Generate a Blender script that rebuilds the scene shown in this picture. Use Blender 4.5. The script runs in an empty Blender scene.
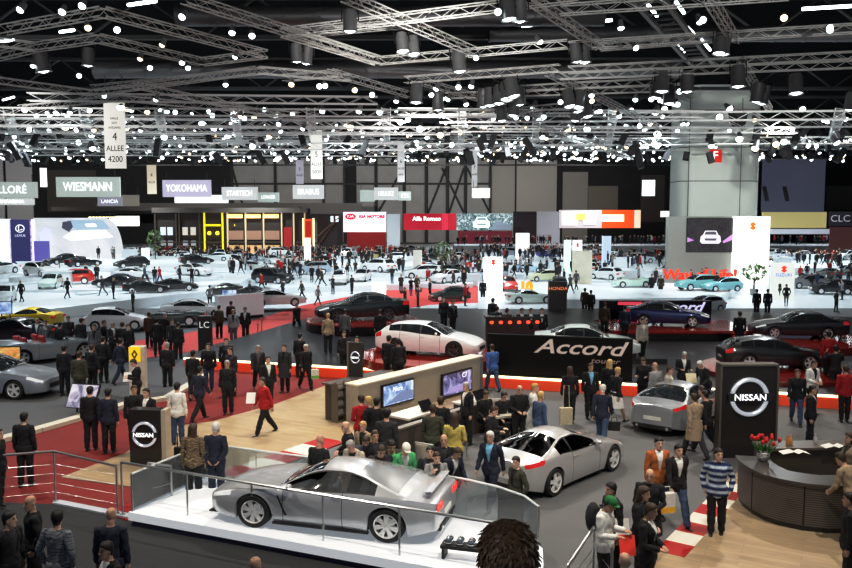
import bpy, bmesh, math, random
import numpy as np
from mathutils import Vector, Matrix, Euler
from math import pi, sin, cos, radians as R
random.seed(7)
SC = bpy.context.scene
COL = SC.collection
# ------------------------------------------------------------------ camera
F, CX, CY, HOR, CAMH = 800.0, 426.0, 284.0, 220.0, 6.2
PIT = math.atan((CY - HOR) / F)
cam = bpy.data.cameras.new('camera'); cam_ob = bpy.data.objects.new('camera', cam); COL.objects.link(cam_ob)
cam_ob.location = (0, 0, CAMH); cam_ob.rotation_euler = (pi / 2 - PIT, 0, 0)
cam.sensor_width = 36; cam.lens = F / 852 * 36; cam.clip_end = 600; cam.clip_start = .1
SC.camera = cam_ob

def ray(px, py):
    r, d = (px - CX) / F, (py - CY) / F
    return Vector((r, cos(PIT) - d * sin(PIT), -sin(PIT) - d * cos(PIT)))
def at(px, py, z=0.0):                     # the point of height z seen at a pixel of the photograph
    v = ray(px, py); t = (z - CAMH) / v.z
    return Vector((v.x * t, v.y * t, z))
def atd(px, py, Y):                        # the point at distance Y seen at a pixel
    v = ray(px, py); t = Y / v.y
    return Vector((v.x * t, Y, CAMH + v.z * t))

# ------------------------------------------------------------------ materials
_M = {}
def mat(c, rough=.6, metal=0., coat=0., emit=0., noise=.12, scale=6., bump=0., ecol=None, alpha=None, spec=None):
    key = (tuple(c), rough, metal, coat, emit, noise, scale, bump, ecol, alpha, spec)
    if key in _M: return _M[key]
    m = bpy.data.materials.new('mat_%03d' % len(_M)); m.use_nodes = True
    nt = m.node_tree; b = nt.nodes['Principled BSDF']
    c4 = (c[0], c[1], c[2], 1)
    if noise > 0:
        tc = nt.nodes.new('ShaderNodeTexCoord'); n = nt.nodes.new('ShaderNodeTexNoise')
        n.inputs['Scale'].default_value = scale; n.inputs['Detail'].default_value = 3
        nt.links.new(tc.outputs['Object'], n.inputs['Vector'])
        mx = nt.nodes.new('ShaderNodeMix'); mx.data_type = 'RGBA'
        mx.inputs[6].default_value = [max(0, x * (1 - noise)) for x in c] + [1]
        mx.inputs[7].default_value = [min(1, x * (1 + noise)) for x in c] + [1]
        nt.links.new(n.outputs['Fac'], mx.inputs[0]); nt.links.new(mx.outputs[2], b.inputs['Base Color'])
        if bump > 0:
            bp = nt.nodes.new('ShaderNodeBump'); bp.inputs['Strength'].default_value = bump; bp.inputs['Distance'].default_value = .02
            nt.links.new(n.outputs['Fac'], bp.inputs['Height']); nt.links.new(bp.outputs[0], b.inputs['Normal'])
    else:
        b.inputs['Base Color'].default_value = c4
    b.inputs['Roughness'].default_value = rough; b.inputs['Metallic'].default_value = metal
    b.inputs['Coat Weight'].default_value = coat; b.inputs['Coat Roughness'].default_value = .05
    if spec is not None: b.inputs['Specular IOR Level'].default_value = spec
    if emit > 0:
        e = ecol or c
        b.inputs['Emission Color'].default_value = (e[0], e[1], e[2], 1); b.inputs['Emission Strength'].default_value = emit
        m.cycles.emission_sampling = 'NONE' if emit < 1e6 else 'AUTO'
    _M[key] = m
    return m
def glow(c, s): return mat(c, 1., noise=0, emit=s)
def glassmat(tint, keep, rough=.03):       # thin tinted pane: part see-through, part mirror
    key = ('glass', tuple(tint), keep)
    if key in _M: return _M[key]
    m = bpy.data.materials.new('mat_glass'); m.use_nodes = True; nt = m.node_tree
    for n in list(nt.nodes): nt.nodes.remove(n)
    out = nt.nodes.new('ShaderNodeOutputMaterial'); tr = nt.nodes.new('ShaderNodeBsdfTransparent'); gl = nt.nodes.new('ShaderNodeBsdfGlossy')
    df = nt.nodes.new('ShaderNodeBsdfDiffuse'); lw = nt.nodes.new('ShaderNodeLayerWeight'); lw.inputs[0].default_value = .35
    tr.inputs[0].default_value = (tint[0], tint[1], tint[2], 1); gl.inputs['Roughness'].default_value = rough; gl.inputs[0].default_value = (.9, .9, .9, 1)
    df.inputs[0].default_value = (tint[0] * .5, tint[1] * .5, tint[2] * .5, 1)
    m1 = nt.nodes.new('ShaderNodeMixShader'); m1.inputs[0].default_value = keep
    nt.links.new(tr.outputs[0], m1.inputs[1]); nt.links.new(df.outputs[0], m1.inputs[2])
    m2 = nt.nodes.new('ShaderNodeMixShader'); nt.links.new(lw.outputs['Fresnel'], m2.inputs[0])
    nt.links.new(m1.outputs[0], m2.inputs[1]); nt.links.new(gl.outputs[0], m2.inputs[2]); nt.links.new(m2.outputs[0], out.inputs[0])
    _M[key] = m
    return m

# ------------------------------------------------------------------ mesh building
class MB:
    def __init__(s): s.v = []; s.f = []; s.m = []
    def add(s, vs, fs, m=0):
        b = len(s.v); s.v += [tuple(v) for v in vs]
        for f in fs: s.f.append([b + i for i in f]); s.m.append(m)
        return s
    def box(s, c, d, m=0, rz=0., rx=0., ry=0.):
        x, y, z = d[0] / 2, d[1] / 2, d[2] / 2
        vs = [Vector(p) for p in ((-x, -y, -z), (x, -y, -z), (x, y, -z), (-x, y, -z), (-x, -y, z), (x, -y, z), (x, y, z), (-x, y, z))]
        if rz or rx or ry:
            E = Euler((rx, ry, rz)).to_matrix(); vs = [E @ v for v in vs]
        c = Vector(c)
        return s.add([v + c for v in vs], [(0, 3, 2, 1), (4, 5, 6, 7), (0, 1, 5, 4), (1, 2, 6, 5), (2, 3, 7, 6), (3, 0, 4, 7)], m)
    def prism(s, poly, z0, z1, m=0, mtop=None):
        n = len(poly)
        a = sum(poly[i][0] * poly[(i + 1) % n][1] - poly[(i + 1) % n][0] * poly[i][1] for i in range(n))
        if a < 0: poly = poly[::-1]
        vs = [(p[0], p[1], z0) for p in poly] + [(p[0], p[1], z1) for p in poly]
        s.add(vs, [list(range(n))[::-1]] + [(i, (i + 1) % n, n + (i + 1) % n, n + i) for i in range(n)], m)
        return s.add([(p[0], p[1], z1) for p in poly], [list(range(n))], m if mtop is None else mtop)
    def loft(s, rings, m=0, caps=True, closed=True):
        n = len(rings[0]); vs = [p for r in rings for p in r]; fs = []
        for k in range(len(rings) - 1):
            for i in range(n if closed else n - 1):
                j = (i + 1) % n
                fs.append((k * n + i, k * n + j, (k + 1) * n + j, (k + 1) * n + i))
        if caps: fs += [list(range(n))[::-1], [(len(rings) - 1) * n + i for i in range(n)]]
        return s.add(vs, fs, m)
    def tube(s, pts, r, n=8, m=0, caps=True, flat=1., up=None):
        pts = [Vector(p) for p in pts]; k = len(pts)
        rr = list(r) if isinstance(r, (list, tuple)) else [r] * k
        rings = []; ref = None
        for i, p in enumerate(pts):
            d = (pts[min(i + 1, k - 1)] - pts[max(i - 1, 0)])
            d = d.normalized() if d.length > 1e-9 else Vector((0, 0, 1))
            if ref is None:
                ref = Vector(up) if up else (Vector((0, 0, 1)) if abs(d.z) < .9 else Vector((1, 0, 0)))
            a = d.cross(ref)
            if a.length < 1e-4: a = d.cross(Vector((0, 1, 0)))
            a.normalize(); b = a.cross(d).normalized(); ref = b
            rings.append([p + a * (rr[i] * cos(t)) + b * (rr[i] * flat * sin(t)) for t in [2 * pi * q / n + pi / n for q in range(n)]])
        return s.loft(rings, m, caps)
    def lathe(s, prof, n=16, c=(0, 0, 0), m=0, axis='z', caps=True):
        rings = []
        for r, h in prof:
            ring = []
            for q in range(n):
                t = 2 * pi * q / n; a, b = r * cos(t), r * sin(t)
                p = (a, b, h) if axis == 'z' else ((b, h, a) if axis == 'y' else (h, a, b))
                ring.append((p[0] + c[0], p[1] + c[1], p[2] + c[2]))
            rings.append(ring)
        return s.loft(rings, m, caps)
    def ball(s, c, r, n=10, m=0):
        rx, ry, rz = r if isinstance(r, (tuple, list)) else (r, r, r); rings = []
        for k in range(1, n):
            t = pi * k / n - pi / 2
            rings.append([(c[0] + rx * cos(t) * cos(2 * pi * q / (2 * n)), c[1] + ry * cos(t) * sin(2 * pi * q / (2 * n)), c[2] + rz * sin(t)) for q in range(2 * n)])
        return s.loft(rings, m)
    def mesh(s, mats, smooth=None, bevel=0.):
        me = bpy.data.meshes.new('m'); me.from_pydata(s.v, [], s.f)
        for q in (mats if isinstance(mats, (list, tuple)) else [mats]): me.materials.append(q)
        me.polygons.foreach_set('material_index', s.m)
        if bevel > 0:
            bm = bmesh.new(); bm.from_mesh(me)
            bmesh.ops.bevel(bm, geom=list(bm.edges), offset=bevel, segments=2, profile=.6, affect='EDGES', clamp_overlap=True)
            bm.to_mesh(me); bm.free()
        if smooth is not None:
            me.polygons.foreach_set('use_smooth', [True] * len(me.polygons)); me.set_sharp_from_angle(angle=R(smooth))
        me.update()
        return me
    def build(s, name, mats, parent=None, loc=None, smooth=None, bevel=0., rz=0.):
        return obj(name, s.mesh(mats, smooth, bevel), parent, loc, rz)
def obj(name, me, parent=None, loc=None, rz=0.):
    o = bpy.data.objects.new(name, me); COL.objects.link(o)
    if parent is not None: o.parent = parent
    if loc is not None: o.location = loc
    if rz: o.rotation_euler = (0, 0, rz)
    return o
def tag(o, label=None, cat=None, group=None, kind=None):
    if label: o['label'] = label
    if cat: o['category'] = cat
    if group: o['group'] = group
    if kind: o['kind'] = kind
    return o
def thing(name, label, cat, loc=(0, 0, 0), rz=0., group=None):
    o = bpy.data.objects.new(name, None); COL.objects.link(o); o.location = loc; o.rotation_euler = (0, 0, rz)
    o.empty_display_size = .2
    return tag(o, label, cat, group)
def struct(name, mb, mats, smooth=None, loc=None):
    o = mb.build(name, mats, None, loc, smooth); o['kind'] = 'structure'; return o
def setmat(o, ms):                         # materials of one copy, mesh data shared
    for i, m in enumerate(ms):
        if m is None or i >= len(o.material_slots): continue
        o.material_slots[i].link = 'OBJECT'; o.material_slots[i].material = m
def text(s, size, parent, loc, m, sx=1., rot=(pi / 2, 0, 0), align='CENTER', ext=.004, bold=0., shear=0., name='lettering'):
    c = bpy.data.curves.new('t', 'FONT'); c.body = s; c.size = size; c.align_x = align; c.align_y = 'CENTER'
    c.extrude = ext; c.offset = bold; c.shear = shear; c.resolution_u = 3; c.materials.append(m)
    o = bpy.data.objects.new(name, c); COL.objects.link(o); o.parent = parent; o.location = loc; o.rotation_euler = rot; o.scale = (sx, 1, 1)
    return o
def sm(x, pts):                            # smooth monotone interpolation through control points
    xs = np.array([p[0] for p in pts], float); ys = np.array([p[1] for p in pts], float)
    if len(xs) == 1: return np.full_like(np.asarray(x, float), ys[0])
    d = np.diff(ys) / np.diff(xs); t = np.zeros_like(ys); t[0] = d[0]; t[-1] = d[-1]
    for i in range(1, len(xs) - 1): t[i] = 0 if d[i - 1] * d[i] <= 0 else 2 * d[i - 1] * d[i] / (d[i - 1] + d[i])
    x = np.clip(np.asarray(x, float), xs[0], xs[-1]); k = np.clip(np.searchsorted(xs, x) - 1, 0, len(xs) - 2)
    h = xs[k + 1] - xs[k]; u = (x - xs[k]) / h
    return ys[k] * (1 + 2 * u) * (1 - u) ** 2 + h * t[k] * u * (1 - u) ** 2 + ys[k + 1] * u * u * (3 - 2 * u) + h * t[k + 1] * u * u * (u - 1)
BLACK = (.012, .012, .014); WHITE = (.8, .82, .82)
# ------------------------------------------------------------------ people
SKIN = mat((.62, .40, .30), .55); SKIN2 = mat((.50, .31, .22), .55); EYE = mat((.03, .02, .02), .3, noise=0); LIP = mat((.45, .2, .17), .5, noise=0)
def _v(*a): return Vector(a)
def rotx(p, a, o):                         # pitch forward (towards -Y) about o
    q = p - o; c, s_ = cos(a), sin(a)
    return o + Vector((q.x, q.y * c - q.z * s_, q.y * s_ + q.z * c))
POSES = {
 # lean, head pitch, head yaw, arms ((upper dir), (fore dir)) right(-x) then left(+x), legs (thigh pitch, knee bend) right, left
 'stand': dict(arms=(((-.16, .02, -1), (-.06, -.16, -1)), ((.16, .02, -1), (.06, -.16, -1))), legs=((2, 0), (-3, 2))),
 'clasp': dict(hp=8, arms=(((-.2, -.1, -1), (.55, -.75, -.25)), ((.2, -.1, -1), (-.5, -.8, -.3))), legs=((2, 0), (0, 0))),
 'pocket': dict(arms=(((-.38, .22, -1), (.2, -.42, -1)), ((.38, .22, -1), (-.2, -.42, -1))), legs=((4, 0), (-4, 4)), hy=25),
 'behind': dict(arms=(((-.3, .3, -1), (.55, .3, -.8)), ((.3, .3, -1), (-.55, .3, -.8))), legs=((2, 0), (-2, 0)), hy=-20),
 'walk': dict(lean=3, arms=(((-.14, -.35, -1), (-.05, -.6, -1)), ((.14, .32, -1), (.08, .05, -1))), legs=((-22, 14), (24, 6))),
 'walkb': dict(lean=3, arms=(((-.14, .3, -1), (-.06, .02, -1)), ((.14, -.3, -1), (.02, -.6, -1))), legs=((22, 6), (-20, 18))),
 'lean': dict(lean=22, hp=14, arms=(((-.25, -.55, -1), (.15, -.9, -.35)), ((.25, -.55, -1), (-.2, -.9, -.4))), legs=((4, 0), (-4, 0))),
 'chin': dict(lean=6, hp=8, arms=(((-.2, -.45, -1), (.55, -.45, .95)), ((.22, -.15, -1), (-.75, -.6, .1))), legs=((2, 0), (-2, 0))),
 'hold': dict(hp=22, arms=(((-.15, -.1, -1), (.2, -.95, .12)), ((.15, -.1, -1), (-.2, -.95, .1))), legs=((3, 0), (-3, 2))),
 'photo': dict(hp=2, arms=(((-.35, -.75, -.55), (.3, -.35, .9)), ((.35, -.75, -.55), (-.3, -.35, .9))), legs=((3, 0), (-3, 0))),
 'sit': dict(lean=8, hp=12, arms=(((-.2, -.3, -1), (.1, -.9, -.3)), ((.2, -.3, -1), (-.1, -.9, -.3))), legs=((86, 84), (82, 80))),
}
def skeleton(P):
    hipz = .93
    o = _v(0, 0, hipz); lean = R(P.get('lean', 0)); S = {}
    L = lambda p: rotx(p, lean, o)
    S['pel'] = o; S['waist'] = L(_v(0, .0, 1.08)); S['chest'] = L(_v(0, .0, 1.28)); S['sho'] = L(_v(0, .015, 1.43)); S['neck'] = L(_v(0, .0, 1.50))
    hp = lean * .55 + R(P.get('hp', 0)); hy = R(P.get('hy', 0))
    S['hrot'] = Matrix.Rotation(hy, 3, 'Z') @ Matrix.Rotation(hp, 3, 'X')
    S['head'] = S['neck'] + S['hrot'] @ _v(0, -.025, .125)
    Lm = Matrix.Rotation(lean, 3, 'X')
    for i, sd in enumerate((-1, 1)):
        a = L(_v(.185 * sd, .015, 1.405)); u = (Lm @ Vector(P['arms'][i][0])).normalized(); f = (Lm @ Vector(P['arms'][i][1])).normalized()
        e = a + u * .285; w = e + f * .25
        S['arm%d' % i] = (a, e, w, f)
        t, k = P['legs'][i]; t, k = R(t), R(k)
        h = _v(.095 * sd, 0, .92); kn = h + _v(0, -sin(t), -cos(t)) * .43; t2 = t - k
        an = kn + _v(0, -sin(t2), -cos(t2)) * .42
        S['leg%d' % i] = (h, kn, an, t2)
    low = min(S['leg0'][2].z, S['leg1'][2].z) - .07
    S['dz'] = -low if not P.get('seat') else 0
    return S
BONES = ['torso', 'head', 'uarm', 'farm', 'hand', 'thigh', 'shin', 'foot']
def seg_d(p, a, b, ra, rb):
    a = np.array(a); b = np.array(b); ab = b - a
    t = np.clip(((p - a) @ ab) / (ab @ ab + 1e-9), 0, 1)
    return np.linalg.norm(p - (a + t[:, None] * ab), axis=1) - (ra + (rb - ra) * t)
def body_arrays(P, voxel, fem=False, fingers=True):
    S = skeleton(P); mb = MB(); segs = []
    dz = Vector((0, 0, S['dz']))
    for k in ('pel', 'waist', 'chest', 'sho', 'neck', 'head'): S[k] = S[k] + dz
    for i in (0, 1):
        S['arm%d' % i] = tuple(x + dz if j < 3 else x for j, x in enumerate(S['arm%d' % i]))
        S['leg%d' % i] = tuple(x + dz if j < 3 else x for j, x in enumerate(S['leg%d' % i]))
    lean = R(P.get('lean', 0)); o = S['pel']
    sw = .9 if fem else 1.
    def ring(z, rx, ry, y0=0, n=16):
        return [rotx(Vector((rx * cos(t), ry * sin(t) + y0, z)) + dz, lean, o) for t in [2 * pi * q / n for q in range(n)]]
    hipw = .178 if fem else .165
    mb.loft([ring(.80, .10, .09), ring(.84, hipw * .95, .115, .01), ring(.92, hipw, .128, .012), ring(1.0, hipw * .93, .118), ring(1.10, .138 * sw, .105), ring(1.2, .152 * sw, .112),
             ring(1.3, .172 * sw, .122 + (.018 if fem else 0), -.008 if fem else 0), ring(1.38, .178 * sw, .112, .005), ring(1.435, .145 * sw, .085, .012), ring(1.47, .075, .062, .012), ring(1.49, .052, .055, .01)])
    segs += [('torso', S['pel'], S['chest'], .14, .13), ('torso', S['chest'], S['sho'], .13, .10)]
    H = S['hrot']; hc = S['head']
    mb.tube([S['neck'] - Vector((0, -.01, .07)), hc - H @ _v(0, -.03, .06)], [.058, .052], 12)
    rings = []
    for z, rx, y0, y1 in ((-.118, .03, -.085, -.03), (-.105, .046, -.092, .0), (-.07, .058, -.095, .05), (-.03, .066, -.094, .078), (.01, .0725, -.096, .09), (.05, .074, -.094, .092), (.085, .066, -.08, .082), (.108, .048, -.056, .06), (.12, .02, -.02, .03)):
        cy_, ry_ = (y0 + y1) / 2, (y1 - y0) / 2
        rings.append([hc + H @ _v(rx * cos(t), cy_ + ry_ * sin(t), z) for t in [2 * pi * q / 16 for q in range(16)]])
    mb.loft(rings)
    mb.tube([hc + H @ _v(0, -.092, .012), hc + H @ _v(0, -.112, -.028), hc + H @ _v(0, -.095, -.038)], [.009, .014, .011], 8)
    for sd in (-1, 1): mb.ball(hc + H @ _v(.074 * sd, .008, -.005), (.012, .02, .032), 6)
    segs += [('head', hc + H @ _v(0, 0, -.02), hc + H @ _v(0, 0, .04), .09, .09)]
    for i, sd in enumerate((-1, 1)):
        a, e, w, f = S['arm%d' % i]
        mb.tube([a + (a - e) * .08, a + (e - a) * .3, a + (e - a) * .7, e, e + (w - e) * .3, w], [.058 * sw, .053 * sw, .045 * sw, .042 * sw, .042 * sw, .029], 10)
        mb.ball(a, .056 * sw, 8)
        segs += [('uarm', a, e, .05, .042), ('farm', e, w, .042, .03)]
        # hand: palm, four fingers of different length with a bend, thumb from the side of the palm
        side = Vector((sd, 0, 0)) - f * f.dot(Vector((sd, 0, 0)))
        if side.length < .2: side = Vector((0, -1, 0)) - f * f.dot(Vector((0, -1, 0)))
        side.normalize(); nrm = f.cross(side).normalized()
        tow = -1 if nrm.dot(_v(-sd, 0, -.3)) < 0 else 1
        curl = nrm * tow
        # width of the palm runs along wd
        wd = side.cross(f).normalized() if abs(f.z) > .7 else side
        cu = f.cross(wd).normalized()
        if cu.dot(_v(-sd, 0, -.4)) < 0: cu = -cu
        pal = w + f * .085
        mb.tube([w - f * .01, w + f * .045, pal], [.03, .042, .040], 10, flat=.42, up=cu)
        if fingers:
            fw = wd if wd.dot(_v(0, -1, 0)) > 0 or abs(f.z) <= .7 else -wd
            if abs(f.z) <= .7 and fw.dot(_v(-sd, 0, 0)) < 0: fw = -fw
            for q, (ofs, ln) in enumerate(((.030, .074), (.010, .083), (-.010, .077), (-.029, .06))):
                b0 = pal + fw * ofs - f * .012; b1 = b0 + f * ln * .5 + cu * .006; b2 = b1 + (f * .75 + cu * .66).normalized() * ln * .32; b3 = b2 + (f * .35 + cu * .94).normalized() * ln * .26
                mb.tube([b0, b1, b2, b3], [.0105, .0098, .009, .008], 6)
            t0 = w + f * .03 + fw * .03; t1 = t0 + (f * .7 + fw * .7 + cu * .2).normalized() * .038; t2 = t1 + (f * .92 + fw * .15 + cu * .35).normalized() * .032
            mb.tube([t0, t1, t2], [.014, .012, .0095], 6)
        segs += [('hand', w + f * .03, w + f * .14, .04, .03)]
        h, kn, an, t2 = S['leg%d' % i]
        k = 1.06 if fem else 1.
        mb.tube([h + (h - kn) * .1, h + (kn - h) * .3, h + (kn - h) * .75, kn, kn + (an - kn) * .3, kn + (an - kn) * .75, an], [.088 * k, .086 * k, .064, .055, .057, .041, .036], 12)
        fd = _v(0, -cos(t2 * .35), sin(t2 * .35) * .5).normalized() if t2 > -.2 else _v(0, -.86, -.5)
        dn = _v(0, fd.z, -fd.y) * -1
        dn = _v(0, 0, -1) if abs(fd.z) < .2 else _v(0, fd.z, fd.y)
        sole = an + _v(0, 0, -.055)
        mb.tube([sole - fd * .07, sole - fd * .03 + _v(0, 0, .004), sole + fd * .06, sole + fd * .14 + _v(0, 0, -.008), sole + fd * .19 + _v(0, 0, -.016)], [.028, .036, .038, .04, .022], 10, flat=.75)
        mb.tube([an, sole], [.036, .036], 8)
        segs += [('thigh', h, kn, .08, .055), ('shin', kn, an, .055, .038), ('foot', sole - fd * .05, sole + fd * .17, .035, .03)]
    me = bpy.data.meshes.new('t'); me.from_pydata(mb.v, [], mb.f)
    bm = bmesh.new(); bm.from_mesh(me); bmesh.ops.recalc_face_normals(bm, faces=bm.faces); bm.to_mesh(me); bm.free()
    ob = bpy.data.objects.new('t', me); COL.objects.link(ob)
    r = ob.modifiers.new('r', 'REMESH'); r.mode = 'VOXEL'; r.voxel_size = voxel; r.adaptivity = 0
    s = ob.modifiers.new('s', 'SMOOTH'); s.factor = .5; s.iterations = 2 if voxel < .02 else 1
    dg = bpy.context.evaluated_depsgraph_get(); ev = ob.evaluated_get(dg); m2 = ev.to_mesh()
    n = len(m2.vertices); V = np.empty(n * 3, np.float64); m2.vertices.foreach_get('co', V); V = V.reshape(-1, 3)
    N = np.empty(n * 3, np.float64); m2.vertex_normals.foreach_get('vector', N); N = N.reshape(-1, 3)
    faces = [tuple(p.vertices) for p in m2.polygons]
    ev.to_mesh_clear(); bpy.data.objects.remove(ob); bpy.data.meshes.remove(me)
    D = np.stack([seg_d(V, *s_[1:]) for s_ in segs]); lab = np.array([BONES.index(s_[0]) for s_ in segs])[D.argmin(0)]
    Hm = np.array(H); loc = (V - np.array(hc)) @ Hm            # head frame
    tl = (V - np.array(o)) @ np.array(Matrix.Rotation(lean, 3, 'X')) + np.array([0, 0, .93])   # torso frame
    return V, N, faces, lab, loc, tl, S
def sub(V, N, faces, fm, off, name, smooth=True):
    idx = np.nonzero(fm)[0]; used = sorted({v for i in idx for v in faces[i]}); mp = {v: k for k, v in enumerate(used)}
    cnt = {}
    for i in idx:
        f = faces[i]
        for a, b in zip(f, f[1:] + f[:1]): e = (min(a, b), max(a, b)); cnt[e] = cnt.get(e, 0) + 1
    bd = {v for e, c in cnt.items() if c == 1 for v in e}
    W = [tuple(V[v] + N[v] * ((off(v) if callable(off) else off) * (.25 if v in bd else 1))) for v in used]
    me = bpy.data.meshes.new(name); me.from_pydata(W, [], [[mp[v] for v in faces[i]] for i in idx])
    me.polygons.foreach_set('use_smooth', [True] * len(idx)); me.update()
    return me
HAIRLINE = [(-.12, .088), (-.07, .068), (-.04, .045), (-.012, .03), (.02, -.01), (.045, -.075), (.1, -.085)]
def regions(V, faces, lab, loc, tl, fem, bare=False):
    fi = np.array([f[0] for f in faces]); f2 = np.array([f[2] for f in faces])
    C = lambda A: (A[fi] + A[f2]) / 2
    L = lab[fi]; c = C(V); lc = C(loc); tc = C(tl)
    B = BONES.index
    head = (L == B('head')) & (lc[:, 2] > -.13)
    hair = head & (lc[:, 2] > np.interp(lc[:, 1], [p[0] for p in HAIRLINE], [p[1] for p in HAIRLINE]))
    neckc = tc[:, 2] < 1.475
    tors = ((L == B('torso')) | ((L == B('head')) & (lc[:, 2] < -.13))) & neckc
    top = (tors & (tc[:, 2] > .80)) | (L == B('uarm')) | (L == B('farm')) | ((L == B('thigh')) & (tc[:, 2] > .84) & (np.abs(tc[:, 1]) < .2))
    vee = tors & (tc[:, 1] < -.02) & (np.abs(tc[:, 0]) < .012 + np.clip((tc[:, 2] - 1.10) * .20, 0, .07)) & (tc[:, 2] > 1.10)
    trou = (L == B('thigh')) | (L == B('shin')) | (tors & (tc[:, 2] < .98))
    shoe = (L == B('foot')) & True
    shoe |= (L == B('shin')) & (c[:, 2] < .07)
    return dict(head=head, hair=hair, top=top, vee=vee, trou=trou, shoe=shoe, L=L, lc=lc, tc=tc, c=c)
def facecols(V, faces, rg):
    lc = rg['lc']; m = np.zeros(len(faces), int); front = lc[:, 1] < -.06
    for sx in (-1, 1):
        m[rg['head'] & front & ((lc[:, 0] - sx * .031) ** 2 / .016 ** 2 + (lc[:, 2] - .012) ** 2 / .008 ** 2 < 1)] = 1
        m[rg['head'] & front & (abs(lc[:, 0] - sx * .032) < .02) & (abs(lc[:, 2] - .034) < .005)] = 1
    m[rg['head'] & front & (abs(lc[:, 0]) < .024) & (abs(lc[:, 2] + .066) < .007)] = 2
    return m
PM = {}
def person_meshes(pose, fem):
    key = (pose, fem)
    if key in PM: return PM[key]
    V, N, faces, lab, loc, tl, S = body_arrays(POSES[pose], .0115, fem)
    rg = regions(V, faces, lab, loc, tl, fem)
    me = bpy.data.meshes.new('body'); me.from_pydata([tuple(v) for v in V], [], faces)
    for m in (SKIN, EYE, LIP): me.materials.append(m)
    me.polygons.foreach_set('material_index', facecols(V, faces, rg)); me.polygons.foreach_set('use_smooth', [True] * len(faces)); me.update()
    rs = np.random.RandomState(3)
    fold = lambda v: .5 + .5 * sin(V[v][2] * 38 + 3 * sin(V[v][0] * 17) + V[v][1] * 21)
    d = dict(body=me, S=S)
    d['hair'] = sub(V, N, faces, rg['hair'], lambda v: .008 + .012 * ((v * 7919) % 101) / 100, 'hair')
    d['jacket'] = sub(V, N, faces, rg['top'] & ~rg['vee'], lambda v: (.017 if lab[v] in (0, 1, 5) else .011) + .009 * fold(v) + (.012 if tl[v][2] < .98 and lab[v] in (0, 5) else 0), 'jacket')
    d['shirt'] = sub(V, N, faces, rg['vee'], .011, 'shirt')
    d['trousers'] = sub(V, N, faces, rg['trou'] & ~rg['shoe'], lambda v: .012 + .008 * fold(v) + .012 * min(1, max(0, (.93 - tl[v][2]) / .6)), 'trousers')
    near0 = np.array([min((Vector(q) - S['leg0'][2]).length, (Vector(q) - S['leg0'][1]).length) < min((Vector(q) - S['leg1'][2]).length, (Vector(q) - S['leg1'][1]).length) for q in rg['c']])
    d['shoe0'] = sub(V, N, faces, rg['shoe'] & near0, .008, 'shoe'); d['shoe1'] = sub(V, N, faces, rg['shoe'] & ~near0, .008, 'shoe')
    hc = S['head']; H = S['hrot']
    cap = MB(); rings = []
    for z, k in ((.03, 1.12), (.06, 1.13), (.09, 1.05), (.118, .8), (.135, .45), (.14, .1)):
        rings.append([tuple(hc + H @ _v(.078 * k * cos(t), .098 * k * sin(t), z)) for t in [2 * pi * q / 20 for q in range(20)]])
    cap.loft(rings)
    cap.loft([[tuple(hc + H @ _v(x, y, z + .01 * (1 - abs(x) / .07))) for x, y in ((-.07, -.07), (-.05, -.15), (0, -.17), (.05, -.15), (.07, -.07), (0, -.08))] for z in (.028, .036)])
    d['cap'] = cap.mesh([EYE], 40)
    lh = MB()                              # long hair: falls behind the neck and over the shoulders
    rings = []
    for z, rx, y0, y1 in ((.125, .035, -.01, .05), (.10, .07, -.05, .095), (.05, .092, -.055, .115), (0, .096, -.035, .118), (-.06, .098, -.02, .118), (-.13, .105, -.005, .12), (-.19, .105, .03, .135), (-.25, .085, .06, .14), (-.30, .05, .09, .14)):
        c0, r0 = (y0 + y1) / 2, (y1 - y0) / 2
        rings.append([tuple(hc + H @ _v(rx * cos(t) * (1 + .06 * sin(5 * t)), c0 + r0 * sin(t), z)) for t in [2 * pi * q / 24 for q in range(24)]])
    lh.loft(rings); d['long'] = lh.mesh([EYE], 60)
    dz = S['dz']
    sk = MB(); rings = []
    for z, rx, ry in ((1.02, .165, .135), (.92, .205, .165), (.8, .22, .19), (.66, .235, .215), (.52, .255, .24)):
        rings.append([(rx * cos(t) * (1 + .03 * sin(9 * t) * (1.02 - z) * 2), ry * sin(t) * (1 + .04 * sin(9 * t) * (1.02 - z) * 2), z + dz) for t in [2 * pi * q / 36 for q in range(36)]])
    sk.loft(rings); d['skirt'] = sk.mesh([EYE], 60)
    ct = MB(); rings = []                  # skirts of a long coat
    for z, rx, ry in ((1.05, .19, .155), (.92, .215, .175), (.75, .225, .19), (.55, .24, .21)):
        rings.append([(rx * cos(t), ry * sin(t), z + dz) for t in [2 * pi * q / 24 for q in range(24)]])
    ct.loft(rings); d['coat'] = ct.mesh([EYE], 60)
    # head top offset for placing
    top = hc + H @ _v(0, 0, .135)
    d['top'] = top
    PM[key] = d
    return d
FAB = {}
def fab(c, rough=.85): return mat(tuple(c), rough, noise=.25, scale=14, bump=.15)
HAIRC = dict(k=(.012, .01, .009), b=(.05, .028, .016), g=(.32, .31, .3), w=(.6, .59, .56), y=(.5, .34, .14), r=(.16, .06, .025), x=(.075, .042, .026), n=None)
CL = dict(k=(.012, .012, .015), n=(.018, .022, .045), d=(.035, .035, .04), g=(.12, .12, .13), l=(.32, .32, .33), w=(.72, .72, .70), b=(.055, .035, .022), o=(.06, .062, .04), t=(.36, .28, .19), r=(.42, .015, .02),
          u=(.06, .14, .38), s=(.22, .5, .68), e=(.09, .42, .18), j=(.05, .08, .16), a=(.42, .13, .035), m=(.45, .04, .2), y=(.5, .42, .12), p=(.2, .1, .25), c=(.45, .42, .36))
def clr(k): return CL[k] if isinstance(k, str) else k
PEOPLE = []
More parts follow.
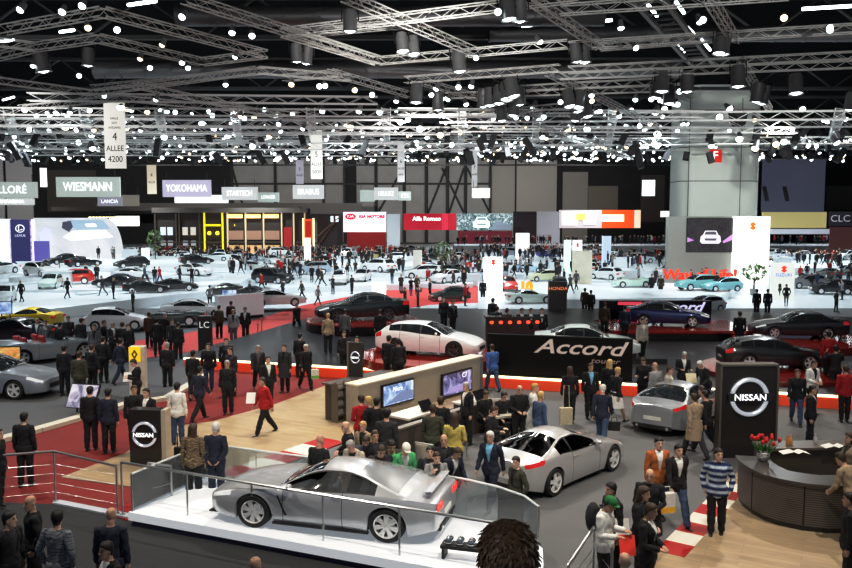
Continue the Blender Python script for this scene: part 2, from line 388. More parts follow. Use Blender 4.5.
def person(px, py, yaw, pose, cl, hair, label, style='', sc=1., zg=0., cap=None, mats=None, group=None, xy=None, ztop=None):
    """px, py: top of the head in the photograph; cl: jacket, shirt, trousers colour keys; style: f woman, L long hair, s skirt, c coat, B bald"""
    fem = 'f' in style
    d = person_meshes(pose, fem); top = d['top'] * sc
    A = at(px, py, zg + top.z) if xy is None else Vector((xy[0], xy[1], 0))
    rz = R(yaw); c, s_ = cos(rz), sin(rz)
    x = A.x - (top.x * c - top.y * s_); y = A.y - (top.x * s_ + top.y * c)
    o = obj('person', d['body'], None, (x, y, zg), rz); o.scale = (sc,) * 3
    tag(o, label, 'person', group)
    if random.random() < .4: setmat(o, [SKIN2])
    hm = HAIRC[hair]
    def part(nm, k, m):
        q = obj(nm, d[k], o)
        if not q.data.materials: q.data.materials.append(EYE)
        setmat(q, m if isinstance(m, list) else [m]); return q
    jm, shm, tm = fab(clr(cl[0])), fab(clr(cl[1])), fab(clr(cl[2]))
    if mats: jm = shm = mats
    if hm and 'B' not in style:
        part('hair', 'hair', mat(hm, .55, noise=.3, scale=30))
        if 'L' in style: part('long_hair', 'long', mat(hm, .5, noise=.35, scale=30))
    if cap: part('cap', 'cap', fab(cap))
    part('jacket', 'jacket', jm); part('shirt', 'shirt', shm)
    if 's' in style: part('skirt', 'skirt', tm)
    else: part('trousers', 'trousers', tm)
    if 'c' in style: part('coat_skirts', 'coat', jm)
    for k in ('shoe0', 'shoe1'): part('shoe', k, fab((.015, .013, .012), .4))
    PEOPLE.append((x, y))
    return o
# small distant people: one mesh each, colour regions in its materials
LOD = {}
def far_mesh(pose, fem, vox=.034):
    key = (pose, fem, vox)
    if key in LOD: return LOD[key]
    V, N, faces, lab, loc, tl, S = body_arrays(POSES[pose], vox, fem, False)
    rg = regions(V, faces, lab, loc, tl, fem)
    V = V + N * .012
    m = np.zeros(len(faces), int); m[rg['hair']] = 1; m[rg['trou']] = 3; m[rg['top']] = 2; m[rg['shoe']] = 4
    me = bpy.data.meshes.new('far'); me.from_pydata([tuple(v) for v in V], [], faces)
    for k in range(5): me.materials.append(EYE)
    me.materials[0] = SKIN
    me.polygons.foreach_set('material_index', m); me.polygons.foreach_set('use_smooth', [True] * len(faces)); me.update()
    LOD[key] = me
    return me
FARP = ['stand', 'walk', 'clasp', 'pocket', 'walkb', 'photo']
def far_person(x, y, z, label, group, i, yaw=None, cols=None, sc=None):
    rs = random.Random(i * 7 + 1)
    o = obj('person', far_mesh(rs.choice(FARP), rs.random() < .35), None, (x, y, z), R(yaw if yaw is not None else rs.uniform(0, 360)))
    o.scale = (sc or rs.uniform(.84, .94),) * 3
    tag(o, label, 'person', group)
    j, t = cols or (rs.choice('kkkkkndgdblwrjo'), rs.choice('kkkndjg'))
    setmat(o, [SKIN, mat(HAIRC[rs.choice('kkbbgyr')], .6, noise=.3, scale=30), fab(CL[j]), fab(CL[t]), fab((.015, .013, .012), .4)])
    return o
# ------------------------------------------------------------------ cars: x runs from the nose (0) to the tail (L), y across, z up
def paint(c, metal=.0, rough=.35): return mat(tuple(c), rough, metal=metal, coat=1., noise=.04, scale=3)
SILVER = lambda: mat((.55, .56, .58), .28, metal=.75, coat=1., noise=.05, scale=2)
PWHITE = lambda: paint((.82, .83, .84))
TRIM = mat((.015, .015, .017), .5); TYRE = mat((.02, .02, .021), .75, noise=.3); CHROME = mat((.75, .76, .78), .15, metal=1., noise=.05)
RIM = mat((.78, .79, .80), .3, metal=.25, noise=.06); DARKRIM = mat((.12, .12, .13), .3, metal=.8)
WIN = mat((.02, .025, .03), .06, coat=1., noise=.05); REDL = mat((.5, .015, .015), .12, coat=1., emit=.35, noise=.05); LAMPW = mat((.75, .78, .8), .1, coat=1., emit=.25, noise=.05)
PLATE = mat((.75, .75, .72), .4, noise=.1)
SEAT = mat((.16, .16, .17), .7)
CARS = {
 'gtr': dict(L=4.66, W=1.90, R=.355, xw=(.98, 3.76), sill=.17, noz=.24, spokes=7,
    top=[(0, .66), (.12, .72), (.5, .80), (1.2, .915), (1.48, .955), (1.75, 1.10), (2.12, 1.285), (2.45, 1.355), (2.75, 1.36), (3.1, 1.31), (3.55, 1.17), (4.0, 1.02), (4.3, .95), (4.66, .91)],
    belt=[(0, .60), (.4, .73), (1.2, .86), (1.7, .895), (2.6, .915), (3.4, .95), (4.2, .92), (4.66, .86)],
    plan=[(0, .80), (.15, .90), (.45, .965), (.95, 1.0), (1.7, .965), (2.8, .965), (3.6, 1.0), (4.3, .97), (4.66, .86)], roofw=.50, roofx=(1.48, 3.95),
    ws=(1.48, 2.30), rw=(3.08, 3.95), win=(1.62, 3.52), pil=[(2.80, 2.93)], doors=(1.62, 2.86)),
 'zed': dict(L=4.31, W=1.82, R=.335, xw=(.83, 3.48), sill=.16, noz=.22, spokes=5,
    top=[(0, .58), (.12, .65), (.5, .76), (1.1, .87), (1.38, .92), (1.7, 1.09), (2.05, 1.245), (2.4, 1.315), (2.7, 1.31), (3.1, 1.22), (3.6, 1.06), (3.95, .97), (4.31, .92)],
    belt=[(0, .52), (.4, .67), (1.1, .82), (1.7, .86), (2.5, .88), (3.2, .94), (3.9, .93), (4.31, .86)],
    plan=[(0, .68), (.15, .83), (.45, .94), (.85, .99), (1.7, .955), (2.6, .955), (3.4, 1.0), (4.0, .90), (4.2, .80), (4.31, .68)], roofw=.53, roofx=(1.38, 3.75),
    ws=(1.38, 2.2), rw=(2.95, 3.78), win=(1.6, 3.25), pil=[(2.66, 2.74)], doors=(1.5, 2.7), quarter=3.25),
 'sedan': dict(L=4.75, W=1.84, R=.33, xw=(.92, 3.63), sill=.2, noz=.24, spokes=5,
    top=[(0, .66), (.15, .73), (.7, .85), (1.15, .93), (1.45, .985), (1.8, 1.18), (2.2, 1.37), (2.6, 1.44), (3.05, 1.43), (3.5, 1.33), (4.05, 1.10), (4.3, 1.07), (4.75, 1.03)],
    belt=[(0, .62), (.5, .79), (1.3, .90), (2.4, .94), (3.6, .99), (4.4, 1.0), (4.75, .96)],
    plan=[(0, .76), (.15, .87), (.5, .96), (1., .99), (2.4, 1.), (3.8, .985), (4.5, .92), (4.75, .82)], roofw=.60, roofx=(1.45, 4.05),
    ws=(1.45, 2.25), rw=(3.4, 4.05), win=(1.65, 3.85), pil=[(2.5, 2.58), (3.42, 3.46)], doors=(1.6, 2.55, 3.5)),
 'wagon': dict(L=4.75, W=1.85, R=.36, xw=(.95, 3.70), sill=.2, noz=.24, spokes=5,
    top=[(0, .66), (.15, .74), (.7, .89), (1.1, .96), (1.35, 1.0), (1.8, 1.22), (2.3, 1.42), (2.7, 1.47), (3.3, 1.46), (3.9, 1.39), (4.25, 1.27), (4.5, 1.08), (4.75, .95)],
    belt=[(0, .60), (.5, .78), (1.3, .92), (2.4, .98), (3.6, 1.07), (4.3, 1.05), (4.75, .90)],
    plan=[(0, .72), (.15, .85), (.5, .95), (1., .99), (2.4, 1.), (3.9, .985), (4.5, .92), (4.75, .80)], roofw=.60, roofx=(1.35, 4.5),
    ws=(1.35, 2.35), rw=(4.05, 4.5), win=(1.6, 4.05), pil=[(2.5, 2.58), (3.45, 3.53)], doors=(1.6, 2.55, 3.5)),
 'hatch': dict(L=3.9, W=1.7, R=.31, xw=(.75, 3.2), sill=.2, noz=.24, spokes=5,
    top=[(0, .68), (.12, .76), (.6, .92), (.95, 1.0), (1.15, 1.05), (1.55, 1.28), (1.95, 1.45), (2.4, 1.5), (3.0, 1.47), (3.4, 1.38), (3.65, 1.15), (3.8, .98), (3.9, .9)],
    belt=[(0, .62), (.4, .80), (1.1, .94), (2.2, .98), (3.3, 1.02), (3.9, .88)],
    plan=[(0, .76), (.12, .87), (.4, .95), (.8, .99), (2., 1.), (3.3, .98), (3.75, .92), (3.9, .82)], roofw=.62, roofx=(1.15, 3.78),
    ws=(1.15, 2.0), rw=(3.35, 3.75), win=(1.35, 3.4), pil=[(2.2, 2.28), (3.0, 3.05)], doors=(1.35, 2.25, 3.0)),
 'suv': dict(L=4.5, W=1.84, R=.37, xw=(.88, 3.55), sill=.3, noz=.34, spokes=5,
    top=[(0, .84), (.12, .93), (.6, 1.05), (1.15, 1.13), (1.35, 1.17), (1.7, 1.42), (2.05, 1.62), (2.5, 1.68), (3.4, 1.66), (4.0, 1.60), (4.25, 1.4), (4.42, 1.12), (4.5, 1.0)],
    belt=[(0, .80), (.4, .95), (1.2, 1.08), (2.4, 1.10), (3.8, 1.15), (4.5, .98)],
    plan=[(0, .82), (.12, .90), (.4, .96), (.9, 1.), (2.4, 1.), (4.0, .99), (4.4, .93), (4.5, .86)], roofw=.66, roofx=(1.35, 4.4),
    ws=(1.35, 2.1), rw=(4.05, 4.4), win=(1.5, 4.0), pil=[(2.4, 2.48), (3.3, 3.38)], doors=(1.5, 2.45, 3.4)),
 'open': dict(L=4.4, W=1.8, R=.335, xw=(.86, 3.45), sill=.18, noz=.22, spokes=5, cabrio=True,
    top=[(0, .60), (.12, .67), (.6, .80), (1.2, .90), (1.45, .94), (1.62, .90), (2.0, .86), (3.0, .90), (3.3, .98), (3.6, 1.0), (4.0, .96), (4.4, .9)],
    belt=[(0, .56), (.5, .73), (1.3, .87), (2.4, .90), (3.4, .95), (4.0, .93), (4.4, .86)],
    plan=[(0, .70), (.15, .84), (.5, .95), (.9, .99), (2.4, 1.), (3.6, .99), (4.2, .90), (4.4, .78)], roofw=.6, roofx=(9, 9.1),
    ws=(9, 9.1), rw=(9, 9.1), win=(9, 9.1), pil=[], doors=(1.6, 2.8)),
 'bug': dict(L=4.0, W=1.7, R=.32, xw=(.75, 3.15), sill=.22, noz=.26, spokes=5,
    top=[(0, .62), (.12, .72), (.5, .92), (.9, 1.03), (1.1, 1.07), (1.4, 1.3), (1.75, 1.46), (2.15, 1.51), (2.6, 1.46), (3.1, 1.24), (3.5, 1.0), (3.85, .75), (4.0, .6)],
    belt=[(0, .55), (.4, .78), (1.1, .95), (2.2, .97), (3.1, .96), (3.7, .75), (4.0, .55)],
    plan=[(0, .62), (.12, .78), (.4, .93), (.8, 1.), (2., .96), (3.2, 1.), (3.75, .84), (4.0, .62)], roofw=.58, roofx=(1.1, 3.5),
    ws=(1.1, 1.8), rw=(2.8, 3.3), win=(1.3, 2.85), pil=[(2.2, 2.26)], doors=(1.3, 2.3)),
}
CM = {}
def car_meshes(kind, detail=1):
    key = (kind, detail)
    if key in CM: return CM[key]
    s = CARS[kind]; L, W, Rw = s['L'], s['W'], s['R']; half = W / 2
    Ra = Rw + .045
    base = list(np.linspace(0, L, 60 if detail else 30))
    for xw in s['xw']: base += [xw - Ra * 1.001, xw + Ra * 1.001] + [xw + Ra * sin(t) for t in np.linspace(-1.35, 1.35, 13 if detail else 7)]
    keyx = [*s['ws'], *s['rw'], *s['win']] + [v for p in s['pil'] for v in p]
    gaps = [(d - .007, d + .007) for d in s['doors']] if detail else []
    hoodx = s['roofx'][0] - .06 if s['roofx'][0] < L else 1.4
    base += [v for v in keyx if v < L] + [v for g in gaps for v in g]
    base = sorted(base); xs = [base[0]]
    must = set(keyx) | {v for g in gaps for v in g}
    for v in base[1:]:
        if v - xs[-1] > .012 or v in must: xs.append(v)
    xs = np.array(xs)
    zt = sm(xs, s['top']); zb = sm(xs, s['belt']); pl = sm(xs, s['plan']) * half
    roofz = max(p[1] for p in s['top'])
    zs = np.full_like(xs, s['sill']); zs += np.clip((.5 - xs) / .5, 0, 1) * (s['noz'] - s['sill']) + np.clip((xs - L + .5) / .5, 0, 1) * (s['noz'] - s['sill'] + .06)
    zbot = zs.copy()
    for xw in s['xw']:
        a = Ra ** 2 - (xs - xw) ** 2; zbot = np.where(a > 0, np.maximum(zbot, Rw - .0 + np.sqrt(np.maximum(a, 0))), zbot)
    zb = np.maximum(np.minimum(zb, zt - .03), zs + .12); zb = np.maximum(zb, zbot + .035)
    zt = np.maximum(zt, zb + .02)
    g = np.clip((zt - zb - .10) / (roofz - .95 - .10), 0, 1); g = np.where((xs > s['roofx'][0]) & (xs < s['roofx'][1]), g, 0)
    NS, NW, NT = 7, 5, 6
    bul = [(0, .95), (.18, .985), (.45, 1.), (.75, .992), (.92, .965), (1, .93)]
    rows = []                               # per station list of (y,z): inner well, lip, side rows, window rows, top rows
    for i in range(len(xs)):
        r = []; w = pl[i]
        r.append((0, zs[i] + .02)); r.append((max(w * .55, w - .42), max(zs[i] + .02, zbot[i] - .02))); r.append((w * .93, zbot[i] + .005))
        for k in range(NS + 1):
            z = zbot[i] + (zb[i] - zbot[i]) * k / NS; u = (z - zs[i]) / (zb[i] - zs[i])
            r.append((w * float(np.interp(u, [b[0] for b in bul], [b[1] for b in bul])), z))
        wsh = w * .93; crown = .05 + .045 * g[i]
        ze = max(zb[i] + .008, zt[i] - crown); we = (wsh - .06) * (1 - g[i]) + s['roofw'] * g[i]
        for t in (.07, .35, .65, .93, 1.0):
            y = wsh + (we - wsh) * t + .022 * g[i] * sin(pi * t); r.append((y, zb[i] + (ze - zb[i]) * t))
        for t in (.10, .3, .5, .75, 1.0):
            r.append((we * (1 - t), ze + (zt[i] - ze) * (1 - (1 - t) ** 2.2)))
        rows.append(r)
    nr = len(rows[0])
    X = list(xs)
    # rounded ends
    def endrow(r, k, zc): return [(y * k, zc + (z - zc) * (k if z > zc else .5 + .5 * k)) for y, z in r]
    f0, r0 = rows[0], rows[-1]; zc0 = (f0[2][1] + f0[-1][1]) / 2; zc1 = (r0[2][1] + r0[-1][1]) / 2
    pre = [(-.075, endrow(f0, .80, zc0)), (-.06, endrow(f0, .92, zc0)), (-.025, endrow(f0, .985, zc0))]
    post = [(L + .02, endrow(r0, .985, zc1)), (L + .05, endrow(r0, .93, zc1)), (L + .06, endrow(r0, .84, zc1))]
    X = [p[0] for p in pre] + X + [p[0] for p in post]; rows = [p[1] for p in pre] + rows + [p[1] for p in post]
    n0 = 3; n = len(X)
    verts = []; vid = {}
    for i in range(n):
        for j in range(nr):
            for sd in (1, -1):
                if rows[i][j][0] < 1e-6 and sd == -1: vid[i, j, -1] = vid[i, j, 1]; continue
                vid[i, j, sd] = len(verts); verts.append((X[i], rows[i][j][0] * sd, rows[i][j][1]))
    iS, iB = 2, 2 + NS + 1                  # first side row, belt row
    jw0 = iB + 1; jw1 = iB + 4; jE = iB + 5; jT = jE + 1
    F_ = {'body': ([], []), 'windshield': ([], []), 'rear_window': ([], []), 'window': ([], []), 'headlight': ([], []), 'taillight': ([], [])}
    def inr(x, a): return a[0] - 1e-6 < x < a[1] + 1e-6
    tl_x = L - {'gtr': .02, 'zed': .48}.get(kind, .30)
    for i in range(n - 1):
        xm = (X[i] + X[i + 1]) / 2
        for j in range(nr - 1):
            dest, m = 'body', 0
            if j < 2: m = 1
            if any(a < xm < b for a, b in gaps) and iS <= j <= iB: m = 1
            if iB < j - 0 and jw0 <= j < jw1 and inr(xm, s['win']):
                gi = (rows[i][jE][1] - rows[i][iB][1] + rows[i + 1][jE][1] - rows[i + 1][iB][1]) / 2
                if gi > .1:
                    if any(inr(xm, p) for p in s['pil']): m = 1
                    else: dest = 'window'
            elif j in (jw0 - 1, jw1) and inr(xm, s['win']): m = 1 if detail else 0
            if j >= jT and inr(xm, s['ws']): dest = 'windshield'
            elif j >= jT and inr(xm, s['rw']): dest = 'rear_window'
            if dest == 'body' and detail:
                if .03 < xm < .5 and j in (iB - 1, iB, iB + 1, iB + 2): dest = 'headlight'
                if tl_x < xm < L + .0 and j in ((iB - 1, iB) if kind == 'zed' else (iB - 2, iB - 1, iB)): dest = 'taillight'
                if abs(xm - hoodx) < .02 and j >= jT and hoodx < L: m = 1
            for sd in (1, -1):
                q = [vid[i, j, sd], vid[i + 1, j, sd], vid[i + 1, j + 1, sd], vid[i, j + 1, sd]]
                if sd == -1: q = q[::-1]
                q2 = []
                for a in q:
                    if a not in q2: q2.append(a)
                if len(q2) >= 3: F_[dest][0].append((q2, sd)); F_[dest][1].append(m)
    for i, rev in ((0, True), (n - 1, False)):   # end caps as strips between the two sides
        for j in range(1, nr - 1):
            q = [vid[i, j, 1], vid[i, j + 1, 1], vid[i, j + 1, -1], vid[i, j, -1]]
            if not rev: q = q[::-1]
            q2 = []
            for a in q:
                if a not in q2: q2.append(a)
            if len(q2) >= 3: F_['body'][0].append((q2, 0)); F_['body'][1].append(0)
    out = {'spec': s, 'roofz': roofz, 'rows': rows, 'X': X, 'iB': iB}
    def make(fl, ms, mats, push=0.):
        used = sorted({a for f, _ in fl for a in f}); mp = {a: k for k, a in enumerate(used)}
        me = bpy.data.meshes.new('c'); me.from_pydata([verts[a] for a in used], [], [[mp[a] for a in f] for f, _ in fl])
        for q in mats: me.materials.append(q)
        me.polygons.foreach_set('material_index', ms); me.polygons.foreach_set('use_smooth', [True] * len(fl)); me.set_sharp_from_angle(angle=R(38)); me.update()
        return me
    for k, (fl, ms) in F_.items():
        if not fl: continue
        if k in ('headlight', 'taillight'):
            for sd in (1, -1): out[k + str(sd)] = make([f for f in fl if f[1] == sd], [0] * sum(f[1] == sd for f in fl), [LAMPW if k[0] == 'h' else REDL])
        elif k == 'window':
            # one mesh per side and per opening between pillars
            cuts = sorted([p[0] for p in s['pil']])
            for sd in (1, -1):
                grp = {}
                for f in fl:
                    if f[1] != sd: continue
                    xm = sum(verts[a][0] for a in f[0]) / len(f[0]); grp.setdefault(sum(xm > c for c in cuts), []).append(f)
                for q, v in grp.items(): out['window%d_%d' % (sd, q)] = make(v, [0] * len(v), [WIN])
        else: out[k] = make(fl, ms, [WIN] if 'wind' in k else [EYE, TRIM])
    CM[key] = out
    return out
WH = {}
def wheel_meshes(Rw, spokes, width=.24):
    key = (Rw, spokes)
    if key in WH: return WH[key]
    rr = Rw * .71
    t = MB().lathe([(rr, -width / 2), (Rw * .95, -width / 2), (Rw, -width * .36), (Rw, width * .36), (Rw * .95, width / 2), (rr, width / 2)], 36, axis='y', caps=False)
    t.lathe([(rr, -width / 2), (rr, width / 2)], 36, axis='y', caps=False)
    t.lathe([(rr, width * .1), (rr * .5, width * .1)], 24, axis='y', caps=False)
    r = MB()
    r.lathe([(rr * 1.0, -width / 2 - .004), (rr * .90, -width / 2 + .012), (rr * .90, width * .1)], 36, axis='y', caps=False)
    r.lathe([(.001, -width / 2 + .01), (rr * .22, -width / 2 + .012), (rr * .25, -width / 2 + .05)], 16, axis='y', caps=False)
    for k in range(spokes):
        for dq in (-.14, .14) if spokes > 5 else (0,):
            a = 2 * pi * k / spokes + dq; w0 = .026 if spokes > 5 else .05
            ca, sa = cos(a), sin(a); pa, pb = -sa, ca
            y = -width / 2 + .006
            def P(rad, off, yy): return (rad * ca + off * pa, yy, rad * sa + off * pb)
            r.loft([[P(rr * .15, -w0 * .8, y), P(rr * .15, w0 * .8, y), P(rr * .15, w0 * .8, y + .04), P(rr * .15, -w0 * .8, y + .04)],
                    [P(rr * .93, -w0, y + .004), P(rr * .93, w0, y + .004), P(rr * .93, w0, y + .035), P(rr * .93, -w0, y + .035)]])
    t2 = t.mesh([TYRE], 40); r2 = r.mesh([RIM], 30)
    WH[key] = (t2, r2)
    return WH[key]
def car(kind, loc, yaw, pm, label, group=None, rim=None, glass=None, roofm=None, detail=2, extras=True, tail=None, rz_z=0):
    """loc: middle of the car on the ground; yaw: direction the nose points, degrees from +X counter-clockwise"""
    d = car_meshes(kind); s = d['spec']; L, W = s['L'], s['W']
    root = thing('car', label, 'car', loc, R(yaw + 180), group)
    def put(nm, me, m=None, par=None):
        o = obj(nm, me, par or root); o.location = (-L / 2, 0, 0) if par is None else (0, 0, 0)
        if m: setmat(o, m)
        return o
    body = put('car_body', d['body'], [pm, TRIM])
    for k in ('windshield', 'rear_window'):
        if k in d: put(k, d[k], [glass or WIN])
    for k in d:
        if k.startswith('window'): put('side_window', d[k], [glass or WIN])
    for sd in (1, -1):
        if 'headlight%d' % sd in d: put('headlight', d['headlight%d' % sd], [LAMPW])
        if kind != 'gtr' and 'taillight%d' % sd in d: put('taillight', d['taillight%d' % sd], [tail or REDL])
    tm, rm = wheel_meshes(s['R'], s['spokes'])
    for xw in s['xw']:
        for sd in (1, -1):
            w = obj('wheel', tm, root); yy = W / 2 * .985 - .125
            w.location = (xw - L / 2, sd * yy, s['R']); w.rotation_euler = (0, random.uniform(0, 1), pi if sd > 0 else 0)
            r_ = obj('rim', rm, w); setmat(r_, [rim or RIM])
    if not extras: return root
    A = lambda x, y, z: (x - L / 2, y, z)
    zi = lambda x: float(np.interp(x, [p[0] for p in s['top']], [p[1] for p in s['top']]))
    bz = lambda x: float(np.interp(x, [p[0] for p in s['belt']], [p[1] for p in s['belt']]))
    pw = lambda x: float(np.interp(x, [p[0] for p in s['plan']], [p[1] for p in s['plan']])) * W / 2
    # grille, plates, mirrors, handles
    MB().box(A(-.07, 0, s['noz'] + .17), (.03, W * .42, .16), 0).box(A(-.075, 0, s['noz'] + .17), (.035, W * .43, .012), 1).build('grille', [TRIM, CHROME], root, bevel=.006)
    MB().box(A(L + .065, 0, .52 if kind != 'gtr' else .50), (.012, .52, .11)).build('licence_plate', PLATE, root)
    MB().box(A(L + .03, 0, s['noz'] + .05), (.1, W * .62, .13)).build('rear_diffuser', TRIM, root, bevel=.02)
    xm = s['doors'][0] + .16
    for sd in (1, -1):
        y0 = pw(xm) * .90
        MB().tube([A(xm, sd * (y0 - .04), bz(xm) + .02), A(xm, sd * (y0 + .07), bz(xm) + .07)], .018, 6, 1).ball(A(xm, sd * (y0 + .13), bz(xm) + .09), (.055, .10, .065), 7).build('mirror', [pm, TRIM], root, smooth=50)
        for xd in s['doors'][1:]:
            xh = xd - .14; MB().box(A(xh, sd * (pw(xh) * .975 + .008), bz(xh) - .10), (.18, .028, .026)).build('door_handle', pm, root, bevel=.008)
    MB().tube([A(L + .0, .45, .27), A(L + .09, .45, .27)], .045, 10).build('exhaust_pipe', CHROME, root, smooth=40)
    MB().tube([A(L + .0, -.45, .27), A(L + .09, -.45, .27)], .045, 10).build('exhaust_pipe', CHROME, root, smooth=40)
    if kind == 'gtr':
        for sd in (1, -1):
            for y in (.46, .68): MB().lathe([(.001, L + .058), (.085, L + .066), (.09, L + .05)], 18, (-L / 2, sd * y, .75), 0, 'x', False).lathe([(.088, L + .055), (.105, L + .06), (.105, L + .04)], 18, (-L / 2, sd * y, .75), 1, 'x', False).build('taillight', [mat((.8, .03, .02), .15, emit=1.5, noise=0), CHROME], root, smooth=40)
            MB().box(A(L - .18, sd * .58, .99), (.08, .04, .12), ry=-.2).build('spoiler_post', pm, root, bevel=.01)
        MB().loft([[A(L - .26, sd * .68, 1.04), A(L - .10, sd * .68, 1.065), A(L - .07, sd * .68, 1.055), A(L - .10, sd * .68, 1.045)] for sd in (-1, -.5, .5, 1)]).build('rear_spoiler', pm, root, smooth=30)
        # vent behind the front wheel
        for sd in (1, -1): MB().loft([[A(1.50, sd * .925, .76), A(1.53, sd * .925, .76), A(1.53, sd * .90, .76), A(1.50, sd * .90, .76)], [A(1.66, sd * .928, .36), A(1.71, sd * .928, .36), A(1.71, sd * .89, .36), A(1.66, sd * .89, .36)]]).build('side_vent', TRIM, root)
        MB().box(A(.02, 0, .2), (.25, 1.5, .03)).build('front_splitter', TRIM, root, bevel=.01)
        for sd in (1, -1): MB().box(A(2.4, sd * .90, .17), (2.0, .08, .05)).build('side_skirt', TRIM, root, bevel=.015)
    if glass is not None:                   # cabin seen through clear glass
        fx = s['roofx'][0]
        for x in (fx + .95, fx + 1.75):
            for sd in (1, -1):
                if x > fx + 1.5 and kind == 'zed': continue
                MB().box(A(x, sd * .36, .55), (.5, .48, .22)).box(A(x + .26, sd * .36, .80), (.16, .46, .55), ry=.25).box(A(x + .33, sd * .36, 1.05), (.08, .22, .12), ry=.2).build('car_seat', SEAT, root, bevel=.04)
        MB().box(A(fx + .25, 0, .82), (.45, W * .74, .16)).build('dashboard', TRIM, root, bevel=.04)
        st = MB(); pts = [A(fx + .56 + .05 * sin(t), -.36 + .18 * cos(t), .93 + .17 * sin(t)) for t in np.linspace(0, 2 * pi, 20)]
        st.tube(pts, .014, 6).build('steering_wheel', TRIM, root, smooth=40)
    if s.get('cabrio'):
        MB().loft([[A(1.45 + .0, y, .90 + (0 if abs(y) > .6 else .03)), A(1.95, y * .86, 1.26 - abs(y) * .06), A(1.97, y * .86, 1.25 - abs(y) * .06), A(1.47, y, .89)] for y in (-.78, -.4, 0, .4, .78)]).build('windshield', WIN, root, smooth=40)
        for x in (2.25, 3.0):
            for sd in (1, -1): MB().box(A(x + .2, sd * .36, .93), (.16, .46, .4), ry=.25).build('car_seat', mat((.4, .03, .03), .6), root, bevel=.05)
    return root
# distant cars: one mesh each with the same outline and wheels
FC = {}
def far_car_mesh(kind):
    if kind in FC: return FC[kind]
    d = car_meshes(kind, 0); s = d['spec']; mb = MB()
    for k in d:
        if k in ('body', 'windshield', 'rear_window') or k.startswith('window'):
            me = d[k]; off = 0
            for p in me.polygons: pass
            vs = [(v.co.x - s['L'] / 2, v.co.y, v.co.z) for v in me.vertices]; b = len(mb.v); mb.v += vs
            for p in me.polygons:
                mb.f.append([b + a for a in p.vertices]); mb.m.append(1 if k != 'body' else (0 if p.material_index == 0 else 2))
    for xw in s['xw']:
        for sd in (1, -1):
            c = (xw - s['L'] / 2, sd * (s['W'] / 2 - .12), s['R'])
            mb.lathe([(s['R'], -.11), (s['R'], .11)], 14, c, 2, 'y'); mb.lathe([(s['R'] * .68, -.118), (s['R'] * .68, .118)], 12, c, 3, 'y')
    for sd in (1, -1):
        mb.box((-s['L'] / 2 + .0, sd * .55, s['noz'] + .36), (.2, .36, .12), 3); mb.box((s['L'] / 2 - .0, sd * .55, s['noz'] + .5), (.14, .34, .14), 4)
    me = mb.mesh([EYE, WIN, TRIM, RIM, REDL], 40); FC[kind] = me
    return me
def far_car(kind, loc, yaw, pm, label, group=None):
    o = obj('car', far_car_mesh(kind), None, loc, R(yaw + 180)); setmat(o, [pm]); return tag(o, label, 'car', group)
# ------------------------------------------------------------------ setting
def fl(px, z=0.): return [tuple(at(x, y, z)[:2]) for x, y in px]
def flat(name, poly, z0, z1, m, ms=None, **k):
    o = MB().prism(poly, z0, z1, 0, 1 if ms else 0).build(name, [m, ms] if ms else [m]); o['kind'] = 'structure'; return o
GREYCARPET = mat((.13, .132, .138), .75, noise=.3, scale=40, bump=.2)
flat('floor', [(-130, -6), (130, -6), (130, 226), (-130, 226)], -.2, 0, GREYCARPET)
WHITEFLOOR = mat((.68, .73, .76), .3, noise=.12, scale=.5)
flat('floor_white', [(-125, 56), (125, 56), (125, 205), (-125, 205)], -.1, .006, WHITEFLOOR)
RED = mat((.20, .012, .009), .8, noise=.25, scale=20, bump=.2)
flat('floor_red_carpet', fl([(-60, 470), (20, 437), (130, 408), (208, 375), (186, 355), (345, 360), (480, 372), (470, 400), (345, 440), (232, 480), (140, 520), (52, 508), (-60, 560)]), -.05, .010, RED)
REDB = mat((.55, .06, .05), .7, noise=.2, scale=20, bump=.2)
flat('floor_red_aisle', fl([(40, 372), (60, 352), (183, 334), (213, 328), (258, 319), (300, 306), (420, 283), (520, 283), (500, 302), (430, 305), (330, 320), (258, 341), (190, 352), (120, 362)]), -.05, .012, REDB)
# oak planks of the exhibition stand
def plankmat():
    m = bpy.data.materials.new('oak_planks'); m.use_nodes = True; nt = m.node_tree; b = nt.nodes['Principled BSDF']
    tc = nt.nodes.new('ShaderNodeTexCoord'); mp = nt.nodes.new('ShaderNodeMapping'); mp.inputs['Rotation'].default_value = (0, 0, R(28)); br = nt.nodes.new('ShaderNodeTexBrick'); ns = nt.nodes.new('ShaderNodeTexNoise')
    br.inputs['Scale'].default_value = 1.; br.inputs['Brick Width'].default_value = 1.6; br.inputs['Row Height'].default_value = .16; br.inputs['Mortar Size'].default_value = .004; br.offset = .37
    br.inputs['Color1'].default_value = (.50, .39, .26, 1); br.inputs['Color2'].default_value = (.42, .32, .205, 1); br.inputs['Mortar'].default_value = (.34, .25, .15, 1)
    ns.inputs['Scale'].default_value = 3; mp2 = nt.nodes.new('ShaderNodeMapping'); mp2.inputs['Scale'].default_value = (1, 9, 1)
    nt.links.new(tc.outputs['Object'], mp.inputs[0]); nt.links.new(mp.outputs[0], br.inputs[0]); nt.links.new(mp.outputs[0], mp2.inputs[0]); nt.links.new(mp2.outputs[0], ns.inputs['Vector'])
    mx = nt.nodes.new('ShaderNodeMix'); mx.data_type = 'RGBA'; mx.blend_type = 'MULTIPLY'; mx.inputs[0].default_value = .35
    nt.links.new(br.outputs[0], mx.inputs[6]); nt.links.new(ns.outputs[0], mx.inputs[7]); nt.links.new(mx.outputs[2], b.inputs['Base Color']); b.inputs['Roughness'].default_value = .38
    return m
WOOD = plankmat(); EDGE = mat((.25, .24, .23), .5)
flat('floor_wood_planks', fl([(61, 477), (125, 453), (160, 428), (213, 421), (275, 404), (340, 380), (400, 372), (480, 366), (480, 400), (345, 440), (172, 492)], .03), -.05, .03, EDGE, WOOD)
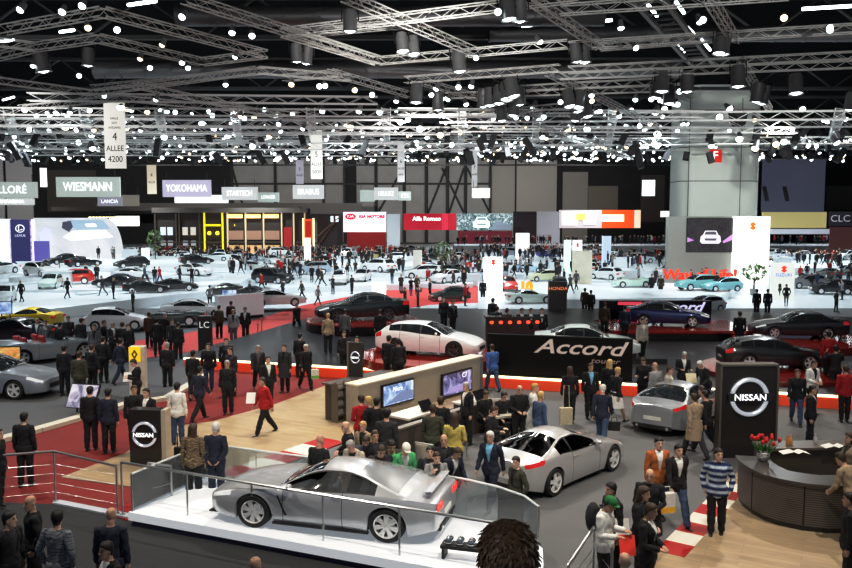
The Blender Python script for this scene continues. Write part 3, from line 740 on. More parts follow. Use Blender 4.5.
flat('floor_wood_planks.001', fl([(560, 640), (655, 552), (722, 484), (740, 470), (900, 470), (960, 640)], .03), -.05, .03, EDGE, WOOD)
# red and white square tiles along the edges of the planks
REDT = mat((.36, .015, .014), .4, noise=.1); WHT = mat((.70, .66, .58), .4, noise=.1)
def checks(name, a, b, w, n, z=.034):
    a, b = Vector(a), Vector(b); d = (b - a) / n; p = Vector((-d.y, d.x)).normalized() * w; mb = MB()
    for i in range(n):
        q0, q1 = a + d * i, a + d * (i + 1); mb.prism([(q0.x, q0.y), (q1.x, q1.y), (q1.x + p.x, q1.y + p.y), (q0.x + p.x, q0.y + p.y)], -.02, z, i % 2)
    o = mb.build(name, [REDT, WHT]); o['kind'] = 'structure'; return o
p2 = lambda x, y: at(x, y, 0).to_2d()
checks('floor_tile_strip', p2(128, 522), p2(345, 443), .85, 9)
checks('floor_tile_strip.001', p2(655, 552), p2(724, 483), -.55, 8)
# near walkway, its pale kerb
K0, K1 = p2(-60, 484), p2(60, 506.5)
ka, kb = p2(52, 505), p2(212, 537); ku = (kb - ka).normalized(); kv = Vector((-ku.y, ku.x))       # along the kerb, away from the camera
k_l, k_r = ka - ku * 6, ka + ku * 13.0
flat('floor_walkway', [tuple(ka), tuple(k_r), tuple(k_r - kv * 9), tuple(ka - ku * 6 - kv * 9), tuple(k_l - kv * 2)], -.05, .02, mat((.028, .030, .034), .8, noise=.35, scale=30, bump=.2))
flat('trim_kerb', [tuple(ka), tuple(k_r), tuple(k_r + kv * .2), tuple(ka + kv * .2)], -.02, .06, mat((.46, .49, .56), .5))
# terrace from which the hall is seen (the head in front stands on it)
flat('floor_terrace', [(-9, -5), (9, -5), (9, 3.0), (-9, 3.0)], 2.9, atd(508, 519, 2.62).z - 1.77 * 1.06, mat((.2, .2, .2), .7))

# back wall: grey panels between dark posts with diagonal braces
WALLG = mat((.42, .41, .40), .8, noise=.2, scale=.3); WALLD = mat((.03, .028, .03), .8, noise=.3, scale=.3)
YB = 222.
struct('wall_back', MB().box((0, YB + .3, 13), (260, .6, 26)), WALLD)
struct('wall_left', MB().box((-130, 108, 13), (.6, 236, 26)), WALLD)
struct('wall_right', MB().box((130, 108, 13), (.6, 236, 26)), WALLD)
struct('ceiling', MB().box((0, 108, 26.3), (262, 236, .6)), mat((.003, .003, .0035), .95, noise=.3, scale=.2, spec=.05))
def wallpanel(x0, y0, x1, y1, m, name='wall_panel', Y=YB - .1, t=.3):
    a, b = atd(x0, y1, Y), atd(x1, y0, Y); z0 = max(a.z, .0)
    return struct(name, MB().box(((a.x + b.x) / 2, Y, (z0 + b.z) / 2), (b.x - a.x, t, b.z - z0)), m)
wallpanel(-60, 140, 2, 245, mat((.85, .85, .87), .8, noise=.1)); wallpanel(9, 142, 31, 245, mat((.8, .8, .82), .8, noise=.1)); wallpanel(48, 170, 96, 212, mat((.10, .085, .075), .8, noise=.2))
for x0, x1 in ((232, 274), (277, 322), (325, 343), (357, 375), (378, 403), (406, 425), (428, 446), (449, 464), (467, 490)): wallpanel(x0, 158, x1, 245, WALLG)
wallpanel(491, 160, 515, 245, mat((.45, .42, .39), .7, noise=.1)); wallpanel(516, 160, 557, 245, mat((.50, .47, .43), .7, noise=.1)); wallpanel(562, 172, 588, 245, mat((.40, .37, .34), .7, noise=.1)); wallpanel(588, 186, 618, 210, mat((.27, .23, .19), .7, noise=.1))
wallpanel(826, 186, 852, 210, mat((.16, .15, .15), .7)); wallpanel(640, 175, 665, 222, mat((.11, .085, .08), .7))
STEEL = mat((.025, .025, .028), .6)
for i, (x0, x1, up) in enumerate(((378, 403, 1), (428, 446, 1), (449, 464, 1), (467, 490, 0), (232, 245, 0), (442, 464, 0))):
    a = atd(x0, 213 if up else 168, YB - .5); b = atd(x1, 168 if up else 213, YB - .5); struct('wall_brace', MB().tube([a, b], .28, 6), STEEL)
for px in (233, 276, 324, 345, 376, 404, 426, 447, 465, 490): a = atd(px, 236, YB - .6); struct('wall_post', MB().box((a.x, YB - .6, 12), (.7, .5, 24)), STEEL)
struct('wall_beam', MB().box((atd(360, 184, YB - .7).x, YB - .7, atd(360, 184, YB).z), (72, .4, .5)), STEEL)
struct('wall_shelf_slab', MB().box((atd(180, 209, 205).x, 204, atd(180, 209, 205).z), (62, 6, 1.0)), mat((.10, .09, .085), .7))
# balcony front running under the wall panels
wallpanel(96, 203, 362, 214, mat((.15, .14, .13), .7), 'wall_balcony', Y=208)
# fat round-cornered pillar of the hall
def fpillar():
    a, b = atd(680, 215, 92), atd(762, 215, 92); w = b.x - a.x; cx = (a.x + b.x) / 2; d = 5.5; r = 1.7; poly = []
    for sx, sy, t0 in ((1, 1, 0), (-1, 1, 90), (-1, -1, 180), (1, -1, 270)):
        for t in range(0, 91, 15): poly.append((cx + sx * (w / 2 - r) + r * cos(R(t0 + t)), 92 + d / 2 + sy * (d / 2 - r) + r * sin(R(t0 + t))))
    ztop = atd(700, 98, 92).z
    mb = MB().prism(poly, 0, ztop, 0); cap = [((p[0] - cx) * 1.01 + cx, (p[1] - 94.75) * 1.01 + 94.75) for p in poly]
    for zz in (atd(700, 110, 92).z, atd(700, 147, 92).z, atd(700, 181, 92).z): mb.prism(cap, zz - .05, zz + .05, 1)
    mb.prism([((p[0] - cx) * .85 + cx, p[1]) for p in poly], ztop, ztop + 1.5, 0)
    for px in (689, 741):
        q = atd(px, 160, 92).x; mb.box((q, 92 - .0, ztop / 2), (.09, .06, ztop), 1)
    o = struct('pillar', mb, [mat((.62, .645, .60), .6, noise=.06, scale=.3), mat((.17, .175, .17), .7)], smooth=30)
    return cx, ztop
PX, PZ = fpillar()
t = thing('pillar_sign', 'small square red sign with white letter F on the pale hall pillar', 'sign', (atd(716, 156, 91.7).x, 91.93, atd(716, 156, 91.9).z))
w = 12.5 / 800 * 92; MB().box((0, 0, 0), (w, .12, w)).build('sign_plate', glow((.55, .03, .02), .55), t); text('F', w * .95, t, (0, -.08, 0), glow((.9, .9, .88), .9), bold=.01)
# ------------------------------------------------------------------ light
SC.view_settings.view_transform = 'Standard'; SC.view_settings.look = 'None'; SC.view_settings.exposure = 0.0
SC.view_settings.use_curve_mapping = True
_cm = SC.view_settings.curve_mapping; _c = _cm.curves[3]
_c.points.new(.22, .175); _c.points.new(.70, .78); _cm.update()
wd = bpy.data.worlds.new('world'); SC.world = wd; wd.use_nodes = True
wd.node_tree.nodes['Background'].inputs[0].default_value = (.62, .70, .85, 1); wd.node_tree.nodes['Background'].inputs[1].default_value = .30
def spot(loc, aim, energy, size=.2, ang=95, col=(1, .97, .92)):
    l = bpy.data.lights.new('hall_or_fill_lamp', 'SPOT'); l.energy = energy; l.shadow_soft_size = size; l.spot_size = R(ang); l.spot_blend = 1.; l.color = col
    o = bpy.data.objects.new('hall_or_fill_lamp', l); COL.objects.link(o); o.location = loc
    o.rotation_euler = (Vector(aim) - Vector(loc)).to_track_quat('-Z', 'Y').to_euler()
    return o
WARM, COLD = (1, .92, .80), (.86, .95, 1.)
for x, y, z, ax, ay, e, c in (
    (-9, 13, 12.2, -5, 17, 2600, WARM), (3, 10, 12.2, -1, 17, 3200, WARM), (-2, 24, 12.2, -3, 18, 2600, WARM), (9, 13, 12.2, 7, 17, 2600, WARM), (12, 26, 12.2, 9, 22, 2600, WARM), (-14, 24, 12.2, -11, 24, 2200, WARM),
    (-5, 30, 12.2, -5, 28, 3000, WARM), (4, 29, 12.2, 3, 26, 3000, WARM), (-20, 32, 12.2, -17, 29, 3600, COLD), (14, 36, 12.2, 12, 32, 3000, WARM), (0, 40, 12.2, -1, 35, 5000, COLD), (-10, 44, 12.2, -8, 41, 4500, COLD), (9, 46, 12.2, 8, 42, 3500, COLD), (20, 44, 12.2, 18, 38, 3000, COLD), (-24, 48, 12.2, -22, 45, 6000, COLD)):
    spot((x, y, z), (ax, ay, 0), e * 1.25, .07, 100, c)
for y, n, e in ((60, 5, 8000), (76, 6, 10000), (95, 7, 12000), (118, 7, 12000), (145, 8, 13000), (175, 8, 14000)):
    for i in range(n):
        x = (i - (n - 1) / 2) * y * 1.15 / n
        if abs(x - PX) < 7 and 85 < y < 102: x += 9
        spot((x, y, 15.5), (x, y + random.uniform(-3, 3), 0), e, .14, 120, COLD)

for x, y, z, ax, ay, az, e in ((-9, 3, 8.5, -12, 50, 17, 9000), (9, 3, 8.5, 12, 50, 17, 9000), (0, 22, 9.5, 0, 60, 16, 7000), (-26, 40, 9.5, -30, 85, 17, 9000), (26, 40, 9.5, 24, 85, 17, 9000), (0, 50, 9.5, 0, 95, 18, 9000)):
    spot((x, y, z), (ax, ay, az), e, .07, 75, (1, .98, .94))  # added uplights, no visible source: they brighten the trusses from below
spot((PX - 6, 62, 13), (PX, 92, 11), 9000, .1, 50, (1, 1, .95)); spot((PX + 10, 60, 13), (PX, 92, 9), 6000, .1, 50, (1, 1, .95))  # added fill spots that only brighten the pillar
for x in (-104, -60, -25, 5, 35): spot((x, 178, 12), (x, 222, 14), 16000, .2, 110, (1, .97, .93))  # added fill row to lift the dark back wall
spot((-2.5, -2, 11), (.3, 2.7, 5.4), 700, .1, 40, (1, .95, .88))  # added fill spot for the head on the terrace
# ------------------------------------------------------------------ the near stand
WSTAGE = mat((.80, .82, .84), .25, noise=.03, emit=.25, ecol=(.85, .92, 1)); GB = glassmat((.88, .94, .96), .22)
STEELR = mat((.50, .51, .53), .3, metal=.85, noise=.08); BLKG = mat((.012, .012, .015), .12, coat=1., noise=.1)
cf, cr = at(248, 528, .3).to_2d(), at(385.5, 550, .3).to_2d()
d_ = cr - cf; cr = cf + Vector((d_.x * cos(R(5)) - d_.y * sin(R(5)), d_.x * sin(R(5)) + d_.y * cos(R(5))))
su = (cr - cf).normalized(); sv = Vector((-su.y, su.x))            # along the car towards its tail; away from the camera
A0 = at(128, 512, .3).to_2d()
se = (at(426, 566, .3).to_2d() - A0).normalized(); sn = Vector((-se.y, se.x))
S = lambda a, b, z=0.: (A0.x + se.x * a + sn.x * b, A0.y + se.y * a + sn.y * b, z)
SL, SD = 8.15, 2.5
CURVE = [(5.7, 2.5), (6.5, 2.42), (7.2, 2.25), (7.8, 1.95), (8.2, 1.5), (8.4, .8), (8.4, 0)]
pl = [S(0, 0)] + [S(*q) for q in CURVE[::-1]] + [S(0, SD)]
pl = [p[:2] for p in pl]
stg = thing('display_stage', 'low white glowing stage under the silver coupe, with dark blue base band', 'stage')
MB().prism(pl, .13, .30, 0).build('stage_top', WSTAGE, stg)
cx_, cy_ = sum(p[0] for p in pl) / len(pl), sum(p[1] for p in pl) / len(pl)
MB().prism([((p[0] - cx_) * .985 + cx_, (p[1] - cy_) * .97 + cy_) for p in pl], 0, .14, 0).build('stage_base', mat((.015, .018, .05), .4), stg)
def pane_run(name, label, pts, z0, z1, group=None):
    t = thing(name, label, 'glass barrier', group=group)
    for i in range(len(pts) - 1):
        a, b = Vector(pts[i]), Vector(pts[i + 1]); d = (b - a); a2 = a + d * .006; b2 = b - d * .006; n_ = Vector((-d.y, d.x)).normalized() * .012
        mb = MB().prism([tuple(a2 - n_), tuple(b2 - n_), tuple(b2 + n_), tuple(a2 + n_)], z0, z1); mb.build('glass_pane', GB, t)
    MB().tube([(p[0], p[1], z1) for p in pts], .022, 8).build('top_rail', mat((.72, .76, .78), .3, metal=.2), t, smooth=40)
    for p in (pts[0], pts[-1]): MB().box((p[0], p[1], (z0 + z1) / 2), (.03, .03, z1 - z0)).build('end_clamp', STEELR, t)
    return t
e = .06
back = [S(0 + e, 0 + e)[:2], S(e, SD * .5)[:2], S(e, SD - e)[:2]] + [S(x, SD - e)[:2] for x in (1.4, 2.8, 4.2)] + [S(a - e, b - e)[:2] for a, b in CURVE[:-2]]
pane_run('glass_barrier', 'waist-high clear glass barrier around the back of the white stage', back, .30, 1.08)
# plaque inside the barrier
for q, (a, lb) in enumerate(((5.0, 'dark grey caption panel fixed inside the glass barrier behind the coupe'), (5.7, 'small dark label plate on the glass barrier'))):
    p = S(a, SD - .16); t = thing('caption_panel', lb, 'panel', (p[0], p[1], .72), math.atan2(su.y, su.x)); MB().box((0, 0, 0), (.62 - .4 * q, .02, .22)).build('panel_board', mat((.10, .11, .12), .4), t); MB().box((0, -.014, 0), (.5 - .33 * q, .006, .1)).build('panel_print', mat((.35, .36, .38), .5, noise=.6, scale=30), t)
mid = cf + su * 1.39 + sv * .95 + su * 0
GTRM = mat((.55, .57, .61), .28, metal=.35, coat=1., noise=.05, scale=2)
yaw_gt = math.degrees(math.atan2(-su.y, -su.x)); xw = CARS['gtr']['xw']
ofs = (xw[0] + xw[1]) / 2 - CARS['gtr']['L'] / 2
mid = (cf + cr) / 2 + sv * .92 - su * ofs
gt = car('gtr', (mid.x, mid.y, .30), yaw_gt, GTRM, 'silver sports coupe with round tail lamps on the white glowing stage', glass=glassmat((.72, .78, .82), .15)); gt.scale = (.97, .97, .90)
for q in gt.children:
    if q.name.startswith('rear_window'): setmat(q, [mat((.30, .32, .35), .25, metal=.3, coat=1., noise=.05)])  # pale opaque grey paints a bright reflection into the rear glass
# red warning lamps on tail are parts of the car; a low aluminium tray of exhibits lies by it
p = S(7.2, .55, .30); t = thing('exhibit_rack', 'low black rack of polished engine parts on the white stage by the car tail', 'exhibit', p, math.atan2(su.y, su.x))
MB().box((0, 0, .22), (1.1, .28, .06)).build('tray', TRIM, t, bevel=.01)
for k in range(5): MB().lathe([(.03, -.1), (.07, -.08), (.07, .08), (.03, .1)], 12, (-.42 + k * .2, 0, .30), 0, 'y').build('polished_part', CHROME, t, smooth=40)
for x in (-.5, .5): MB().box((x, 0, .10), (.05, .24, .2)).build('rack_leg', TRIM, t)
# second silver coupe on the grey carpet, third one further right
def two_wheels(kind, r_px, f_px, z, near):
    """place a car by the ground points of its rear and front wheel on the side seen (near=+1: its left side, -1: its right)"""
    a, b = at(r_px[0], r_px[1], z).to_2d(), at(f_px[0], f_px[1], z).to_2d(); u = (b - a).normalized(); l = Vector((-u.y, u.x)) * (-near)
    s = CARS[kind]; m = (a + b) / 2 + l * (s['W'] / 2 - .06); m += u * ((s['xw'][0] + s['xw'][1]) / 2 - s['L'] / 2)
    return (m.x, m.y, z), math.degrees(math.atan2(u.y, u.x))
lz, yz = two_wheels('zed', (557, 496), (613.5, 471.5), 0, -1)
car('zed', lz, yz, mat((.52, .52, .53), .30, metal=.3, coat=1., noise=.05), 'silver two-door coupe parked on grey carpet beside the white stage', glass=glassmat((.10, .12, .13), .5)).scale = (.95,) * 3
lz, yz = two_wheels('zed', (694, 436), (745, 412), 0, -1); lz = (at(684, 424, 0).x, at(684, 424, 0).y + .4, 0)
car('zed', lz, 52, mat((.46, .48, .52), .3, metal=.6, coat=1., noise=.05), 'silver car with grey soft roof and red tail lamps beside the tall black sign', roofm=None)
# ---- railings along the walkway edge
def rail(label, pts, posts, h, zb, wires=3, wpts=None):
    t = thing('railing', label, 'railing')
    MB().tube(pts, .027, 8).build('handrail', STEELR, t, smooth=40)
    for p in posts:
        q = MB().tube([(p[0], p[1], zb), (p[0], p[1], p[2] if len(p) > 2 else zb + h)], .021, 8).lathe([(.055, 0), (.055, .015), (.02, .02)], 10, (p[0], p[1], zb)).build('post', STEELR, t, smooth=40)
    for k in range(wires):
        z = zb + h * (k + 1) / (wires + 1.3)
        for a, b in (wpts or list(zip(posts[:-1], posts[1:]))): MB().tube([(a[0], a[1], z), (b[0], b[1], z)], .006, 5).build('wire', STEELR, t)
    return t
kc = lambda s_, off=.1: (ka + ku * s_ + kv * off)
kl = (kb - ka).length
s1 = (at(111, 516, .06).to_2d() - ka).dot(ku)
a0 = kc(0); a1 = kc(s1); lft = a0 + Vector((-3.2, -1.0)); zt = 1.17
rail('thin steel railing on the kerb before the red carpet', [(lft.x, lft.y, zt), (a0.x, a0.y, zt), (a1.x, a1.y, zt - .1)], [(lft.x, lft.y), (a0.x, a0.y), (a1.x, a1.y, zt - .1)], 1.1, .05, 4)
s0 = s1 + .14; ps = [kc(s0)] + [kc(x) for x in (1.55 * kl * .0 + (at(180, 531, .06).to_2d() - ka).dot(ku), (at(247, 543, .06).to_2d() - ka).dot(ku), (at(320, 556, .06).to_2d() - ka).dot(ku), (at(400, 568, .06).to_2d() - ka).dot(ku), (at(498, 586, .06).to_2d() - ka).dot(ku))]
rail('long steel railing running past the front of the white stage', [(p.x, p.y, 1.17) for p in ps] + [(ps[-1].x + ku.x * .2, ps[-1].y + ku.y * .2, .9)], [(p.x, p.y) for p in ps], 1.1, .05, 0)
b0 = ps[0] + ku * .6; b1 = at(172, 507, .05); b1z = at(172, 489, 1.05)
rail('short steel railing turning from the kerb to the corner of the stage', [(b0.x, b0.y + .25, 1.15), (b1.x, b1.y, .95)], [(b1.x, b1.y, .95), (b0.x, b0.y + .25, 1.15)], .9, .03, 2)
# stair rail at the lower right
q0, q1, q2_ = at(562, 575, .95), at(594, 527, 1.1), at(612, 548, 1.1)
rail('steel stair railing with wire infill beside the man in the green cap', [tuple(q0), tuple(q1), tuple(q2_), (q2_.x, q2_.y, .5)], [(q0.x, q0.y, .95), (q1.x, q1.y, 1.1), (q2_.x, q2_.y, 1.1)], .95, .02, 4)
# ---- emblem: a chrome ring crossed by a bar with lettering
def emblem(par, c, r, sx=1., rot=0, sc=1.):
    y = c[1]; lit = mat((.75, .76, .78), .2, metal=.7, noise=.03, emit=.30, ecol=(.8, .88, 1))
    MB().tube([(c[0] + r * sin(t) * sx, y, c[2] + r * cos(t)) for t in np.linspace(0, 2 * pi, 33)], r * .125, 8, caps=False).build('emblem_ring', lit, par, smooth=50)
    MB().box((c[0], y - .03, c[2]), (r * 2.5 * sx, .06, r * .46)).build('emblem_bar', mat((.05, .05, .06), .3, metal=.5), par, bevel=.012)
    text('NISSAN', r * .50, par, (c[0], y - .066, c[2] - r * .01), glow((.95, .97, 1.), 1.1), 1.1 * sx, bold=.006 * r)
BRN = mat((.020, .018, .018), .35, coat=.3, noise=.1)
p = at(146, 466, .01); t = thing('sign_totem', 'low black totem with lit round chrome emblem at the left edge of the planks', 'sign', (p.x, p.y + .2, .03), R(-6))
dw = at(127, 466, 0).x; w = 33 / 800 * p.y; h = 57 / 800 * p.y
MB().box((0, 0, h / 2), (w, .35, h)).build('totem_body', BRN, t, bevel=.008); MB().box((w / 2 + .07, .02, h / 2), (.12, .33, h)).build('totem_side', mat((.45, .40, .33), .5), t)
emblem(t, (0, -.20, h * .56), w * .36)
p = at(752, 462, 0); t = thing('sign_wall', 'tall black sign wall with large lit round chrome emblem behind the reception counter', 'sign', (p.x, p.y + .5, .0), R(2))
k = (p.y + .3) / 800; w, h = 57 * k, 95 * k
MB().box((0, 0, h / 2), (w, .3, h)).build('sign_panel', BRN, t, bevel=.01); MB().box((0, -.02, h + .03), (w + .06, .36, .05)).box((-w / 2 - .02, -.02, h / 2), (.05, .34, h)).box((w / 2 + .02, -.02, h / 2), (.05, .34, h)).build('sign_frame', mat((.10, .085, .07), .5), t)
emblem(t, (0, -.19, h * .67), w * .315)
# ---- curved reception counter
def arc_pts(px, z): return [at(x, y, z).to_2d() for x, y in px]
outer = arc_pts([(737, 499), (741, 506), (751, 514), (764, 521), (779, 526), (803, 531), (829, 534), (862, 534)], 0.03)
def offset(pts, d):
    r = []
    for i, p in enumerate(pts):
        t_ = (pts[min(i + 1, len(pts) - 1)] - pts[max(i - 1, 0)]).normalized(); r.append(p + Vector((-t_.y, t_.x)) * d)
    return r
inner = offset(outer, .62); cwood = bpy.data.materials.new('counter_ribs'); cwood.use_nodes = True
_nt = cwood.node_tree; _b = _nt.nodes['Principled BSDF']; _tc = _nt.nodes.new('ShaderNodeTexCoord'); _wv = _nt.nodes.new('ShaderNodeTexWave'); _wv.bands_direction = 'Z'; _wv.inputs['Scale'].default_value = 7.; _wv.inputs['Distortion'].default_value = .3
_cr = _nt.nodes.new('ShaderNodeValToRGB'); _cr.color_ramp.elements[0].color = (.055, .045, .04, 1); _cr.color_ramp.elements[1].color = (.17, .145, .125, 1)
_nt.links.new(_tc.outputs['Object'], _wv.inputs['Vector']); _nt.links.new(_wv.outputs['Fac'], _cr.inputs[0]); _nt.links.new(_cr.outputs[0], _b.inputs['Base Color']); _b.inputs['Roughness'].default_value = .5
t = thing('reception_counter', 'curved brown ribbed reception counter on the planks at right', 'counter')
def band(o_, i_, z0, z1, m=0):
    mb = MB(); n = len(o_)
    mb.loft([[(p.x, p.y, z0), (p.x, p.y, z1), (q.x, q.y, z1), (q.x, q.y, z0)] for p, q in zip(o_, i_)], m); return mb
band(outer, offset(outer, .10), .13, .96).build('counter_front', cwood, t, smooth=40)
band(offset(outer, .03), offset(outer, .12), .02, .14).build('plinth', mat((.03, .026, .024), .5), t, smooth=40)
band(offset(outer, -.06), inner, .96, 1.02).build('counter_top', mat((.075, .064, .058), .3, coat=.2), t, smooth=40)
band(inner, offset(outer, .56), .1, .96).build('counter_back', mat((.04, .035, .03), .5), t, smooth=40)
for k_ in (2, 5): 
    q = outer[k_]; MB().box((q.x, q.y - .004, .55), (.02, .02, .82)).build('counter_joint', TRIM, t)
p = at(812, 446, 1.0); t = thing('back_counter', 'dark brown back counter behind the reception counter', 'counter', (p.x, p.y, 0), R(4))
MB().box((.2, 0, .5), (2.9, .5, 1.0)).build('counter_body', mat((.05, .04, .035), .5), t); MB().box((.2, -.03, 1.03), (3.0, .62, .06)).build('counter_top', mat((.12, .10, .085), .35), t, bevel=.01)
p = at(763, 461, 1.02); t = thing('vase', 'zebra-striped bowl vase holding red tulips on the reception counter', 'vase', (p.x, p.y, 1.02)); t.scale = (.9,) * 3
zeb = bpy.data.materials.new('zebra'); zeb.use_nodes = True; _nt = zeb.node_tree; _tc = _nt.nodes.new('ShaderNodeTexCoord'); _w = _nt.nodes.new('ShaderNodeTexWave'); _w.inputs['Scale'].default_value = 9; _w.inputs['Distortion'].default_value = 5; _w.bands_direction = 'Z'; _r = _nt.nodes.new('ShaderNodeValToRGB'); _r.color_ramp.interpolation = 'CONSTANT'; _r.color_ramp.elements[0].color = (.02, .02, .02, 1); _r.color_ramp.elements[1].position = .5; _r.color_ramp.elements[1].color = (.7, .7, .68, 1)
_nt.links.new(_tc.outputs['Object'], _w.inputs['Vector']); _nt.links.new(_w.outputs['Fac'], _r.inputs[0]); _nt.links.new(_r.outputs[0], _nt.nodes['Principled BSDF'].inputs['Base Color'])
MB().lathe([(.06, 0), (.12, .03), (.155, .12), (.14, .21), (.10, .26), (.095, .25), (.12, .2), (.05, .03)], 20, caps=False).build('vase_body', zeb, t, smooth=50)
for k_ in range(14):
    a = k_ * 2.4; r = .05 + .014 * k_; tip = (r * 1.35 * cos(a), r * 1.35 * sin(a), .43 + .05 * sin(k_ * 1.7))
    sp = thing('tulip', 'red tulip among the bunch in the striped vase', 'flower', (p.x, p.y, 1.02), 0, 'red tulips in the striped vase')
    MB().tube([(0, 0, .05), (tip[0] * .5, tip[1] * .5, .3), tip], .006, 5).build('stem', mat((.06, .2, .04), .6), sp)
    MB().lathe([(.008, 0), (.038, .03), (.042, .06), (.028, .10), (.01, .11)], 8, tip).build('blossom', mat((.55, .02, .02), .5), sp, smooth=60)
    MB().loft([[(0, 0, .06), (.01, 0, .06)], [(tip[0] * .6 + .03, tip[1] * .6, .25), (tip[0] * .6 - .02, tip[1] * .6 + .02, .25)], [(tip[0] * .9, tip[1] * 1.1, .38), (tip[0] * .9 + .004, tip[1] * 1.1, .38)]], caps=False, closed=False).build('leaf', mat((.05, .16, .04), .6), sp)
for q, (x, y, w_, lb) in enumerate(((796, 453, .34, 'open white brochure lying on the back counter'), (836, 447, .30, 'white paper sheet at the right end of the back counter'))):
    p = at(x, y, 1.06); MBo = MB().loft([[(-w_, -.13, 0), (-w_, .13, 0)], [(-.1, -.13, .05), (-.1, .13, .05)], [(0, -.13, .01), (0, .13, .01)], [(.1, -.13, .05), (.1, .13, .05)], [(w_ * .8, -.13, 0), (w_ * .8, .13, 0)]], caps=False, closed=False).build('brochure', mat((.75, .74, .70), .6), None, (p.x, p.y, 1.065)); tag(MBo, lb, 'brochure')
for q, (x, y, c_, lb) in enumerate(((815, 462, (.55, .25, .08), 'orange bottle standing behind the reception counter'), (824, 465, (.6, .35, .12), 'pale orange bottle beside the other one behind the counter'), (806, 466, (.5, .48, .4), 'white cup standing on the shelf behind the counter'), (831, 452, (.5, .5, .48), 'white telephone handset on the back counter'))):
    p = at(x, y, 1.06); o = MB().lathe([(.04, 0), (.045, .02), (.045, .13), (.018, .17), (.018, .21), (.022, .22), (.001, .222)] if q != 2 else [(.03, 0), (.045, .1), (.042, .1), (.028, .01)], 12).build('bottle' if q < 2 else ('cup' if q == 2 else 'handset'), mat(c_, .3), None, (at(x, y, 1.06).x, at(812, 446, 1.0).y - .12 + q * .05, 1.06), smooth=40); tag(o, lb, 'bottle' if q < 2 else ('cup' if q == 2 else 'telephone'))
# ---- middle: low beige screen wall with two televisions
wl, wr = at(358, 424, .03).to_2d(), at(482, 388, .03).to_2d(); wd_ = (wr - wl).normalized(); wn = Vector((wd_.y, -wd_.x)); ang = math.atan2(wd_.y, wd_.x); wlen = (wr - wl).length
t = thing('screen_wall', 'low beige partition carrying two televisions behind the lounge', 'partition', (wl.x, wl.y, .03), ang)
MB().box((wlen / 2, .25, .58), (wlen, .5, 1.16)).build('panel', mat((.42, .37, .30), .6, noise=.06), t); MB().box((wlen / 2, .25, 1.18), (wlen + .06, .56, .05)).build('top_ledge', mat((.62, .55, .44), .45, emit=.12), t)
MB().box((wlen - .05, .25, .6), (.16, .54, 1.2)).build('end_panel', mat((.20, .21, .24), .5), t)
def screenmat(kind):
    m = bpy.data.materials.new('screen_' + kind); m.use_nodes = True; nt = m.node_tree; b = nt.nodes['Principled BSDF']; tc = nt.nodes.new('ShaderNodeTexCoord'); n = nt.nodes.new('ShaderNodeTexNoise'); r = nt.nodes.new('ShaderNodeValToRGB'); n.inputs['Scale'].default_value = .12 if kind == 'bill' else 2.2; n.inputs['Detail'].default_value = 4; n.inputs['Distortion'].default_value = 1.2
    cs = {'blue': ((.10, .16, .30), (.30, .42, .68), (.80, .86, .95)), 'violet': ((.03, .025, .06), (.18, .16, .34), (.55, .52, .72)), 'road': ((.01, .05, .06), (.10, .20, .22), (.7, .8, .85)), 'art': ((.10, .25, .02), (.7, .30, .10), (.6, .75, .3)), 'hero': ((.03, .026, .03), (.045, .04, .045), (.06, .055, .06)), 'poster': ((.2, .2, .3), (.6, .55, .62), (.8, .8, .82)), 'bill': ((.55, .6, .66), (.75, .78, .82), (.9, .92, .95))}[kind]
    e_ = r.color_ramp.elements; e_[0].position = .35; e_[1].position = .68; e_[0].color = (*cs[0], 1); e_[1].color = (*cs[2], 1); q = e_.new(.5); q.color = (*cs[1], 1)
    nt.links.new(tc.outputs['Object'], n.inputs['Vector']); nt.links.new(n.outputs['Fac'], r.inputs[0]); nt.links.new(r.outputs[0], b.inputs['Emission Color']); b.inputs['Emission Strength'].default_value = .95; b.inputs['Base Color'].default_value = (.02, .02, .02, 1); b.inputs['Roughness'].default_value = .2; m.cycles.emission_sampling = 'NONE'
    return m
def minicar(par, c, w, m1, m2, m3):        # a car seen from the front, as the picture on a screen
    y = c[1]
    def poly(pts, m, dy): MB().loft([[(c[0] + a * w, y - dy, c[2] + b * w) for a, b in pts], [(c[0] + a * w, y - dy - .004, c[2] + b * w) for a, b in pts]]).build('screen_image', m, par)
    poly([(-.5, -.2), (-.46, .05), (-.36, .12), (-.27, .31), (.27, .31), (.36, .12), (.46, .05), (.5, -.2), (.4, -.3), (-.4, -.3)], m1, 0)
    poly([(-.29, .12), (-.23, .27), (.23, .27), (.29, .12)], m2, .006); poly([(-.25, -.16), (-.3, -.05), (.3, -.05), (.25, -.16)], m2, .006)
    for s_ in (-1, 1): poly([(.30 * s_, .0), (.42 * s_, .06), (.44 * s_, -.02)], m3, .006)
def tv(label, x0, x1, y0, y1, kind, tilt):
    s_ = [((at(px, 400, 0).to_2d())) for px in (x0, x1)]
    # where the pixel columns cross the wall face
    def hit(px):
        v = ray(px, 400).to_2d(); n_ = Vector((-v.y, v.x)); return -(wl.dot(n_)) / (wd_.dot(n_))
    a, b = hit(x0), hit(x1); c = wl + wd_ * (a + b) / 2 + wn * .06; zc = CAMH - ((y0 + y1) / 2 - HOR) / F * c.y * 1.0; w = b - a; h = (y1 - y0) / F * c.y
    t = thing('television', label, 'television', (c.x, c.y, zc), ang)
    MB().box((0, 0, 0), (w, .08, h)).build('bezel', mat((.01, .01, .012), .3), t, bevel=.012); MB().box((0, -.045, 0), (w * .93, .006, h * .86)).build('screen', screenmat(kind), t)
    MB().box((0, .03, -.1), (.3, .06, .3)).build('wall_mount', TRIM, t)
    return t, w, h
t, w, h = tv('television with pale blue picture on the left of the beige partition', 380, 412, 383, 406, 'blue', 0)
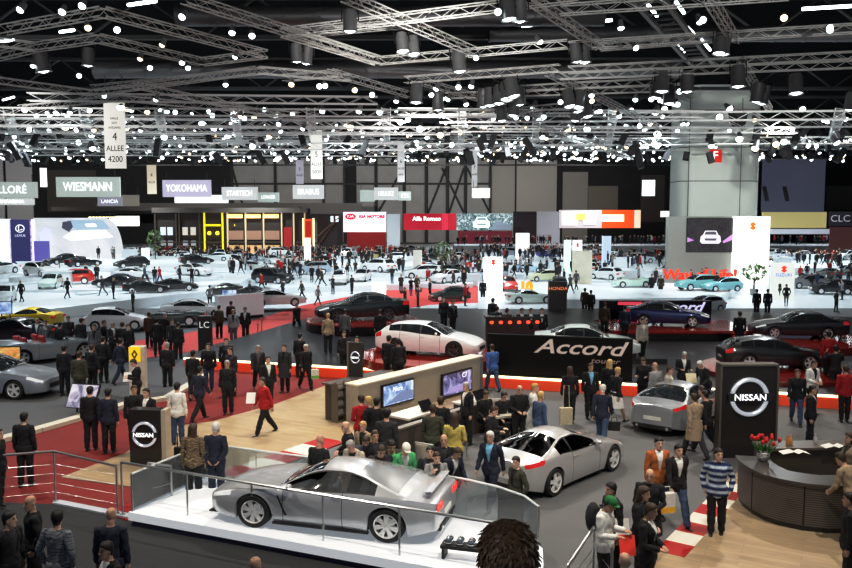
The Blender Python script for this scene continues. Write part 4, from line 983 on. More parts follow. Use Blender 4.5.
MB().loft([[(-w * .4, -.052, -h * .38), (w * .1, -.052, h * .05), (w * .44, -.052, h * .0), (w * .44, -.052, -h * .38)], [(-w * .4, -.056, -h * .38), (w * .1, -.056, h * .05), (w * .44, -.056, h * .0), (w * .44, -.056, -h * .38)]]).build('screen_image', glow((.16, .20, .32), .9), t)
text('Micra', h * .30, t, (-w * .05, -.054, h * .2), glow((.75, .82, .95), .9), shear=.3, name='screen_lettering')
t, w, h = tv('television with dark violet picture on the right of the beige partition', 440, 470, 372, 396, 'violet', 0)
text('C7', h * .3, t, (w * .22, -.054, h * .26), glow((.8, .82, .9), 1.), name='screen_lettering')
MB().loft([[(-w * .45, yy, -h * .36), (-w * .2, yy, -h * .12), (w * .40, yy, -h * .05), (w * .44, yy, -h * .36)] for yy in (-.052, -.056)]).build('screen_image', glow((.30, .27, .48), .8), t)
# brochure rack and counter with the slim emblem panel
p = at(337, 421, .03); t = thing('brochure_rack', 'brown brochure rack with black trays at the left end of the partition', 'rack', (p.x + .18, p.y + .1, .03), ang)
MB().box((0, .1, .6), (.72, .06, 1.2)).build('back_board', mat((.11, .085, .065), .6), t)
for x in (-.36, 0, .36): MB().box((x, 0, .6), (.03, .26, 1.2)).build('upright', mat((.14, .11, .085), .5), t)
for x in (-.18, .18):
    for k_ in range(4): MB().box((x, -.05, .22 + k_ * .28), (.31, .2, .02), rx=.25).box((x, -.03, .32 + k_ * .28), (.28, .03, .2), 1, rx=-.25).build('tray', [mat((.06, .05, .045), .5), mat((.26, .24, .22), .5)], t)
p = at(352, 392, .45); t = thing('info_counter', 'narrow dark counter behind the partition below the slim emblem panel', 'counter', (wl.x + wn.x * -1.05 + .5, wl.y - wn.y * 1.05, .03), ang)
MB().box((.8, .3, .55), (2.6, .5, 1.1)).build('counter_body', mat((.07, .055, .045), .5), t); MB().box((.8, .28, 1.13), (2.8, .62, .06)).build('counter_top', mat((.10, .085, .075), .35), t, bevel=.01)
p = atd(356, 382, wl.y + 1.5); k = p.y / 800; t = thing('emblem_panel', 'slim black panel with round chrome emblem above the narrow counter', 'sign', (p.x, p.y, 1.19), R(-14))
MB().box((0, 0, 17.5 * k), (14.5 * k, .1, 35 * k)).build('panel_board', mat((.035, .03, .028), .4), t, bevel=.006); MB().box((-8 * k, .02, 17.5 * k), (2.4 * k, .12, 36 * k)).build('panel_edge', mat((.16, .13, .11), .5), t)
emblem(t, (.0, -.06, 20 * k), 5.6 * k, .8)
# ---- lounge furniture in front of the partition
WTOP = mat((.66, .62, .55), .4, noise=.05); LDARK = mat((.05, .045, .04), .5)
for i, (x, y, w, d_, rz, lb) in enumerate(((417, 436, 1.7, .8, ang, 'white-topped low desk with black tablet below the left television'), (474, 424, 1.2, .7, ang - .1, 'white-topped low desk below the right television'), (512, 437, 1.3, .8, .3, 'white-topped low desk behind the silver two-door coupe'))):
    p = at(x, y, 0); t = thing('desk', lb, 'desk', (p.x, p.y, 0.0), rz)
    MB().box((0, 0, .70), (w, d_, .07)).build('desk_top', WTOP, t, bevel=.015); MB().box((-w / 2 + .06, 0, .34), (.08, d_ * .9, .67)).build('side_panel', LDARK, t); MB().box((w / 2 - .06, 0, .34), (.08, d_ * .9, .67)).build('side_panel', LDARK, t); MB().box((0, d_ * .4, .4), (w - .16, .05, .5)).build('back_panel', LDARK, t)
    s_ = thing('touch_screen', ['black tilted touch screen on the left lounge desk', 'black tilted touch screen on the middle lounge desk', 'black tilted touch screen on the desk behind the coupe'][i], 'screen', (p.x + w * .15, p.y, .735), rz)
    MB().box((0, 0, .16), (.5, .04, .34), rx=-.6).build('screen_panel', mat((.015, .015, .018), .15), s_, bevel=.01); MB().box((0, .06, .05), (.12, .16, .1)).build('screen_stand', LDARK, s_)
def chair(x, y, rz, lb):
    p = at(x, y, .8); t = thing('lounge_chair', lb, 'chair', (p.x, p.y, 0.0), R(rz))
    MB().box((0, 0, .42), (.5, .5, .09)).build('seat', mat((.12, .10, .08), .6), t, bevel=.03); MB().box((0, .24, .70), (.48, .06, .45), rx=-.12).build('backrest', mat((.55, .50, .42), .6), t, bevel=.025)
    for sx in (-1, 1):
        MB().tube([(sx * .25, -.23, 0), (sx * .25, -.23, .62), (sx * .25, .22, .66)], .015, 6).build('arm_frame', STEELR, t)
        MB().tube([(sx * .25, .25, 0), (sx * .25, .27, .95)], .015, 6).build('leg', STEELR, t)
    MB().tube([(-.25, .27, .95), (.25, .27, .95)], .015, 6).build('back_tube', STEELR, t)
chair(455, 428, 160, 'metal-framed lounge chair with tall tube back in the middle of the lounge'); chair(500, 402, 170, 'metal-framed lounge chair beside the seated men near the coupe'); chair(528, 416, -120, 'pale lounge chair tilted toward the desk behind the coupe'); chair(430, 447, 150, 'pale lounge chair nearest the glass barrier')
p = at(447, 448, 0); t = thing('lounge_partition', 'low brown lounge wall with pale top behind the people at the barrier', 'partition', (p.x, p.y + .4, 0.0), ang)
MB().box((0, 0, .42), (4.4, .12, .84)).build('panel', mat((.09, .07, .055), .6), t); MB().box((0, 0, .86), (4.5, .2, .05)).build('top_ledge', mat((.20, .17, .14), .45), t)
# ---- black stand with lit step behind: deck, light strip, red fascia
DECK = mat((.016, .015, .017), .38, coat=.1, noise=.1); hz = .45
hl, hr = at(185, 357.5, hz).to_2d(), at(900, 399, hz).to_2d()
back_px = [(900, 320), (700, 309), (560, 309), (345, 309), (300, 320), (213, 345)]
poly = [tuple(hl), tuple(hr)] + [tuple(at(x, y, hz).to_2d()) for x, y in back_px]
dk = thing('stand_deck', 'wide black glossy stand deck with light strip along its red front step', 'stage')
MB().prism(poly, .0, hz, 0).build('deck_top', DECK, dk)
hd = (hr - hl).normalized(); hn = Vector((hd.y, -hd.x)); m_ = (hl + hr) / 2; L_ = (hr - hl).length; ha = math.atan2(hd.y, hd.x)
MB().box((m_.x + hn.x * .03, m_.y + hn.y * .03, hz / 2 - .04), (L_, .06, hz - .09), rz=ha).build('red_fascia', mat((.62, .055, .02), .5, emit=.30, ecol=(.9, .10, .03), noise=.1), dk)  # fascia emission imitates the strip's light falling on the red
MB().box((m_.x + hn.x * .05, m_.y + hn.y * .05, hz - .03), (L_, .12, .07), rz=ha).build('light_strip', glow((1, .86, .55), 1.6), dk)
def turntable(px, py, z0, z1, r, label, m, m2):
    p = at(px, py, z1); t = thing('turntable', label, 'platform', (p.x, p.y, z0))
    MB().lathe([(.01, z1 - z0), (r, z1 - z0), (r, z1 - z0 - .05)][::-1], 48, caps=False).build('platform_top', m, t, smooth=30); MB().lathe([(r - .05, 0), (r - .05, z1 - z0 - .05), (r, z1 - z0 - .05)], 48, caps=False).build('platform_skirt', m2, t, smooth=30); return p
REDG = mat((.36, .022, .014), .10, coat=1., noise=.06)
pw = turntable(428, 354, hz, .80, 2.75, 'round glossy red platform under the white estate concept', REDG, mat((.25, .02, .015), .3, noise=.1))
car('wagon', (pw.x + .1, pw.y + .2, .80), -21, PWHITE(), 'white low-roofed estate concept on the round glossy red platform', rim=DARKRIM).scale = (.9,) * 3
pw = turntable(362, 319, hz, .95, 3.0, 'round black-rimmed red platform under the dark grey saloon', REDG, mat((.03, .02, .02), .2))
car('sedan', (pw.x, pw.y, .95), 196, paint((.025, .032, .034), .6), 'dark grey saloon with red brake discs on the round red platform', rim=DARKRIM)
p = at(672, 325, .95); t = thing('display_platform', 'red wedge-shaped display platform under the dark blue car', 'platform', (p.x, p.y, hz)); MB().box((0, 0, .42), (7.0, 4.2, .16)).build('platform_top', REDG, t, bevel=.03); MB().box((0, 0, .18), (6.6, 3.8, .36)).build('platform_base', mat((.02, .015, .015), .3), t)
car('sedan', (p.x - .3, p.y + .1, .95), -14, paint((.012, .02, .09), .6), 'dark blue saloon with chrome rims on the red wedge platform').scale = (.85,) * 3
pw = turntable(775, 368, hz, .62, 2.7, 'round red platform under the black estate car at right', REDG, mat((.2, .015, .012), .3))
car('wagon', (pw.x, pw.y + .3, .62), -4, paint((.012, .012, .014), .2), 'black estate car with red tail lamps on the right red platform').scale = (.80,) * 3
pw = turntable(800, 338, hz, .75, 3.0, 'round red platform under the far black saloon', REDG, mat((.2, .015, .012), .3))
car('sedan', (pw.x, pw.y + .3, .75), 174, paint((.012, .012, .015), .2), 'black saloon with raised nose on the far right red platform').scale = (.86,) * 3
# black backdrop wall with chrome script
p0, p1 = at(490, 376, hz), at(640, 384, hz); c = (p0 + p1) / 2; c.y += .5; wA = p1.x - p0.x; k = c.y / 800
t = thing('backdrop_wall', 'black glossy backdrop wall with chrome italic script on the dark stand', 'partition', (c.x - .1, c.y, hz), math.atan2(p1.y - p0.y, p1.x - p0.x))
MB().box((0, 0, 21 * k), (wA * 1.02, .2, 42 * k)).build('wall_panel', mat((.008, .007, .007), .4, noise=.1, spec=.2), t)
text('Accord', 20 * k, t, (20 * k, -.12, 31 * k), mat((.45, .38, .34), .35, metal=.3, emit=.55), 1.45, shear=.35, bold=.01); text('tourer', 7 * k, t, (46 * k, -.12, 19 * k), mat((.30, .2, .18), .4, emit=.4), 1.5, shear=.3)  # script emission stands in for light caught by the chrome
p = at(586, 357, .5); t = thing('display_platform', 'black display platform behind the chrome script wall', 'platform', (p.x, p.y, hz)); MB().box((0, 0, .1), (6, 2.6, .2)).build('platform_top', DECK, t)
car('sedan', (p.x, p.y, atd(586, 324, p.y).z - 1.44 * .88), -8, paint((.72, .80, .78)), 'pale green-white car behind the chrome script wall, roof showing').scale = (.88,) * 3
# bar with red lights
p = at(515, 347, hz); t = thing('bar_counter', 'dark bar counter with red lights under its top', 'counter', (p.x, p.y + .3, hz), R(4)); k = p.y / 800
MB().box((0, 0, 14.5 * k), (58 * k, .5, 29 * k)).build('bar_body', mat((.05, .012, .01), .4), t); MB().box((0, -.05, 30 * k), (62 * k, .7, 2 * k)).build('bar_top', mat((.06, .05, .045), .2), t, bevel=.02)
for i in range(6): MB().ball(((i - 2.6) * 9.3 * k, -.26, 25 * k), (2.1 * k, .05, 1.7 * k), 6).build('bar_light', glow((1., .08, .03), 2.2), t, smooth=60)
p = at(557, 317, 0); k = p.y / 800; t = thing('sign_totem', 'dark brown totem with glowing orange lettering behind the bar', 'sign', (p.x, p.y, 0)); MB().box((0, 0, 18 * k), (18 * k, .5, 36 * k)).build('totem_body', mat((.02, .014, .013), .4), t); text('HONDA', 4.6 * k, t, (0, -.27, 29 * k), glow((.9, .25, .08), .9), 1.1)
p = at(655, 330, .45); k = p.y / 800; c = atd(655, 306, p.y + 4); t = thing('backdrop_wall', 'black backdrop wall with pale violet italic script behind the blue saloon', 'partition', (c.x, c.y, 0)); k = c.y / 800
MB().box((0, 0, c.z / 2), (112 * k, .3, c.z + 11 * k)).build('wall_panel', mat((.012, .012, .02), .2), t); text('Accord', 13 * k, t, (20 * k, -.17, c.z - 1 * k), glow((.55, .52, .75), .9), 1.35, shear=.35, bold=.02); MB().box((-26 * k, -.18, c.z + 3 * k), (24 * k, .04, 3 * k)).build('lit_panel', glow((.7, .08, .12), .8), t)
# ------------------------------------------------------------------ people near enough to tell apart
stripe = bpy.data.materials.new('striped_knit'); stripe.use_nodes = True
def stripes(name, cols, scale, noise=0.):
    m = bpy.data.materials.new(name); m.use_nodes = True; nt = m.node_tree; tc = nt.nodes.new('ShaderNodeTexCoord'); w = nt.nodes.new('ShaderNodeTexWave'); w.bands_direction = 'Z'; w.inputs['Scale'].default_value = scale; w.inputs['Distortion'].default_value = noise; w.inputs['Detail'].default_value = 2
    r = nt.nodes.new('ShaderNodeValToRGB'); r.color_ramp.interpolation = 'CONSTANT'; e = r.color_ramp.elements; e[0].color = (*cols[0], 1); e[1].color = (*cols[-1], 1); e[1].position = 1 - 1 / len(cols)
    for i, c in enumerate(cols[1:-1]): q = e.new((i + 1) / len(cols)); q.color = (*c, 1)
    nt.links.new(tc.outputs['Object'], w.inputs['Vector']); nt.links.new(w.outputs['Fac'], r.inputs[0]); b = nt.nodes['Principled BSDF']; nt.links.new(r.outputs[0], b.inputs['Base Color']); b.inputs['Roughness'].default_value = .9
    return m
KNIT = stripes('knit', [(.02, .03, .08), (.12, .2, .42), (.5, .55, .62)], 2.6); CHESTBAND = stripes('chest', [(.10, .11, .15), (.12, .13, .17), (.62, .63, .66)], .9); HERRING = stripes('herringbone', [(.08, .09, .11), (.30, .33, .37), (.16, .18, .21)], 6, 9.); LEOPARD = stripes('animal_print', [(.16, .11, .06), (.03, .022, .015), (.30, .22, .13)], 5, 14.)
P = person
HEADZ = atd(508, 519, 2.62).z - 1.77 * 1.06
# walkway in front
P(9, 511, 70, 'pocket', 'kdk', 'k', 'dark-haired man in black jacket with pale print at the lower left edge', zg=.02)
P(30, 495, -60, 'pocket', 'kkk', 'b', 'balding man in plain black jacket behind the patterned jacket man', 'B', zg=.02)
P(57, 510, 168, 'pocket', 'ldj', 'k', 'man seen from behind in grey patterned hooded jacket on the walkway', zg=.02, mats=HERRING)
P(111, 507, 180, 'stand', 'nnk', 'k', 'bald man seen from behind in navy top on the walkway', 'B', zg=.02)
P(106, 541, -40, 'stand', 'kwk', 'k', 'young man with short dark hair and white collar on the dark walkway', zg=.02)
P(255, 556, 160, 'stand', 'kkk', 'y', 'fair cropped head just showing at the bottom edge below the stage', 'B', zg=.02)
P(508, 515, 178, 'stand', 'kkk', 'x', 'dark brown-haired head seen from behind in front of everything', xy=(.277, 2.62), zg=HEADZ, sc=1.06)
hd = [q for q in COL.objects if q.name.startswith('person')][-1]; hm_ = person_meshes('stand', False)['hair']; mb = MB(); rh = random.Random(2)
for q in range(1500):                      # short brown locks over the head in front
    pl_ = hm_.polygons[rh.randrange(len(hm_.polygons))]; c = pl_.center; n_ = pl_.normal; dn = Vector((0, .1, -1)); tg = (dn - n_ * n_.dot(dn)); tg = (tg.normalized() if tg.length > .1 else Vector((rh.uniform(-1, 1), rh.uniform(-1, 1), 0))) + Vector((rh.uniform(-.5, .5), rh.uniform(-.5, .5), 0))
    sd_ = n_.cross(tg).normalized() * .006; L_ = rh.uniform(.016, .026)
    mb.add([c - sd_, c + sd_, c + tg * L_ * .6 + n_ * .005 + sd_ * .7, c + tg * L_ + n_ * .003, c + tg * L_ * .6 + n_ * .005 - sd_ * .7], [(0, 1, 2, 3, 4)])
tag(mb.build('hair_locks', mat((.11, .066, .04), .5, noise=.5, scale=60), hd), kind='stuff')
# lower right, around the stair railing
P(613, 497, 55, 'hold', 'wwk', 'k', 'man in green cap with pale shirt and dark backpack by the stair railing', cap=(.03, .20, .06), mats=None)
P(611, 482, -70, 'stand', 'kkk', 'k', 'dark-haired man in black suit just behind the green cap')
P(650, 469, -20, 'clasp', 'kkk', 'b', 'bald man in dark coat in front of the orange jacket', 'Bc')
P(645, 486, 60, 'clasp', 'kkk', 'b', 'brown-haired woman in black beside the white and yellow bag', 'fL')
P(652, 503, 60, 'clasp', 'kwk', 'b', 'brown-haired woman in black suit with white collar nearest the planks', 'f')
P(625, 552, 175, 'stand', 'kwk', 'y', 'tan bald head at the bottom edge beside the stair railing', 'B')
P(659, 437, 8, 'stand', 'awd', 'k', 'man in orange leather jacket over white shirt', )
P(679, 444, 12, 'walk', 'kwj', 'k', 'man in black blazer and jeans walking with the white and yellow bag')
P(719, 448, -22, 'pocket', 'nnk', 'k', 'man in blue and white striped sweater standing on the planks', mats=KNIT)
P(838, 452, -150, 'lean', 'tkj', 'b', 'person in beige top and jeans leaning on the reception counter', 'f', zg=.03)
P(850, 492, -120, 'stand', 'kkk', 'k', 'person in black cut off by the right edge at the bottom')
P(850, 432, -90, 'stand', 'tdk', 'b', 'brown-haired person at the right edge behind the counter', 'fL')
# leaning over the barrier at the coupe
P(320, 434, 150, 'stand', 'kkk', 'b', 'balding man from behind in black leather jacket left of the barrier group', 'B')
P(345, 421, -75, 'clasp', 'kkk', 'b', 'bald man in black jacket looking left behind the barrier group', 'B')
P(349, 441, -28, 'lean', 'ckk', 'g', 'grey-haired man in beige jacket leaning over the silver coupe')
P(366, 437, 5, 'lean', 'gwj', 'b', 'man in grey sweater with white chest band looking into the coupe', mats=CHESTBAND, sc=.97)
P(375, 430, 20, 'stand', 'kdk', 'b', 'dark-haired man half hidden behind the white-banded sweater')
P(382, 446, 15, 'lean', 'dkk', 'b', 'man in dark jacket between the sweater and the khaki shirt')
P(392, 441, 8, 'lean', 'oto', 'k', 'man in dark jacket over khaki shirt leaning on the barrier')
P(407, 444, 22, 'lean', 'ewt', 'y', 'man in green jacket and white cap leaning on the barrier', cap=(.75, .74, .68))
P(437, 452, 12, 'chin', 'ldk', 'b', 'man in grey jacket with hand at his chin behind the barrier', sc=.92)
P(444, 434, -5, 'stand', 'kdk', 'g', 'bald man in dark top behind the man with hand at chin', 'B')
P(459, 448, 40, 'lean', 'nwk', 'b', 'man in dark navy sweater with white collar leaning on the barrier', sc=.95)
P(430, 446, 0, 'stand', 'dkk', 'k', 'man in dark clothes just left of the hand-at-chin man', sc=.92)
P(490, 431, -30, 'walk', 'nsn', 'w', 'white-haired man in navy suit and blue shirt walking beside the coupe')
P(516, 456, -60, 'pocket', 'oko', 'k', 'young man in dark olive jacket with white print behind the curved glass', sc=.92)
# lounge
P(361, 394, -160, 'clasp', 'rrk', 'b', 'red-sweatered woman below the left television', 'f')
P(368, 396, -120, 'clasp', 'kdk', 'y', 'fair-haired woman beside the red sweater', 'f')
P(377, 397, 150, 'stand', 'kkk', 'k', 'dark-haired person in black right of the red sweater')
P(387, 408, 165, 'stand', 'ddk', 'k', 'broad man in dark suit seen from behind below the left television', sc=1.05)
P(363, 421, -30, 'stand', 'tkk', 'y', 'fair-haired youngster behind the beige jacket man', sc=.93)
P(433, 404, 175, 'clasp', 'ook', 'b', 'person in grey-green jacket seen from behind in the lounge')
P(441, 396, 160, 'stand', 'kkk', 'b', 'brown-haired person in black before the right television')
P(455, 412, 170, 'clasp', 'yyk', 'b', 'brown-haired woman in mustard jumper seen from behind', 'fL')
P(466, 382, -60, 'stand', 'kwk', 'g', 'grey-haired man in black suit in front of the right television')
P(496, 406, 70, 'hold', 'kkk', 'b', 'man in black leather jacket looking down by the lounge desk')
P(487, 391, 30, 'sit', 'kkk', 'b', 'brown-haired person in black seated right of the partition', )
P(520, 385, 10, 'clasp', 'kkk', 'g', 'bald man in black jacket behind the pale lounge chair', 'B')
P(505, 392, 30, 'sit', 'kkd', 'k', 'dark-haired man in black seated left of the bald man')
P(535, 383, 90, 'stand', 'www', 'y', 'fair-haired woman in white dress with red belt', 'fs')
P(541, 391, 120, 'stand', 'jjj', 'y', 'fair-haired woman in denim jacket beside the white dress', 'f')
P(570, 366, 178, 'stand', 'kkk', 'b', 'long-haired person in black with beige shoulder bag', 'fL')
P(591, 363, 8, 'stand', 'ksk', 'b', 'man in black suit with bright blue shirt on grey carpet')
P(603, 384, 160, 'walk', 'njj', 'w', 'white-haired man in navy jacket seen from behind')
P(610, 359, 150, 'stand', 'kkk', 'y', 'fair-haired woman in black by the lit red step', 'fL')
P(618, 367, 120, 'walkb', 'kww', 'y', 'fair-haired woman in black top and white skirt', 'fs')
P(643, 358, -30, 'hold', 'kkk', 'b', 'dark-haired woman in black holding a leaflet near the soft-top car', 'f')
P(655, 362, -150, 'stand', 'ljk', 'g', 'balding man in grey shirt seen beside the soft-top car', 'B')
P(670, 366, 60, 'stand', 'cwk', 'b', 'person in pale top between the grey shirt and the black suit')
P(685, 352, 5, 'hold', 'kwk', 'g', 'grey-haired man in black suit holding a paper behind the soft-top car')
P(699, 361, -60, 'lean', 'kdk', 'w', 'white-haired person in black bending behind the soft-top car')
P(694, 393, -160, 'walk', 'ttd', 'b', 'person in beige coat walking past the soft-top car', 'c')
P(705, 390, -140, 'walk', 'kmk', 'k', 'dark-haired person in black with magenta scarf by the black sign')
P(702, 386, -120, 'walkb', 'wlj', 'b', 'person in white top just left of the tall black sign')
P(798, 369, -20, 'walk', 'kkj', 'b', 'woman in black top and jeans right of the tall black sign', 'f')
P(815, 360, 20, 'clasp', 'wkk', 'b', 'man in white patterned top behind the woman in jeans')
P(813, 385, 60, 'stand', 'kwk', 'k', 'man in black jacket turned right below the black estate car')
P(836, 345, 170, 'photo', 'kkk', 'k', 'tall man in black raising his hands toward the black estate car', sc=1.04)
P(846, 365, 170, 'stand', 'rrk', 'b', 'person in dark red at the right edge before the lit step')
P(829, 331, 175, 'stand', 'rrk', 'k', 'person in red jacket before the far black saloon', zg=.45)
P(492, 344, -160, 'walk', 'ujj', 'b', 'man in bright blue jacket walking beside the partition end')
# left: red carpet
P(177, 382, 175, 'stand', 'wwj', 'k', 'dark-haired woman in white jacket seen from behind on red carpet', 'f')
P(193, 423, 178, 'stand', 'bbk', 'b', 'long-haired woman in animal-print jacket seen from behind', 'fL', mats=LEOPARD)
P(216, 422, 176, 'behind', 'nnn', 'w', 'white-haired man in navy suit seen from behind at the plank edge')
P(262, 377, -50, 'walk', 'rrk', 'b', 'woman in red jacket striding across the planks', 'f')
P(227, 360, 0, 'stand', 'kkk', 'g', 'grey-haired man in all black on red carpet')
P(193, 350, 165, 'stand', 'kkk', 'k', 'dark-haired man in black seen from behind behind the white jacket')
P(200, 366, 150, 'walk', 'nnk', 'k', 'man in dark suit right of the white jacket woman')
P(167, 342, 178, 'stand', 'kkk', 'g', 'grey-haired man in black seen from behind right of the yellow sign')
P(208, 343, 10, 'stand', 'kkj', 'k', 'dark-haired man in black shirt and jeans on red carpet')
P(268, 356, 30, 'stand', 'kwk', 'b', 'man in black suit with white shirt at the plank edge')
P(258, 345, 20, 'walk', 'dgk', 'g', 'grey-topped man striding behind the black suit')
P(284, 344, -20, 'stand', 'dkk', 'b', 'brown-haired person in long dark coat at the plank edge', 'c')
P(306, 344, 30, 'walk', 'kkk', 'w', 'pale-haired woman in black carrying the green and white bag', 'f')
P(300, 333, 160, 'stand', 'kkk', 'k', 'dark-haired man in black behind the pale-haired woman')
P(344, 331, 10, 'stand', 'kkk', 'b', 'man in black standing left of the slim emblem panel')
P(357, 336, -30, 'stand', 'kkk', 'k', 'second person in black left of the slim emblem panel')
P(389, 335, 150, 'stand', 'kwk', 'k', 'dark-haired man in black suit before the red platform', zg=.45)
P(398, 338, -160, 'stand', 'kkk', 'k', 'dark person in black before the red platform beside the suit', zg=.45)
P(395, 361, -160, 'sit', 'tck', 'y', 'fair-haired woman in beige behind the partition', 'fL')
P(403, 360, 150, 'sit', 'cck', 'y', 'second fair-haired woman behind the partition', 'f')
P(24, 412, 176, 'stand', 'kkk', 'k', 'man in black suit seen from behind at the far left')
P(-2, 428, 90, 'stand', 'kkk', 'k', 'dark figure cut off at the left edge on red carpet')
P(90, 386, 178, 'stand', 'kkk', 'k', 'left one of the two dark men facing the tilted poster')
P(108, 388, 176, 'stand', 'ndk', 'k', 'right one of the two dark men facing the tilted poster')
P(134, 385, 30, 'stand', 'kkk', 'b', 'left of the two people behind the low black totem')
P(146, 388, -20, 'stand', 'kwk', 'k', 'right of the two people behind the low black totem')
P(132, 359, -70, 'hold', 'kwk', 'b', 'woman in black holding white papers beside the yellow sign', 'f')
P(64, 345, 175, 'stand', 'kkk', 'k', 'man in black seen from behind beside the open silver car', zg=.12)
P(79, 351, 178, 'stand', 'ogd', 'b', 'man in grey-green jacket seen from behind by the open silver car', zg=.12)
P(92, 344, 160, 'stand', 'kkk', 'b', 'man in black right of the grey-green jacket', zg=.12)
P(103, 336, 170, 'stand', 'kkk', 'k', 'dark man in the middle of the group left of the yellow sign', zg=.12)
P(121, 338, 150, 'walk', 'nnn', 'k', 'man in navy leaving the group left of the yellow sign', zg=.12)
for i, (x, y, yaw, ps, c, h) in enumerate(((60, 322, 160, 'stand', 'kkk', 'k'), (68, 316, 20, 'stand', 'dkd', 'b'), (81, 318, 170, 'stand', 'kkk', 'k'), (94, 324, 10, 'stand', 'gkk', 'k'), (104, 320, 90, 'stand', 'kkk', 'b'), (113, 322, 60, 'clasp', 'dwk', 'g'), (122, 322, 200, 'stand', 'kkk', 'b'), (128, 324, 40, 'stand', 'kkk', 'k'),
    (149, 312, 170, 'stand', 'bkk', 'b'), (157, 318, 190, 'stand', 'kkk', 'k'), (165, 313, 150, 'walk', 'kkk', 'g'), (172, 319, 20, 'stand', 'dkk', 'k'), (178, 322, 170, 'stand', 'kkk', 'b'), (37, 318, 0, 'stand', 'nwk', 'y'), (45, 320, 30, 'stand', 'glk', 'b'))):
    nm = ['first dark-coated man of the left crowd behind the open silver car', 'brown-haired man of the crowd behind the open silver car', 'third dark-coated visitor behind the open silver car', 'grey-jacketed visitor right of the open silver car', 'dark visitor turned right in the left crowd', 'grey-haired visitor with folded hands in the left crowd', 'brown-haired visitor from behind left of the yellow sign', 'dark visitor directly left of the yellow sign',
          'brown-jacketed visitor behind the yellow sign', 'dark visitor from behind right of the yellow sign top', 'grey-haired visitor walking behind the yellow sign', 'dark visitor facing forward behind the yellow sign', 'rightmost visitor of the crowd behind the yellow sign', 'fair-haired visitor by the yellow car at left', 'grey-jacketed visitor by the yellow car at left'][i]
    P(x, y, yaw, ps, c, h, nm)
P(233, 309, 10, 'stand', 'ldg', 'y', 'woman in pale jacket walking beside the man in black suit on the far red aisle', 'f')
P(245, 307, 0, 'stand', 'kwk', 'k', 'man in black suit and white shirt on the far red aisle')
P(219, 305, 170, 'stand', 'ook', 'b', 'person in olive green behind the pale jacket woman')
P(231, 301, 165, 'stand', 'kkk', 'k', 'dark person behind the couple on the far red aisle')
P(226, 338, 20, 'stand', 'kdk', 'b', 'dark woman standing between the jeans man and the grey-haired man', 'f')
P(230, 347, -30, 'stand', 'dkk', 'b', 'brown-haired person behind the grey-haired man in black')
P(297, 303, 40, 'walk', 'kkk', 'k', 'man in black walking alone across the red aisle')
P(328, 313, 170, 'stand', 'tyk', 'y', 'fair-haired person in tan before the dark grey saloon', 'f', zg=.45)
P(345, 309, 160, 'stand', 'gsk', 'b', 'person in grey-blue before the dark grey saloon', zg=.45)
P(380, 309, 175, 'stand', 'kkk', 'b', 'person in black behind the white estate concept', zg=.45)
P(444, 297, 10, 'stand', 'kkk', 'k', 'man in black left of the open-door black car', zg=.45)
P(453, 300, 30, 'stand', 'kgk', 'b', 'woman in black beside him left of the bar', 'f', zg=.45)
P(483, 279, 0, 'stand', 'kkk', 'g', 'lone man in black beside the white standing sign')
P(493, 298, 150, 'stand', 'kkk', 'k', 'man in black at the left end of the bar', zg=.45)
P(497, 306, 170, 'stand', 'dkk', 'b', 'tall dark visitor left of the red-lit bar', zg=.45)
P(507, 308, 160, 'stand', 'bkk', 'b', 'brown-clothed visitor at the red-lit bar', zg=.45)
P(522, 308, 10, 'stand', 'kwk', 'k', 'first barkeeper in black behind the red-lit bar', zg=.45)
P(531, 308, 5, 'stand', 'kwk', 'b', 'second barkeeper in black behind the red-lit bar', zg=.45)
P(542, 308, -5, 'stand', 'kwk', 'k', 'third barkeeper in black behind the red-lit bar', zg=.45)
P(605, 302, 150, 'stand', 'bmk', 'b', 'dark red-topped visitor left of the blue saloon', zg=.45)
P(625, 305, 170, 'stand', 'nnk', 'k', 'dark visitor from behind before the blue saloon', zg=.45)
P(643, 318, 20, 'stand', 'cwk', 'b', 'visitor in pale jacket before the red wedge platform', zg=.45)
P(740, 311, 170, 'stand', 'kkk', 'k', 'visitor in black between the two black cars', zg=.45)
P(585, 288, 160, 'stand', 'bbk', 'b', 'brown-clothed pair partner left of the violet script wall')
P(591, 290, 170, 'stand', 'kkk', 'k', 'dark pair partner left of the violet script wall')
P(757, 289, 175, 'stand', 'kkk', 'k', 'left dark figure before the grey standing sign at right')
P(768, 289, 165, 'stand', 'nnn', 'b', 'right dark figure before the grey standing sign at right')
P(652, 274, 20, 'stand', 'kkk', 'b', 'left one of two dark figures on the white stand below the red letters')
P(661, 275, -10, 'stand', 'bkk', 'k', 'right one of two dark figures on the white stand below the red letters')
# ---- things people carry
def bag(px, py, zc, w, h, m, label, m2=None, depth=.12, rz=0., strap=0):
    v = at(px, py, zc); t = thing('bag', label, 'bag', (v.x, v.y, zc - h / 2), R(rz))
    MB().box((0, 0, h / 2), (w, depth, h)).build('bag_body', m, t, bevel=.015)
    if m2: MB().box((0, 0, h * .2), (w * 1.01, depth * 1.04, h * .28)).build('bag_band', m2, t)
    MB().tube([(-w * .25, 0, h * .98), (-w * .2, 0, h + .12 + strap), (w * .2, 0, h + .12 + strap), (w * .25, 0, h * .98)], .012, 6).build('bag_handle', m, t)
bag(666, 503, .62, .36, .42, fab((.62, .62, .60)), 'white paper bag with yellow band held by the blazer man', fab((.7, .42, .03)), rz=15)
bag(566, 416, .75, .36, .48, fab((.46, .41, .30)), 'beige shoulder bag hanging on the long-haired person in black', rz=5, strap=.5)
bag(315, 374, .78, .26, .34, fab((.65, .68, .6)), 'white and green carrier bag held by the pale-haired woman', fab((.2, .5, .08)), rz=20)
bag(614, 426, .35, .34, .26, fab((.02, .02, .022)), 'black bag held low by the white-haired man in navy', rz=-10)
